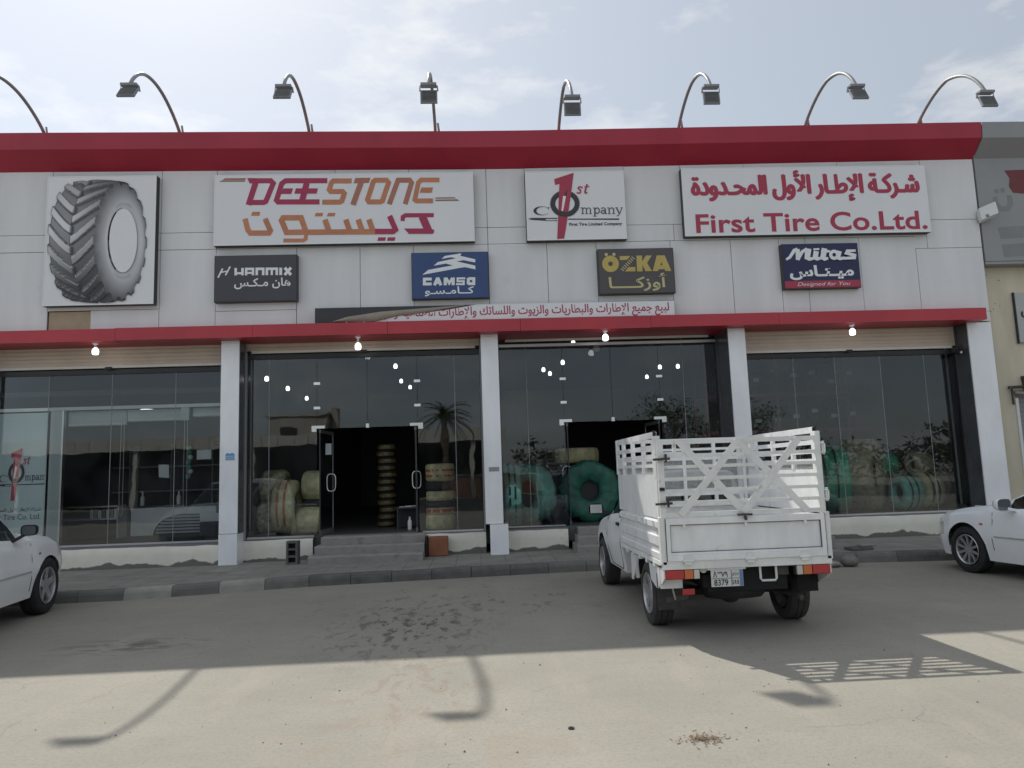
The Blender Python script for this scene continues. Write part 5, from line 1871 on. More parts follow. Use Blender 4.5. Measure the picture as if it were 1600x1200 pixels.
# tall stack seen through the open door
ordn = ['lowest', 'second', 'third', 'fourth', 'fifth', 'sixth', 'seventh', 'eighth', 'ninth', 'tenth', 'eleventh', 'topmost']
for i in range(12):
    z = 0.57 + i * 0.147
    lb = f'{ordn[i]} tyre from the floor in the tall gold banded stack inside the left doorway' if 0 < i < 11 else f'{ordn[i]} tyre of the tall gold banded stack inside the left doorway'
    t = thing('tyre', lb, 'tyre', (-1.98 + 0.012 * ((i * 7) % 5 - 2), 15.95, z + 0.073), 'tyres in the tall stack inside the doorway')
    b = MB()
    b.lathe([(-0.05, 0.11), (-0.07, 0.13), (-0.071, 0.165), (-0.045, 0.185), (0.045, 0.185), (0.071, 0.165), (0.07, 0.13), (0.05, 0.11)], (0, 0, 0), Z_, 'rubber', 28)
    b.build('tread', t, smooth='auto')
    b = MB()
    b.lathe([(-0.035, 0.187), (-0.01, 0.189), (0.035, 0.187)], (0, 0, 0), Z_, 'gold_wrap', 28)
    b.build('paper_band', t)
# little table with papers beside the door
t = thing('side_table', 'small black table with papers just inside the left doorway', 'table', (-1.45, 15.1, 0.57))
b = MB(); b.box(-1.68, -1.22, 14.9, 15.35, 0.98, 1.01, 'charcoal'); b.build('tabletop', t, True)
for q, w_ in ((-1.66, 14.92), (-1.26, 14.92), (-1.66, 15.3), (-1.26, 15.3)):
    b = MB(); b.box(q, q + 0.03, w_, w_ + 0.03, 0.57, 0.98, 'charcoal'); b.build('leg', t, True)
b = MB(); b.box(-1.64, -1.26, 15.26, 15.3, 0.6, 0.98, 'black'); b.build('back_panel', t, True)
o = MB(); o.box(-1.62, -1.36, 14.93, 15.12, 1.012, 1.02, 'paper'); o.box(-1.50, -1.28, 14.96, 15.2, 1.022, 1.03, 'paper')
tag(o.build('papers'), 'white papers lying on the small black table in the doorway', 'papers')
t = thing('white_bottle', 'white bottle on the floor under the small table in the left doorway', 'bottle', (-1.40, 14.86, 0.57))
b = MB(); b.lathe([(0, 0), (0, 0.04), (0.16, 0.042), (0.2, 0.02), (0.25, 0.018), (0.25, 0)], (-1.40, 14.86, 0.572), Z_, 'white_plastic', 16); b.build('body', t, True, smooth='auto')
# bay without a shutter
wrapped('big green wrapped tyre facing out of the right-hand doorway', (2.28, 15.25, 1.20), 0.63, 0.5, Y_, 'green_dark', rin=0.31, seed=31, lumpy=0.09)
wrapped('brown wrapped tyre lying behind and above the big green tyre', (2.2, 16.3, 1.95), 0.5, 0.34, Z_, 'tan_wrap', seed=32)
wrapped('pale turquoise wrapped tyre standing at the column in the bay without a shutter', (0.66, 14.95, 1.18), 0.62, 0.36, X_, 'turq_wrap', 'strap_dark', seed=33)
wrapped('second turquoise wrapped tyre leaning behind the first by the column', (1.10, 15.5, 1.17), 0.60, 0.42, (0.8, 0.6, 0), 'turq_wrap', seed=34)
# right end bay
wrapped('large green wrapped tyre behind the right end glass beside the pickup cage', (7.42, 15.35, 1.27), 0.70, 0.75, (0.95, -0.3, 0), 'green_wrap', 'strap_dark', seed=35, lumpy=0.04)
wrapped('huge brown wrapped tyre standing behind the right end glass', (8.30, 15.5, 1.33), 0.76, 0.62, (0.75, -0.65, 0), 'brown_wrap', seed=36)
wrapped('green wrapped tyre with a white tag right of the huge brown tyre', (9.02, 15.2, 0.93), 0.36, 0.44, X_, 'turq_wrap', 'strap_dark', seed=37)
wrapped('small green wrapped tyre behind and above the tagged green tyre', (8.95, 15.9, 1.52), 0.26, 0.5, X_, 'green_wrap', seed=38)
wrapped('tan wrapped tyre standing in the right end window', (9.40, 15.1, 0.97), 0.37, 0.40, X_, 'tan_wrap', 'strap_dark', seed=39)
wrapped('pale wrapped tyre resting on the tan tyres in the right end window', (9.45, 15.35, 1.53), 0.24, 0.42, X_, 'brown_wrap', seed=40)
wrapped('pale grey wrapped bundle at the far right end of the window', (9.70, 15.2, 1.05), 0.30, 0.3, X_, 'brown_wrap', seed=41)
# tall rack of tyres with white stickers
t = thing('tyre_rack', 'tall dark rack with red uprights behind the right end glass', 'rack', (7.6, 18.0, 0.57))
for x in (5.6, 7.35, 9.1):
    b = MB()
    b.box(x - 0.03, x + 0.03, 17.45, 17.51, 0.57, 4.6, 'rack_red'); b.box(x - 0.03, x + 0.03, 18.4, 18.46, 0.57, 4.6, 'rack_red')
    b.build('upright', t, True)
SH = [1.55, 2.45, 3.35]
for z in SH:
    b = MB()
    b.box(5.6, 9.7, 17.46, 17.52, z - 0.08, z, 'rack_red'); b.box(5.6, 9.7, 18.4, 18.45, z - 0.08, z, 'rack_red')
    b.build('shelf_beam', t, True)
proto = None
names = ['bottom', 'middle', 'top']
num = ['first', 'second', 'third', 'fourth', 'fifth', 'sixth', 'seventh', 'eighth']
for si, z in enumerate(SH):
    for i in range(8):
        x = 5.95 + i * 0.47
        lb = f'dark tyre with a white sticker, {num[i]} from the left on the {names[si]} rack shelf'
        if proto is None:
            t = thing('tyre', lb, 'tyre', (x, 17.9, z + 0.37), 'stickered tyres on the tall rack')
            b = MB()
            b.lathe([(-0.1, 0.22), (-0.12, 0.27), (-0.12, 0.33), (-0.09, 0.365), (0.09, 0.365), (0.12, 0.33), (0.12, 0.27), (0.1, 0.22)], (0, 0, 0), X_, 'rubber', 32)
            b.build('tread', t, smooth='auto')
            b = MB(); b.box(-0.075, 0.075, -0.372, -0.366, -0.02, 0.07, 'paper'); b.build('sticker', t)
            proto = t
        else:
            t = copy_tree(proto)
            t.location = (x, 17.9, z + 0.37)
            t['label'] = lb
        rr_ = random.Random(si * 20 + i)
        t.rotation_euler = (rr_.uniform(-0.5, 0.5), 0, 0)

# ------------------------------------------------------------------ the office at the left
t = thing('reception_desk', 'pale reception desk with a dark louvred arch in its front', 'desk', (-6.7, 15.9, 0.57))
b = MB(); b.box(-7.35, -5.55, 15.9, 16.5, 1.15, 1.19, 'charcoal'); b.build('desktop', t, True)
b = MB()
arch = [(-7.33, 0.572), (-7.33, 1.148), (-5.57, 1.148), (-5.57, 0.98)] + [(-6.25 - 0.62 * sin(a_) * 1.0 if False else -6.25 + 0.62 * cos(a_), 0.572 + 0.42 * sin(a_)) for a_ in np.linspace(pi / 2, pi, 12)]
arch = [(-7.33, 0.572), (-7.33, 1.148), (-5.57, 1.148), (-5.57, 0.99), (-6.25, 0.99)] + [(-6.25 - 0.62 * sin(a_), 0.572 + 0.42 * cos(a_)) for a_ in np.linspace(0.05, pi / 2, 12)]
b.prism(arch, 'y', 15.92, 15.96, 'counter')
b.build('front_panel', t, True)
b = MB()
for q in range(6):
    z = 0.60 + q * 0.065
    b.box(-6.83 + 0.02 * q * q * 0.5, -5.57, 15.97, 16.0, z, z + 0.04, 'shelf')
b.box(-6.9, -5.57, 16.01, 16.03, 0.572, 1.14, 'black')
b.build('louvre', t, True)
def bottle(x, y, z, label, pump=False):
    t = thing('bottle', label, 'bottle', (x, y, z))
    b = MB(); b.lathe([(0, 0), (0, 0.045), (0.17, 0.045), (0.21, 0.018), (0.25, 0.018), (0.25, 0)], (x, y, z + 0.001), Z_, 'white_plastic', 16); b.build('body', t, True, smooth='auto')
    b = MB()
    b.lathe([(0.25, 0), (0.25, 0.02), (0.29, 0.02), (0.29, 0)], (x, y, z), Z_, 'white_plastic', 12)
    if pump: b.bar((x - 0.05, y, z + 0.30), (x + 0.02, y, z + 0.30), 0.015, 0.015, 'white_plastic')
    b.build('cap', t, True)
bottle(-6.42, 16.1, 1.19, 'white bottle standing near the middle of the reception desk')
bottle(-7.18, 16.1, 1.19, 'white pump bottle at the left end of the reception desk', True)
t = thing('display_shelf', 'low dark cabinet with leaflets and boxes left of the desk', 'shelf', (-8.0, 15.6, 0.57))
for z in (0.95, 1.2):
    b = MB(); b.box(-7.75, -7.42, 15.5, 15.9, z, z + 0.03, 'counter'); b.box(-8.6, -7.75, 15.5, 15.9, z, z + 0.03, 'shelf'); b.build('shelf_board', t, True)
b = MB(); b.box(-8.65, -8.6, 15.5, 15.9, 0.57, 1.2, 'charcoal'); b.box(-7.42, -7.39, 15.5, 15.9, 0.57, 1.2, 'shelf'); b.build('side_panel', t, True)
b = MB(); b.box(-8.6, -7.42, 15.86, 15.9, 0.57, 1.2, 'black'); b.build('back_panel', t, True)
for i in range(7):
    b = MB()
    x = -7.98 + i * 0.08
    b.box(x, x + 0.06, 15.55, 15.8, 0.982, 1.16 - 0.01 * (i % 3), ['paper', 'beige', 'counter', 'brick_red'][i % 4])
    tag(b.build('folder'), f'{num[i]} folder from the left on the lower board of the dark cabinet', 'folder', 'folders in the dark office cabinet')
t = thing('wall_shelving', 'dark open shelving on the back wall of the office', 'shelving', (-6.4, 18.9, 0.57))
for z in (1.45, 2.05):
    b = MB(); b.box(-9.0, -4.7, 18.5, 18.98, z, z + 0.035, 'shelf'); b.build('shelf_board', t, True)
for x in (-8.6, -7.6, -6.6, -5.6):
    b = MB(); b.box(x, x + 0.03, 18.52, 18.98, 0.6, 2.6, 'shelf'); b.build('divider', t, True)
t = thing('office_chair', 'black office chair at the right end of the office', 'chair', (-5.1, 15.6, 0.57))
b = MB()
vs = []
for j in range(7):
    for i in range(7):
        u, v = i / 6 - 0.5, j / 6
        vs.append((-5.1 + u * 0.46 * (1 - 0.15 * v), 15.8 + 0.06 * v + 0.25 * u * u, 1.02 + 0.55 * v - 0.10 * v * abs(u)))
b.add(vs, [(j * 7 + i, j * 7 + i + 1, (j + 1) * 7 + i + 1, (j + 1) * 7 + i) for j in range(6) for i in range(6)], 'black')
o = b.build('backrest', t, True, smooth=True); sm = o.modifiers.new('s', 'SOLIDIFY'); sm.thickness = 0.06
b = MB(); b.box(-5.35, -4.85, 15.35, 15.8, 0.96, 1.04, 'black'); b.build('seat', t, True, bevel=0.03)
b = MB(); b.lathe([(0, 0.03), (0.4, 0.03)], (-5.1, 15.58, 0.58), Z_, 'charcoal', 12)
for q in range(5):
    b.bar((-5.1, 15.58, 0.63), (-5.1 + 0.28 * cos(q * 1.257), 15.58 + 0.28 * sin(q * 1.257), 0.60), 0.04, 0.03, 'charcoal')
b.build('base', t, True)
t = thing('cardboard_carton', 'pale carton on the floor beside the office chair', 'box', (-5.35, 15.2, 0.57))
b = MB(); b.box(-5.6, -5.12, 15.1, 15.35, 0.86, 1.02, 'counter'); b.box(-5.6, -5.12, 15.1, 15.35, 0.572, 0.858, 'charcoal'); b.build('carton', t, True)
t = thing('hand_dryer', 'green and white plant-like ornament hanging at the right office pane', 'ornament', (-5.52, 14.3, 1.9))
t.name = 'hanging_ornament'
b = MB()
for i in range(7):
    b.lathe([(-0.05, 0), (-0.03, 0.045), (0.03, 0.05), (0.05, 0)], (-5.52 + 0.02 * (i % 3 - 1), 14.3, 2.30 - i * 0.09), (0.2 * (i % 2), 0.3, 1), ['turq_wrap', 'green_wrap', 'white_plastic'][i % 3], 10)
b.build('ornament', t, True, smooth=True)
b = MB(); b.box(-5.30, -5.03, 14.075, 14.08, 2.07, 2.25, 'paper')
tag(b.build('notice'), 'upper white paper notice taped inside the right office pane', 'notice')
b = MB(); b.prism([(-5.99, 1.76), (-5.80, 1.74), (-5.81, 1.99), (-6.0, 2.0)], 'y', 14.075, 14.08, 'paper')
tag(b.build('notice'), 'lower tilted white paper notice taped inside the middle office pane', 'notice')
t = thing('ceiling_lamp', 'flat round ceiling lamp glowing in the office', 'lamp', (-7.35, 16.6, 3.35))
b = MB(); b.lathe([(0, 0.16), (-0.04, 0.16), (-0.05, 0.15)], (-7.35, 16.6, 3.349), Z_, 'white_plastic', 24); b.build('rim', t, True)
b = MB(); b.lathe([(-0.045, 0), (-0.045, 0.148)], (-7.35, 16.6, 3.349), Z_, 'panel_light', 24); b.build('diffuser', t, True)

# ------------------------------------------------------------------ vehicles
def pch(keys, y):
    ks = sorted(keys)
    return float(np.interp(y, [k_[0] for k_ in ks], [k_[1] for k_ in ks]))

class Shell:
    """Car body as a lofted skin. y runs forward, the front axle is y = 0."""
    def __init__(s, top, belt, half, bottom, arches, y0, y1, roof_in=0.80, tumble=0.78, step=0.05, half_bot=0.94):
        s.top, s.belt, s.half, s.bottom, s.arches = top, belt, half, bottom, arches
        ys = set(np.round(np.arange(y0, y1 + 1e-6, step), 4)) | {y1}
        for (ya, ra) in arches:
            for q in np.linspace(-1, 1, 25):
                ys.add(round(ya + ra * sin(q * pi / 2), 4))
        for kk in (top, belt, half):
            for q in kk:
                if y0 <= q[0] <= y1: ys.add(round(q[0], 4))
        ys = sorted(q for q in ys if y0 - 1e-6 <= q <= y1 + 1e-6)
        s.ys = [ys[0]] + [b for a, b in zip(ys, ys[1:]) if b - a > 0.004]
        s.tumble, s.hb = tumble, half_bot
        s.sec = [s.section(y) for y in s.ys]
    def zbot(s, y):
        z = pch(s.bottom, y)
        for (ya, ra, *r) in s.arches:
            d = abs(y - ya)
            if d < ra: z = max(z, 0.33 + math.sqrt(ra * ra - d * d) * 1.0)
        return z
    def section(s, y):
        w = pch(s.half, y); zt = pch(s.top, y); zb = min(pch(s.belt, y), zt - 0.03); z0 = s.zbot(y)
        hgt = zt - zb
        k_ = min(1, hgt / 0.30)
        zf = pch(s.bottom, y)
        def wz(z):                      # body side curvature
            u = (z - zf) / max(0.05, (zb - zf))
            return w * (s.hb + (1 - s.hb) * min(1, u / 0.45) if u < 0.45 else 1 - 0.035 * ((u - 0.45) / 0.55) ** 2)
        P = []
        z0 = min(z0, zb - 0.04)
        for q in (0, 0.12, 0.3, 0.5, 0.7, 0.87):
            z = z0 + (zb - z0) * q
            P.append((wz(z), z))
        P.append((w * 0.95, zb))
        wr = w * (s.tumble if hgt > 0.12 else s.tumble + 0.04)
        zr = zt - 0.035 * k_ - 0.008
        a = (w * 0.935, zb + 0.012 * k_)
        P.append(a)
        P.append((a[0] + (wr - a[0]) * 0.06, a[1] + (zr - a[1]) * 0.06))
        P.append((a[0] + (wr - a[0]) * 0.88, a[1] + (zr - a[1]) * 0.88))
        P.append((wr, zr))
        P.append((wr * 0.90, zt - 0.012 * k_))
        P.append((wr * 0.5, zt + 0.006))
        P.append((0, zt + 0.012))
        return P
    def x_at(s, y, z):
        P = s.section(y)
        for a, b in zip(P, P[1:]):
            if a[1] <= z <= b[1]:
                t = (z - a[1]) / max(1e-6, b[1] - a[1])
                return a[0] + (b[0] - a[0]) * t
        return P[0][0]
    def faces(s, want, sides=(1, -1)):
        """want(i, row, ym) -> material or None; returns MB"""
        mb = MB()
        K = len(s.sec[0])
        for side in sides:
            for i in range(len(s.ys) - 1):
                for r in range(K - 1):
                    m = want(i, r, (s.ys[i] + s.ys[i + 1]) / 2)
                    if m is None: continue
                    q = [(s.sec[i][r], s.ys[i]), (s.sec[i][r + 1], s.ys[i]), (s.sec[i + 1][r + 1], s.ys[i + 1]), (s.sec[i + 1][r], s.ys[i + 1])]
                    vs = [(side * p[0], y, p[1]) for p, y in q]
                    if side < 0: vs = vs[::-1]
                    mb.add(vs, [(0, 1, 2, 3)], m)
        return mb

def weld(o, d=0.0008):
    bm = bmesh.new(); bm.from_mesh(o.data)
    bmesh.ops.remove_doubles(bm, verts=bm.verts, dist=d)
    bmesh.ops.dissolve_degenerate(bm, edges=bm.edges, dist=0.0002)
    bmesh.ops.recalc_face_normals(bm, faces=bm.faces)
    bm.to_mesh(o.data); bm.free()
    for p_ in o.data.polygons: p_.use_smooth = True
    o.data.set_sharp_from_angle(angle=rad(42))

def wheel(parent, x, y, R, w, spokes, style, side, tyre_m='rubber'):
    """side = +1 means the outer face looks to +x"""
    h = holder('wheel', parent, (x, y, R))
    b = MB()
    k_ = w / 2
    rr_ = R * 0.64
    prof = [(-k_ * 0.7, rr_), (-k_, R * 0.74), (-k_, R * 0.86), (-k_ * 0.86, R * 0.965), (-k_ * 0.6, R), (-k_ * 0.32, R), (-k_ * 0.30, R * 0.975), (-k_ * 0.24, R * 0.975), (-k_ * 0.22, R), (k_ * 0.22, R), (k_ * 0.24, R * 0.975), (k_ * 0.30, R * 0.975), (k_ * 0.32, R), (k_ * 0.6, R), (k_ * 0.86, R * 0.965), (k_, R * 0.86), (k_, R * 0.74), (k_ * 0.8, rr_)]
    b.lathe(prof, (0, 0, 0), (1, 0, 0), tyre_m, 48)
    b.build('tyre', h, smooth='auto')
    b = MB()
    o = side * k_
    b.lathe([(o * 0.92, rr_ * 1.02), (o * 0.98, rr_ * 0.985), (o * 0.86, rr_ * 0.92), (o * 0.1, rr_ * 0.86), (-o * 0.8, rr_ * 0.95)], (0, 0, 0), (1, 0, 0), 'rim', 40)
    b.lathe([(o * 0.12, 0), (o * 0.12, rr_ * 0.9)], (0, 0, 0), (1, 0, 0), 'rim_dark', 32)
    b.lathe([(o * 0.72, 0.0), (o * 0.74, rr_ * 0.10), (o * 0.68, rr_ * 0.22), (o * 0.4, rr_ * 0.24)], (0, 0, 0), (1, 0, 0), 'rim', 24)
    for q in range(spokes):
        a = 2 * pi * q / spokes + 0.3
        d = Vector((0, cos(a), sin(a))); tdir = Vector((0, -sin(a), cos(a)))
        wi, wo = style
        pts = []
        for rad_, ww, ox in ((rr_ * 0.14, wi, 0.70), (rr_ * 0.55, (wi + wo) / 2, 0.74), (rr_ * 0.93, wo, 0.84)):
            for sg in (-1, 1):
                pts.append(d * rad_ + tdir * (sg * ww * rr_ / 2) + Vector((o * ox, 0, 0)))
        n_ = len(pts)
        back = [p - Vector((o * 0.25, 0, 0)) for p in pts]
        b.add(pts + back, [(0, 1, 3, 2), (2, 3, 5, 4), (6, 8, 9, 7), (8, 10, 11, 9), (0, 2, 8, 6), (2, 4, 10, 8), (1, 7, 9, 3), (3, 9, 11, 5)], 'rim')
    r_ = b.build('rim', h)
    return h

def car(name, label, loc, rz, S, win, shield, rear_shield, roofs, wheels, spokes, style, R, tw, wheelbase, mirror, mould_z, handles, indicator, mirror_m, extra=None):
    root = thing(name, label, 'car', loc, None, rz)
    K = len(S.sec[0])
    def is_glass(i, r, y):
        if r == 8:
            h = S.sec[i][9][1] - S.sec[i][8][1]; h2 = S.sec[i + 1][9][1] - S.sec[i + 1][8][1]
            if min(h, h2) > 0.03 and any(a < y < b for a, b in win): return 'side'
        if r >= 10 and shield[0] < y < shield[1]: return 'front'
        if r >= 10 and rear_shield[0] < y < rear_shield[1]: return 'rear'
        return None
    def pillar(i, r, y):
        return r in (7, 8, 9) and (S.sec[i][9][1] - S.sec[i][8][1]) > 0.03 and not is_glass(i, r, y) and r == 8 and win[0][0] < y < win[-1][1]
    b = S.faces(lambda i, r, y: None if is_glass(i, r, y) else ('black' if pillar(i, r, y) else 'car_white'))
    for e in (0, -1):
        P = S.sec[e]
        b.poly([(p[0], S.ys[e], p[1]) for p in P] + [(-p[0], S.ys[e], p[1]) for p in P[::-1][1:]], 'car_white')
    bo = b.build('body', root); weld(bo)
    for nm, k_ in (('windscreen', 'front'), ('rear_window', 'rear')):
        o = S.faces(lambda i, r, y: 'car_glass' if is_glass(i, r, y) == k_ else None).build(nm, root); weld(o)
    for sd in (1, -1):
        for wa, wb in win:
            o = S.faces(lambda i, r, y: 'car_glass' if is_glass(i, r, y) == 'side' and wa < y < wb else None, (sd,)).build('side_window', root); weld(o)
    # dark cabin and wheel housings
    b = MB()
    yb0, yb1 = S.ys[0] + 0.25, S.ys[-1] - 0.25
    b.box(-0.55, 0.55, yb0, yb1, 0.26, 0.62, 'under')
    b.box(-0.70, 0.70, roofs[0] - 0.4, roofs[1] + 0.2, 0.62, 0.82, 'under')
    for yy in (0, -wheelbase):
        b.box(-0.78, 0.78, yy - R - 0.06, yy + R + 0.06, 0.36, 0.70 if yy == 0 else 0.74, 'under')
    b.build('underbody', root)
    b = MB()
    for sx in (-0.36, 0.36):
        b.box(sx - 0.22, sx + 0.22, roofs[1] - 0.35, roofs[1] - 0.2, 0.8, 1.18, 'charcoal')
        b.box(sx - 0.10, sx + 0.10, roofs[1] - 0.33, roofs[1] - 0.24, 1.2, 1.34, 'charcoal')
    b.build('seat', root, bevel=0.03)
    for yy in (0, -wheelbase):
        for sx in (-1, 1):
            wheel(root, sx * wheels, yy, R, tw, spokes, style, sx)
    # shut lines and rubbing strip
    b = MB()
    def line(pts, rr=0.005, m='black'):
        for sx in (1, -1):
            b.tube([(sx * (S.x_at(y, z) + 0.0005), y, z) for y, z in pts], rr, m, 6)
    zb_ = lambda y: pch(S.belt, y)
    yd = shield[0] + 0.55
    d0 = -0.52
    line([(d0, zb_(d0) - 0.03), (d0 - 0.01, 0.75), (d0 + 0.02, 0.5), (d0 + 0.02, 0.36)])
    d1 = d0 - 1.12
    line([(d1, zb_(d1) - 0.02), (d1, 0.7), (d1 + 0.02, 0.36)])
    line([(d1 - 0.92, zb_(d1) - 0.02), (d1 - 0.85, 0.75)])
    b.build('shut_line', root)
    b = MB()
    for (ya, yb) in ((d0 - 0.03, d1 + 0.03), (d1 - 0.03, d1 - 0.75)):
        for sx in (1, -1):
            b.tube([(sx * (S.x_at(y, mould_z) + 0.004), y, mould_z) for y in np.linspace(ya, yb, 6)], 0.011, 'car_grey', 6)
    b.build('side_moulding', root)
    for yh in handles:
        for sx in (1, -1):
            zz = zb_(yh) - 0.13
            b = MB()
            x = S.x_at(yh, zz)
            b.box(*sorted((sx * (x - 0.01), sx * (x + 0.028))), yh - 0.10, yh + 0.10, zz - 0.014, zz + 0.014, 'car_white')
            b.build('door_handle', root, bevel=0.008)
    for sx in (1, -1):
        b = MB()
        y, z = indicator
        x = S.x_at(y, z)
        b.box(*sorted((sx * (x - 0.01), sx * (x + 0.006))), y - 0.03, y + 0.03, z - 0.014, z + 0.014, 'lamp_orange' if mirror_m != 'black' else 'lamp_grey')
        b.build('side_indicator', root, bevel=0.004)
        # door mirror
        ym, zm = mirror
        xm = S.x_at(ym, zb_(ym) - 0.02)
        b = MB()
        b.bar((sx * (xm - 0.05), ym - 0.02, zb_(ym) + 0.0), (sx * (xm + 0.10), ym + 0.02, zm - 0.06), 0.07, 0.035, mirror_m)
        # rounded housing
        ms = 0.78 if mirror_m == 'black' else 0.92
        cx, cy, cz = sx * (xm + 0.15), ym + 0.035, zm - 0.01
        vs, fs = [], []
        n_ = 20
        rings = [(-0.06, 0.96), (-0.05, 1.0), (0.0, 0.97), (0.05, 0.78), (0.08, 0.4)]
        for dy, sc in rings:
            for q in range(n_):
                a = 2 * pi * q / n_
                c_, s_ = cos(a), sin(a)
                vs.append((cx + 0.115 * ms * sc * np.sign(c_) * abs(c_) ** 0.55, cy + dy, cz + 0.085 * ms * sc * np.sign(s_) * abs(s_) ** 0.6))
        for i in range(len(rings) - 1):
            for q in range(n_):
                fs.append((i * n_ + q, i * n_ + (q + 1) % n_, (i + 1) * n_ + (q + 1) % n_, (i + 1) * n_ + q))
        fs.append(tuple((len(rings) - 1) * n_ + q for q in range(n_)))
        b.add(vs, fs, mirror_m)
        mo = b.build('door_mirror', root, smooth='auto')
        b = MB()
        b.poly([(cx + 0.10 * ms * np.sign(cos(a)) * abs(cos(a)) ** 0.55, cy - 0.052, cz + 0.072 * ms * np.sign(sin(a)) * abs(sin(a)) ** 0.6) for a in np.linspace(0, 2 * pi, 24, endpoint=False)], 'lens')
        b.build('mirror_glass', mo)
    # lamps wrap round the front corners
    for sx in (1, -1):
        b = MB()
        zt, y1 = pch(S.top, S.ys[-1] - 0.12), S.ys[-1]
        vs, fs = [], []
        ysl = np.linspace(y1 - 0.34, y1 - 0.03, 7)
        for y in ysl:
            for q in (0.66, 0.78, 0.9):
                z = S.zbot(y) * 0 + pch(S.belt, y) * q + 0.0
                vs.append((sx * (S.x_at(y, z) + 0.004), y, z))
        for i in range(6):
            for j in range(2):
                fs.append((i * 3 + j, i * 3 + j + 1, (i + 1) * 3 + j + 1, (i + 1) * 3 + j))
        b.add(vs, fs, 'lamp_clear')
        b.build('headlight', root, smooth=True)
    for sx in (1, -1):
        b = MB()
        y0 = S.ys[0]
        b.box(*sorted((sx * 0.45, sx * 0.74)), y0 - 0.012, y0 + 0.01, 0.72, 0.9, 'lamp_red')
        b.build('tail_light', root, bevel=0.01)
    # lower grille, number plate holder
    b = MB()
    y1 = S.ys[-1]
    b.box(-0.45, 0.45, y1 - 0.01, y1 + 0.006, 0.32, 0.44, 'black')
    b.build('grille', root)
    return root

# crossover at the left edge
sf = Shell(top=[(0.90, 0.74), (0.80, 0.86), (0.55, 0.96), (0.1, 1.02), (-0.40, 1.07), (-0.55, 1.09), (-0.70, 1.17), (-1.38, 1.60), (-1.7, 1.665), (-2.4, 1.69), (-3.1, 1.65), (-3.45, 1.55), (-3.72, 1.15), (-3.80, 0.98)],
           belt=[(0.90, 0.66), (0.7, 0.82), (0.3, 0.90), (-0.4, 0.97), (-1.4, 1.0), (-2.6, 1.03), (-3.6, 1.06), (-3.80, 0.94)],
           half=[(0.90, 0.50), (0.86, 0.62), (0.76, 0.74), (0.58, 0.83), (0.3, 0.90), (-0.2, 0.915), (-2.6, 0.92), (-3.3, 0.89), (-3.7, 0.80), (-3.80, 0.70)],
           bottom=[(0.90, 0.34), (0.6, 0.28), (0.2, 0.27), (-2.6, 0.27), (-3.3, 0.32), (-3.80, 0.42)],
           arches=[(0.0, 0.42), (-2.72, 0.42)], y0=-3.80, y1=0.90)
car('white_crossover', 'white crossover with black mirrors parked below the office window', (-6.58, 9.98, 0), rad(8), sf,
    win=[(-1.62, -0.80), (-2.55, -1.70), (-3.15, -2.62)], shield=(-1.38, -0.58), rear_shield=(-3.72, -3.45), roofs=(-3.3, -1.5),
    wheels=0.79, spokes=5, style=(0.42, 0.34), R=0.365, tw=0.225, wheelbase=2.72, mirror=(-0.92, 1.14), mould_z=0.60, handles=(-1.48, -2.5), indicator=(-0.30, 0.80), mirror_m='black')
# saloon at the right edge
ss = Shell(top=[(0.80, 0.66), (0.74, 0.73), (0.6, 0.83), (0.1, 0.91), (-0.38, 0.965), (-0.52, 0.99), (-0.66, 1.05), (-1.42, 1.36), (-1.8, 1.435), (-2.3, 1.44), (-2.75, 1.37), (-3.3, 1.09), (-3.45, 1.04), (-3.85, 1.0), (-3.92, 0.94)],
           belt=[(0.80, 0.60), (0.66, 0.72), (0.3, 0.82), (-0.4, 0.89), (-1.4, 0.92), (-2.6, 0.945), (-3.4, 0.96), (-3.92, 0.90)],
           half=[(0.80, 0.50), (0.77, 0.62), (0.69, 0.73), (0.54, 0.82), (0.28, 0.885), (-0.2, 0.90), (-2.6, 0.905), (-3.3, 0.87), (-3.8, 0.79), (-3.92, 0.70)],
           bottom=[(0.80, 0.30), (0.6, 0.22), (0.2, 0.21), (-2.6, 0.21), (-3.3, 0.27), (-3.92, 0.36)],
           arches=[(0.0, 0.375), (-2.74, 0.375)], y0=-3.92, y1=0.80)
car('white_saloon', 'white saloon with ten spoke wheels parked below the grey building', (7.76, 10.36, 0), rad(6), ss,
    win=[(-1.68, -0.78), (-2.55, -1.76)], shield=(-1.42, -0.54), rear_shield=(-3.3, -2.75), roofs=(-2.7, -1.5),
    wheels=0.775, spokes=10, style=(0.16, 0.17), R=0.325, tw=0.205, wheelbase=2.74, mirror=(-0.88, 1.0), mould_z=0.55, handles=(-1.5, -2.5), indicator=(-0.33, 0.70), mirror_m='car_white')

# ------------------------------------------------------------------ the pickup, seen from behind
tk = thing('pickup_truck', 'white pickup with a tall slatted stake cage, parked nose to the kerb', 'pickup truck', (2.54, 7.0, 0))
T = 'truck_white'; TF = 'truck_frame'
HW = 0.82
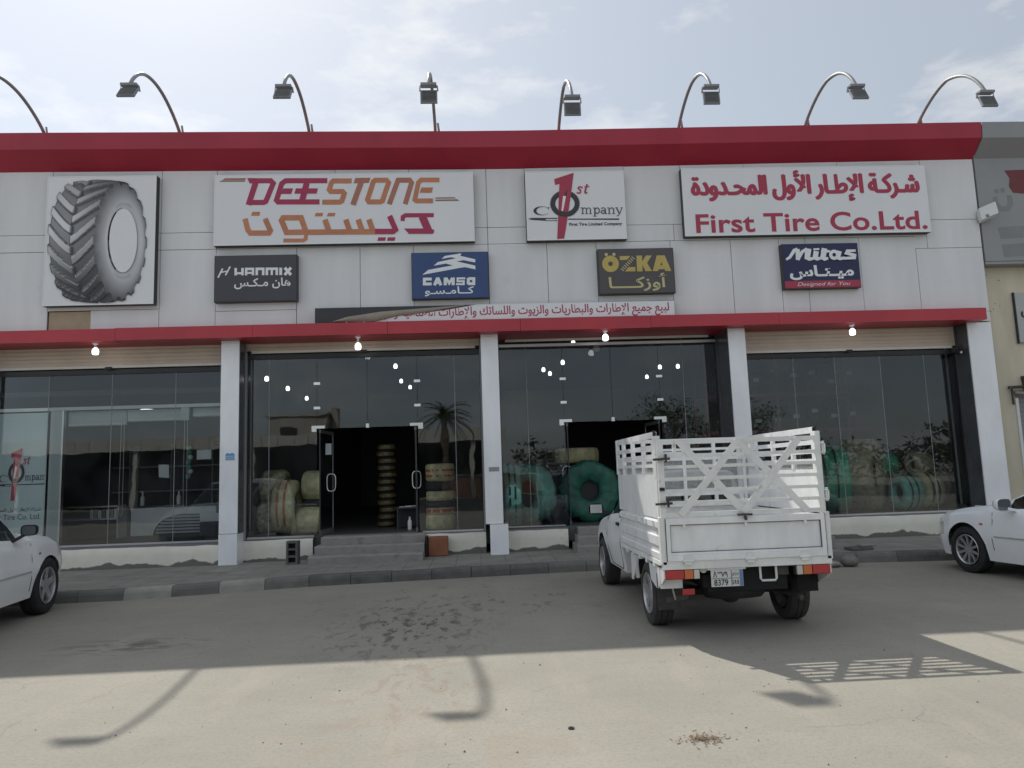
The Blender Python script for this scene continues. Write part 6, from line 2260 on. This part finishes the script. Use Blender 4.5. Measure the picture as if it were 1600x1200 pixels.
# cab
AX = 3.62
sc = Shell(top=[(0.66, 0.80), (0.58, 0.88), (0.3, 0.95), (-0.25, 1.0), (-0.42, 1.03), (-1.05, 1.52), (-1.2, 1.57), (-1.50, 1.58), (-1.56, 1.55)],
           belt=[(0.66, 0.72), (0.4, 0.84), (0, 0.93), (-0.5, 1.0), (-1.56, 1.03)],
           half=[(0.66, 0.62), (0.6, 0.72), (0.45, 0.78), (0.2, 0.80), (-1.56, 0.80)],
           bottom=[(0.66, 0.36), (0.3, 0.34), (-1.56, 0.36)], arches=[(0.0, 0.40)], y0=-1.56, y1=0.66, tumble=0.80)
def cg(i, r, y):
    if r == 8 and (sc.sec[i][9][1] - sc.sec[i][8][1]) > 0.03 and (sc.sec[i + 1][9][1] - sc.sec[i + 1][8][1]) > 0.03 and -1.46 < y < -0.62: return 'side'
    if r >= 10 and -1.05 < y < -0.42: return 'front'
    return None
b = sc.faces(lambda i, r, y: None if cg(i, r, y) else T)
for e in (0, -1):
    P = sc.sec[e]
    b.poly([(p[0], sc.ys[e], p[1]) for p in P] + [(-p[0], sc.ys[e], p[1]) for p in P[::-1][1:]], T)
o = b.build('cab', tk); weld(o); o.location = (0, AX, 0)
for sd in (1, -1):
    o2 = sc.faces(lambda i, r, y: 'car_glass' if cg(i, r, y) == 'side' else None, (sd,)).build('side_window', tk); weld(o2); o2.location = (0, AX, 0)
o2 = sc.faces(lambda i, r, y: 'car_glass' if cg(i, r, y) == 'front' else None).build('windscreen', tk); weld(o2); o2.location = (0, AX, 0)
b = MB(); b.box(-0.60, 0.60, 2.045, 2.054, 1.14, 1.45, 'car_glass'); b.build('rear_window', tk)
b = MB()
for sx in (1, -1):
    X = lambda y, z: sx * (sc.x_at(y - AX, z) + 0.0006)
    b.tube([(X(2.22, 1.0), 2.22, 1.0), (X(2.22, 0.7), 2.22, 0.7), (X(2.24, 0.42), 2.24, 0.42), (X(2.3, 0.38), 2.3, 0.38), (X(3.0, 0.38), 3.0, 0.38), (X(3.14, 0.55), 3.14, 0.55), (X(3.16, 0.75), 3.16, 0.75), (X(3.14, 0.96), 3.14, 0.96)], 0.006, 'black', 6)
b.build('shut_line', tk)
for sx in (1, -1):
    b = MB()
    x = sc.x_at(2.36 - AX, 0.93)
    b.box(*sorted((sx * (x - 0.02), sx * (x + 0.025))), 2.30, 2.44, 0.91, 0.95, 'black')
    b.build('door_handle', tk, bevel=0.01)
    b = MB()
    b.box(*sorted((sx * (x - 0.02), sx * (x + 0.012))), 2.16, 2.21, 1.02, 1.055, 'black')
    b.build('lock_plate', tk)
    b = MB()
    b.bar((sx * 0.74, 3.10, 1.03), (sx * 0.86, 3.12, 1.05), 0.05, 0.04, 'black')
    vs, fs = [], []
    n_ = 18
    rings = [(-0.04, 0.97), (-0.03, 1.0), (0.02, 0.95), (0.06, 0.6)]
    for dy, s_ in rings:
        for q in range(n_):
            a = 2 * pi * q / n_
            vs.append((sx * 0.945 + 0.10 * s_ * np.sign(cos(a)) * abs(cos(a)) ** 0.5, 3.12 + dy, 1.09 + 0.075 * s_ * np.sign(sin(a)) * abs(sin(a)) ** 0.5))
    for i in range(3):
        for q in range(n_):
            fs.append((i * n_ + q, i * n_ + (q + 1) % n_, (i + 1) * n_ + (q + 1) % n_, (i + 1) * n_ + q))
    fs.append(tuple(3 * n_ + q for q in range(n_)))
    b.add(vs, fs, 'black')
    mo = b.build('door_mirror', tk, smooth='auto')
    b = MB(); b.box(sx * 0.945 - 0.08, sx * 0.945 + 0.08, 3.082, 3.086, 1.035, 1.15, 'alu'); b.build('mirror_glass', mo)
# chassis
b = MB()
for sx in (-0.36, 0.36):
    b.box(sx - 0.05, sx + 0.05, 0.12, 4.0, 0.46, 0.58, 'under')
for y in (0.2, 0.55, 1.2, 2.0): b.box(-0.31, 0.31, y, y + 0.08, 0.47, 0.57, 'under')
b.box(-0.72, 0.72, 0.30, 2.02, 0.60, 0.655, 'under')
b.box(-0.66, 0.66, 2.05, 4.1, 0.34, 0.62, 'under')
b.build('chassis', tk)
b = MB()
b.tube([(-0.62, 0.80, 0.33), (0.62, 0.80, 0.33)], 0.05, 'dirty_metal', 12)
b.lathe([(-0.12, 0.05), (-0.08, 0.13), (0.08, 0.13), (0.12, 0.05)], (0.05, 0.80, 0.33), (0, 1, 0), 'dirty_metal', 18)
b.build('axle', tk)
b = MB()
for sx in (-0.44, 0.44):
    for q in range(4):
        L_ = 0.6 - q * 0.11
        b.add([(sx - 0.03, 0.8 - L_, 0.47 - 0.10 * 0 - q * 0.016 + 0.0), (sx + 0.03, 0.8 - L_, 0.47 - q * 0.016), (sx + 0.03, 0.8, 0.40 - q * 0.012), (sx - 0.03, 0.8, 0.40 - q * 0.012), (sx + 0.03, 0.8 + L_, 0.47 - q * 0.016), (sx - 0.03, 0.8 + L_, 0.47 - q * 0.016)], [(0, 1, 2, 3), (3, 2, 4, 5)], 'dirty_metal')
b.build('leaf_spring', tk)
b = MB(); b.tube([(0.42, 0.7, 0.36), (0.50, 0.35, 0.35), (0.55, 0.12, 0.33)], 0.028, 'dirty_metal', 10); b.build('exhaust_pipe', tk)
b = MB()
b.lathe([(-0.11, 0.0), (-0.11, 0.19), (-0.1, 0.27), (-0.06, 0.31), (0.06, 0.31), (0.1, 0.27), (0.11, 0.19), (0.11, 0.0)], (0.0, 0.50, 0.40), (0, 0.12, 1), 'rubber', 28)
b.build('spare_wheel', tk, smooth='auto')
b = MB(); b.box(-0.36, 0.42, 0.13, 0.16, 0.42, 0.66, 'under'); b.build('rear_apron', tk)
b = MB(); b.box(-0.62, -0.50, 0.10, 0.13, 0.40, 0.46, 'lamp_red'); b.build('fog_lamp', tk, bevel=0.008)
b = MB(); b.bar((-0.72, 0.2, 0.60), (-0.66, 0.24, 0.34), 0.012, 0.012, 'alu'); b.bar((-0.74, 0.3, 0.33), (-0.52, 0.3, 0.36), 0.05, 0.05, 'dirty_metal'); b.build('bracket', tk)
for yy in (0.80, AX):
    for sx in (-1, 1):
        wheel(tk, sx * 0.70, yy, 0.325, 0.215, 6, (0.30, 0.26), sx, 'rubber_dusty')
for sx in (-1, 1):
    b = MB()
    b.box(sx * 0.70 - 0.12, sx * 0.70 + (0.12 if sx < 0 else 0.09), 0.28, 0.292, 0.24 if sx < 0 else 0.36, 0.60, 'rubber_dusty' if sx < 0 else 'under')
    b.build('mudflap', tk)
# tray
b = MB()
b.box(-HW + 0.02, HW - 0.02, 0.03, 2.0, 0.70, 0.735, TF)
b.box(-HW, HW, 0.0, 0.07, 0.655, 0.735, TF)
for q in np.arange(0.3, 2.0, 0.4): b.box(-HW + 0.04, HW - 0.04, q, q + 0.06, 0.656, 0.70, TF)
b.build('tray_floor', tk, bevel=0.005)
for sx in (-1, 1):
    b = MB()
    # ribbed drop side, its section drawn in (out, z)
    sec = [(0.0, 0.735), (0.014, 0.745), (0.014, 0.80), (0.0, 0.812), (0.0, 0.862), (0.014, 0.874), (0.014, 0.96), (0.0, 0.972), (0.0, 1.03), (0.018, 1.045), (0.018, 1.10), (0.0, 1.12), (-0.03, 1.12), (-0.03, 0.735)]
    k_ = len(sec)
    vs = [(sx * (HW - 0.012 + q[0]), 0.10, q[1]) for q in sec] + [(sx * (HW - 0.012 + q[0]), 2.0, q[1]) for q in sec]
    b.add(vs, [(i, (i + 1) % k_, k_ + (i + 1) % k_, k_ + i) for i in range(k_)] + [tuple(range(k_)), tuple(range(k_, 2 * k_))], T)
    b.build('side_panel', tk)
    b = MB()
    for y in np.arange(0.25, 2.0, 0.33):
        b.box(*sorted((sx * (HW + 0.002), sx * (HW + 0.022))), y, y + 0.04, 1.055, 1.105, TF)
        b.box(*sorted((sx * (HW - 0.03), sx * (HW + 0.012))), y + 0.05, y + 0.12, 0.655, 0.70, TF)
    b.box(*sorted((sx * (HW - 0.06), sx * (HW + 0.01))), 0.07, 2.0, 0.69, 0.733, TF)
    b.build('hinge_rail', tk)
    b = MB()
    b.box(*sorted((sx * (HW - 0.045), sx * (HW + 0.012))), 0.0, 0.075, 0.70, 1.15, TF)
    b.build('corner_post', tk, bevel=0.006)
    # mudguard plates and rail ahead of the wheel
    b = MB()
    if sx < 0: b.box(*sorted((sx * 0.60, sx * 0.815)), 0.16, 0.175, 0.46, 0.655, T)
    b.prism([(0.02, 0.66), (0.62, 0.66), (0.56, 0.50), (0.30, 0.44), (0.10, 0.52), (0.02, 0.57)], 'x', sx * 0.800, sx * 0.815, T)
    b.build('mudguard', tk)
    b = MB()
    b.prism([(1.22, 0.66), (1.6, 0.66), (1.6, 0.36), (1.52, 0.36), (1.24, 0.60)], 'x', sx * 0.785, sx * 0.80, T)
    b.build('mudguard', tk)
    b = MB(); b.bar((sx * 0.81, 1.26, 0.66), (sx * 0.81, 1.20, 0.42), 0.03, 0.03, TF); b.build('stay', tk)
# tailgate
b = MB()
b.box(-0.765, 0.765, 0.012, 0.05, 0.735, 1.13, T)
b.box(-0.775, 0.775, -0.012, 0.012, 1.075, 1.135, T)
b.box(-0.775, 0.775, -0.012, 0.012, 0.735, 0.79, T)
for sx in (-1, 1):
    b.box(*sorted((sx * 0.775, sx * 0.735)), -0.012, 0.012, 0.79, 1.075, T)
b.box(-0.735, 0.735, 0.0, 0.012, 0.79, 0.815, T)
b.box(-0.7795, -0.7755, -0.013, 0.04, 0.735, 1.135, 'black'); b.box(0.7755, 0.7795, -0.013, 0.04, 0.735, 1.135, 'black')  # black strips stand in for the shadow in the gaps beside the tailgate
b.box(-0.735, 0.735, -0.002, 0.011, 0.8155, 0.8205, 'seam'); b.box(-0.734, -0.729, -0.002, 0.011, 0.82, 1.07, 'seam'); b.box(0.729, 0.734, -0.002, 0.011, 0.82, 1.07, 'seam'); b.box(-0.735, 0.735, -0.002, 0.011, 1.068, 1.074, 'seam')  # dark lines put in for the shade round the inset panel
to = b.build('tailgate', tk, bevel=0.005)
for x in (-0.58, 0.02, 0.55):
    b = MB()
    b.box(x - 0.035, x + 0.035, -0.026, -0.012, 0.70, 0.79, TF)
    b.tube([(x - 0.05, -0.018, 0.735), (x + 0.05, -0.018, 0.735)], 0.014, TF, 8)
    b.build('hinge', to)
for x in (-0.60, 0.0, 0.58):
    b = MB(); b.box(x - 0.012, x + 0.012, -0.022, -0.012, 1.04, 1.08, TF); b.build('catch', to)
b = MB()
b.bar((-0.08, -0.03, 1.152), (0.06, -0.03, 1.15), 0.03, 0.02, 'dirty_metal'); b.bar((-0.01, -0.03, 1.15), (0.0, -0.03, 1.10), 0.025, 0.02, 'dirty_metal')
b.build('latch', tk)
# cage sides
for sx in (-1, 1):
    b = MB()
    x0, x1 = sx * (HW - 0.03), sx * (HW - 0.006)
    if x0 > x1: x0, x1 = x1, x0
    b.box(x0, x1, 0.12, 2.06, 1.135, 1.555, T)
    for z0_, z1_ in ((1.625, 1.66), (1.71, 1.755), (1.80, 1.845), (1.915, 1.975)):
        b.box(x0 - 0.004, x1 + 0.004, 0.12, 2.08, z0_, z1_, T)
    for y in (0.12, 0.62, 1.14, 1.66, 2.04):
        b.box(x0 - 0.008, x1 + 0.008, y, y + 0.045, 1.555, 1.97, T)
    b.box(x0, x1, 1.70, 2.06, 1.66, 1.72, T)
    b.build('cage_side', tk)
    b = MB()
    xm = (x0 + x1) / 2
    b.poly([(xm, 0.165, 1.556), (xm, 2.04, 1.556), (xm, 2.04, 1.624), (xm, 0.165, 1.624)], 'perforated')
    b.build('perforated_strip', tk)
    b = MB()
    b.box(*sorted((sx * (HW - 0.05), sx * (HW + 0.004))), 0.045, 0.118, 1.15, 1.93, TF)
    b.box(*sorted((sx * (HW - 0.02), sx * (HW + 0.002))), 0.10, 0.125, 1.93, 1.985, 'black')
    b.build('cage_post', tk, bevel=0.005)
# front bulkhead of the cage with perforated sheet
b = MB()
for z0_, z1_ in ((1.14, 1.18), (1.27, 1.31), (1.70, 1.74), (1.82, 1.85), (1.925, 1.97)):
    b.box(-HW + 0.03, HW - 0.03, 1.965, 1.995, z0_, z1_, T)
for x in (-0.76, -0.4, -0.02, 0.36, 0.73):
    b.box(x, x + 0.04, 1.96, 2.0, 1.14, 1.96, T)
b.build('cage_front', tk)
b = MB()
b.poly([(-0.78, 1.984, 1.31), (0.78, 1.984, 1.31), (0.78, 1.984, 1.70), (-0.78, 1.984, 1.70)], 'perforated')
b.build('perforated_sheet', tk)
# rear gate of the cage
g_ = MB()
ya, yb = 0.01, 0.035
g_.box(-0.815, -0.755, ya - 0.004, yb + 0.01, 1.145, 1.885, TF)
g_.box(0.745, 0.80, ya - 0.004, yb + 0.01, 1.145, 1.885, TF)
for z0_, z1_ in ((1.842, 1.885), (1.715, 1.748), (1.608, 1.640), (1.492, 1.524), (1.378, 1.410), (1.265, 1.297), (1.147, 1.19)):
    g_.box(-0.755, 0.745, ya, yb, z0_, z1_, TF)
for x in (-0.66, -0.52, 0.10):
    g_.box(x, x + 0.035, ya + 0.002, yb - 0.002, 1.748, 1.842, TF)
g_.box(-0.755, -0.52, ya + 0.001, yb - 0.003, 1.748, 1.77, TF)
go = g_.build('cage_gate', tk)
dg = MB()
for i, (p0, p1) in enumerate((((-0.59, 1.86), (0.01, 1.165)), ((-0.62, 1.165), (-0.02, 1.86)), ((-0.02, 1.86), (0.62, 1.165)), ((-0.01, 1.165), (0.58, 1.86)))):
    y = ya - 0.008 - 0.008 * (i % 2) - 0.001 * i
    dg.bar((p0[0], y, p0[1]), (p1[0], y, p1[1]), 0.006, 0.058, TF, (1, 0, 0)) if False else None
    d = Vector((p1[0] - p0[0], 0, p1[1] - p0[1])).normalized(); nn = Vector((-d.z, 0, d.x)) * 0.034
    A_, B2 = Vector((p0[0], y, p0[1])), Vector((p1[0], y, p1[1]))
    th = Vector((0, 0.006, 0))
    q = [A_ + nn, A_ - nn, B2 - nn, B2 + nn]
    dg.add(q + [v + th for v in q], [(0, 1, 2, 3), (7, 6, 5, 4), (0, 4, 5, 1), (1, 5, 6, 2), (2, 6, 7, 3), (3, 7, 4, 0)], TF)
dg.build('diagonal_brace', go)
for z in (1.70, 1.275):
    lt = MB()
    lt.bar((-0.86, -0.012, z), (-0.70, -0.014, z + 0.005), 0.03, 0.022, 'dirty_metal'); lt.bar((-0.74, -0.02, z + 0.05), (-0.74, -0.02, z - 0.03), 0.02, 0.02, 'dirty_metal')
    lt.build('gate_latch', tk)
lt = MB(); lt.box(-0.81, -0.765, -0.015, 0.005, 1.40, 1.43, 'black'); lt.build('gate_lock', tk)
for z in (1.30, 1.75):
    lt = MB()
    lt.tube([(0.83, 0.02, z - 0.05), (0.83, 0.02, z + 0.08)], 0.016, TF, 8)
    lt.tube([(0.79, 0.0, z - 0.03), (0.835, -0.005, z - 0.03), (0.84, 0.0, z + 0.05), (0.80, 0.0, z + 0.06)], 0.008, TF, 6)
    lt.build('gate_hinge', tk)
# rear lamps
for sx in (-1, 1):
    b = MB()
    xs_ = [(0.80, 0.62, 'lamp_red'), (0.62, 0.53, 'lamp_orange'), (0.53, 0.47, 'lamp_clear')]
    b.box(*sorted((sx * 0.805, sx * 0.465)), 0.03, 0.09, 0.56, 0.655, 'charcoal')
    for o_, i_, m in xs_:
        b.box(*sorted((sx * (o_ - 0.003), sx * (i_ + 0.003))), 0.0, 0.03, 0.565, 0.65, m)
    b.build('tail_light', tk, bevel=0.006)
b = MB()
b.lathe([(0, 0), (0, 0.035), (0.03, 0.04), (0.05, 0.03)], (-0.42, 0.05, 0.645), (0, 1, 0), 'lamp_clear', 14)
b.box(0.30, 0.42, 0.08, 0.13, 0.56, 0.655, 'dirty_metal')
b.build('lamp_bracket', tk, smooth='auto')
b = MB()
b.tube([(0.125, 0.04, 0.70), (0.125, 0.035, 0.54), (0.14, 0.033, 0.52), (0.265, 0.033, 0.52), (0.28, 0.035, 0.54), (0.28, 0.04, 0.70)], 0.0115, 'white_metal', 8)
b.build('rear_step', tk, smooth='auto')
# number plate
b = MB(); b.box(-0.36, -0.05, 0.02, 0.028, 0.48, 0.635, 'plate'); b.box(-0.39, -0.02, 0.018, 0.05, 0.637, 0.668, TF)
po = b.build('number_plate', tk)
b = MB(); b.box(-0.085, -0.053, 0.0165, 0.0195, 0.483, 0.632, 'plate_blue'); b.box(-0.357, -0.088, 0.0168, 0.0196, 0.556, 0.559, 'ink'); b.box(-0.165, -0.162, 0.0166, 0.0197, 0.483, 0.632, 'ink')
b.build('plate_band', po)
pb = Board([(0, 0), (1, 0), (1, 1), (0, 1)], 0, 1, 0, 1, 0.02)
pa = Art(pb, lambda p: (p[0], 1 - p[1]))
pa.text('8379', (-0.335, 0.548), (-0.20, 0.49), 'ink', 0, 0.01)
pa.text('SRB', (-0.158, 0.540), (-0.095, 0.500), 'ink', 0, 0.015, 0, 1.4)
pa.text('\u0663\u0667\u0669', (-0.298, 0.626), (-0.20, 0.568), 'ink', 0, 0.015)
pa.stroke([(-0.336, 0.568), (-0.322, 0.624), (-0.308, 0.568)], 0.008, 'ink')
pa.text(arabic('ب ر س'), (-0.158, 0.615), (-0.095, 0.575), 'ink', 0, 0.01)
x = pa.mb.build('plate_characters', po)

# ------------------------------------------------------------------ across the lot, behind the viewer (mirrored in the glass)
sh = thing('canopy_shed', 'long open shed with a pale panelled canopy edge, mirrored in the office glass', 'shed', (-17, -24, 0))
b = MB()
x = -44.0
rz_ = random.Random(2)
while x < 1.0:
    b.box(x + 0.02, x + 1.13, -24.0 + rz_.uniform(-0.02, 0.02), -23.9, 4.0, 4.82, 'shed_fascia'); x += 1.15
b.build('canopy_edge', sh, True)
b = MB(); b.box(-44, 1, -34, -24.0, 4.4, 4.55, 'shed_dark'); b.build('roof', sh, True)
b = MB(); b.box(-44, 1, -34.2, -34, 0, 4.4, 'shed_dark'); b.build('wall', sh, True)
for x in (-40, -32, -24, -16, -8, -0.5):
    b = MB(); b.box(x, x + 0.3, -24.4, -24.1, 0, 4.0, 'shed_fascia'); b.build('post', sh, True)
bl = thing('flat_roof_house', 'pale block house rising behind the shed, mirrored above the left doorway', 'house', (-17.5, -42, 0))
b = MB(); b.box(-20, -14.2, -48, -42, 0, 7.7, 'block_wall'); b.build('wall', bl, True)
b = MB(); b.box(-20.2, -14.0, -48.2, -41.8, 7.7, 7.95, 'shed_fascia'); b.build('roof_slab', bl, True)
b = MB(); b.box(-18.6, -17.2, -42.03, -41.99, 5.4, 6.6, 'dark_frame'); b.build('window', bl, True)
b = MB(); b.box(-14.0, -13.4, -44, -43, 0, 8.4, 'block_wall'); b.build('chimney', bl, True)
bw = thing('low_wall', 'reddish low boundary wall across the lot, mirrored beside the middle column', 'wall', (1, -26, 0))
b = MB(); b.box(-2.2, 6, -26.2, -26, 0, 1.5, 'brick_red'); b.build('wall', bw, True)
b = MB(); b.box(-2.3, 6.1, -26.26, -25.94, 1.5, 1.6, 'shed_fascia'); b.build('coping', bw, True)

def leaf_crown(mb, c, rx, ry, rz, n, size, seed, m='leaf'):
    r = random.Random(seed)
    cl = [Vector((r.gauss(0, 0.5) * rx, r.gauss(0, 0.5) * ry, r.gauss(0, 0.42) * rz)) for _ in range(26)]
    for i in range(n):
        k_ = r.choice(cl)
        p = Vector(c) + k_ + Vector((r.gauss(0, 1) * rx * 0.17, r.gauss(0, 1) * ry * 0.17, r.gauss(0, 1) * rz * 0.17))
        a = Vector((r.uniform(-1, 1), r.uniform(-1, 1), r.uniform(-0.6, 0.6))).normalized()
        b_ = a.cross(Vector((r.uniform(-1, 1), r.uniform(-1, 1), 1))).normalized()
        s_ = size * r.uniform(0.6, 1.3)
        mb.add([p - a * s_, p + b_ * s_ * 0.4, p + a * s_, p - b_ * s_ * 0.4], [(0, 1, 2, 3)], m)

def broad_tree(x, y, h, w, label, seed):
    t = thing('broadleaf_tree', label, 'tree', (x, y, 0))
    b = MB()
    b.tube([(x, y, 0), (x + 0.1, y, h * 0.25), (x - 0.1, y + 0.1, h * 0.5), (x, y, h * 0.75)], [0.22, 0.18, 0.12, 0.04], 'bark', 8)
    for q in range(5):
        a = q * 1.3 + seed
        b.tube([(x, y, h * 0.35), (x + cos(a) * w * 0.25, y + sin(a) * w * 0.25, h * 0.55), (x + cos(a) * w * 0.42, y + sin(a) * w * 0.42, h * 0.72)], [0.1, 0.06, 0.02], 'bark', 6)
    b.build('trunk', t, True)
    b = MB()
    leaf_crown(b, (x, y, h * 0.66), w * 0.5, w * 0.5, h * 0.36, 2600, 0.16, seed)
    b.build('crown', t, True)
broad_tree(15.0, -30, 7.8, 6.0, 'dark leafy tree over the low wall, mirrored above the pickup cage', 3)
broad_tree(9.0, -33, 4.2, 6.5, 'low spreading tree behind the wall, mirrored left of the right-hand doorway', 5)
broad_tree(22.5, -36, 7.0, 7.5, 'leafy tree mirrored at the left of the right end glass', 8)
pt = thing('palm_tree', 'date palm standing across the lot, mirrored right of the left doorway', 'palm tree', (-2.15, -20, 0))
b = MB()
pts, rs = [], []
for i in range(24):
    z = i * 0.235
    pts.append((-2.15 + 0.05 * sin(z), -20, z)); rs.append(0.20 + (0.035 if i % 2 else 0.0))
b.tube(pts, rs, 'bark', 12)
b.build('trunk', pt, True)
b = MB()
r = random.Random(4)
for q in range(46):
    a = r.uniform(0, 2 * pi); el = r.uniform(-0.5, 1.3); ln = r.uniform(1.6, 2.3)
    d = Vector((cos(a), sin(a), 0)); c = Vector((-2.15, -20, 5.5))
    prev = None
    pp = [c + d * (ln * u * cos(el * (1 - 0.5 * u))) + Vector((0, 0, ln * (u * sin(el) - 0.55 * u * u))) for u in np.linspace(0, 1, 9)]
    b.tube(pp, 0.018, 'palm_leaf', 4)
    for i in range(1, 9):
        tdir = (pp[i] - pp[i - 1]).normalized(); sdv = tdir.cross(Vector((0, 0, 1))).normalized()
        for sg in (-1, 1):
            for w_ in (0.0, 0.5):
                p0 = pp[i - 1] + (pp[i] - pp[i - 1]) * w_
                L_ = 0.42 * (1 - 0.5 * i / 9)
                e = p0 + sdv * sg * L_ * 0.75 + tdir * L_ * 0.6 - Vector((0, 0, L_ * 0.25))
                b.add([p0, p0 + tdir * 0.05, e], [(0, 1, 2)], 'palm_leaf')
b.build('crown', pt, True)

wd = MB()
rw_ = random.Random(12)
for i in range(16):
    leaf_crown(wd, (6 + i * 2.9, -43 + rw_.uniform(-2, 2), 1.9 + rw_.uniform(-0.3, 0.3)), 2.4, 1.5, rw_.uniform(1.7, 2.7), 420, 0.34, 40 + i)
tag(wd.build('far_trees'), kind='stuff')
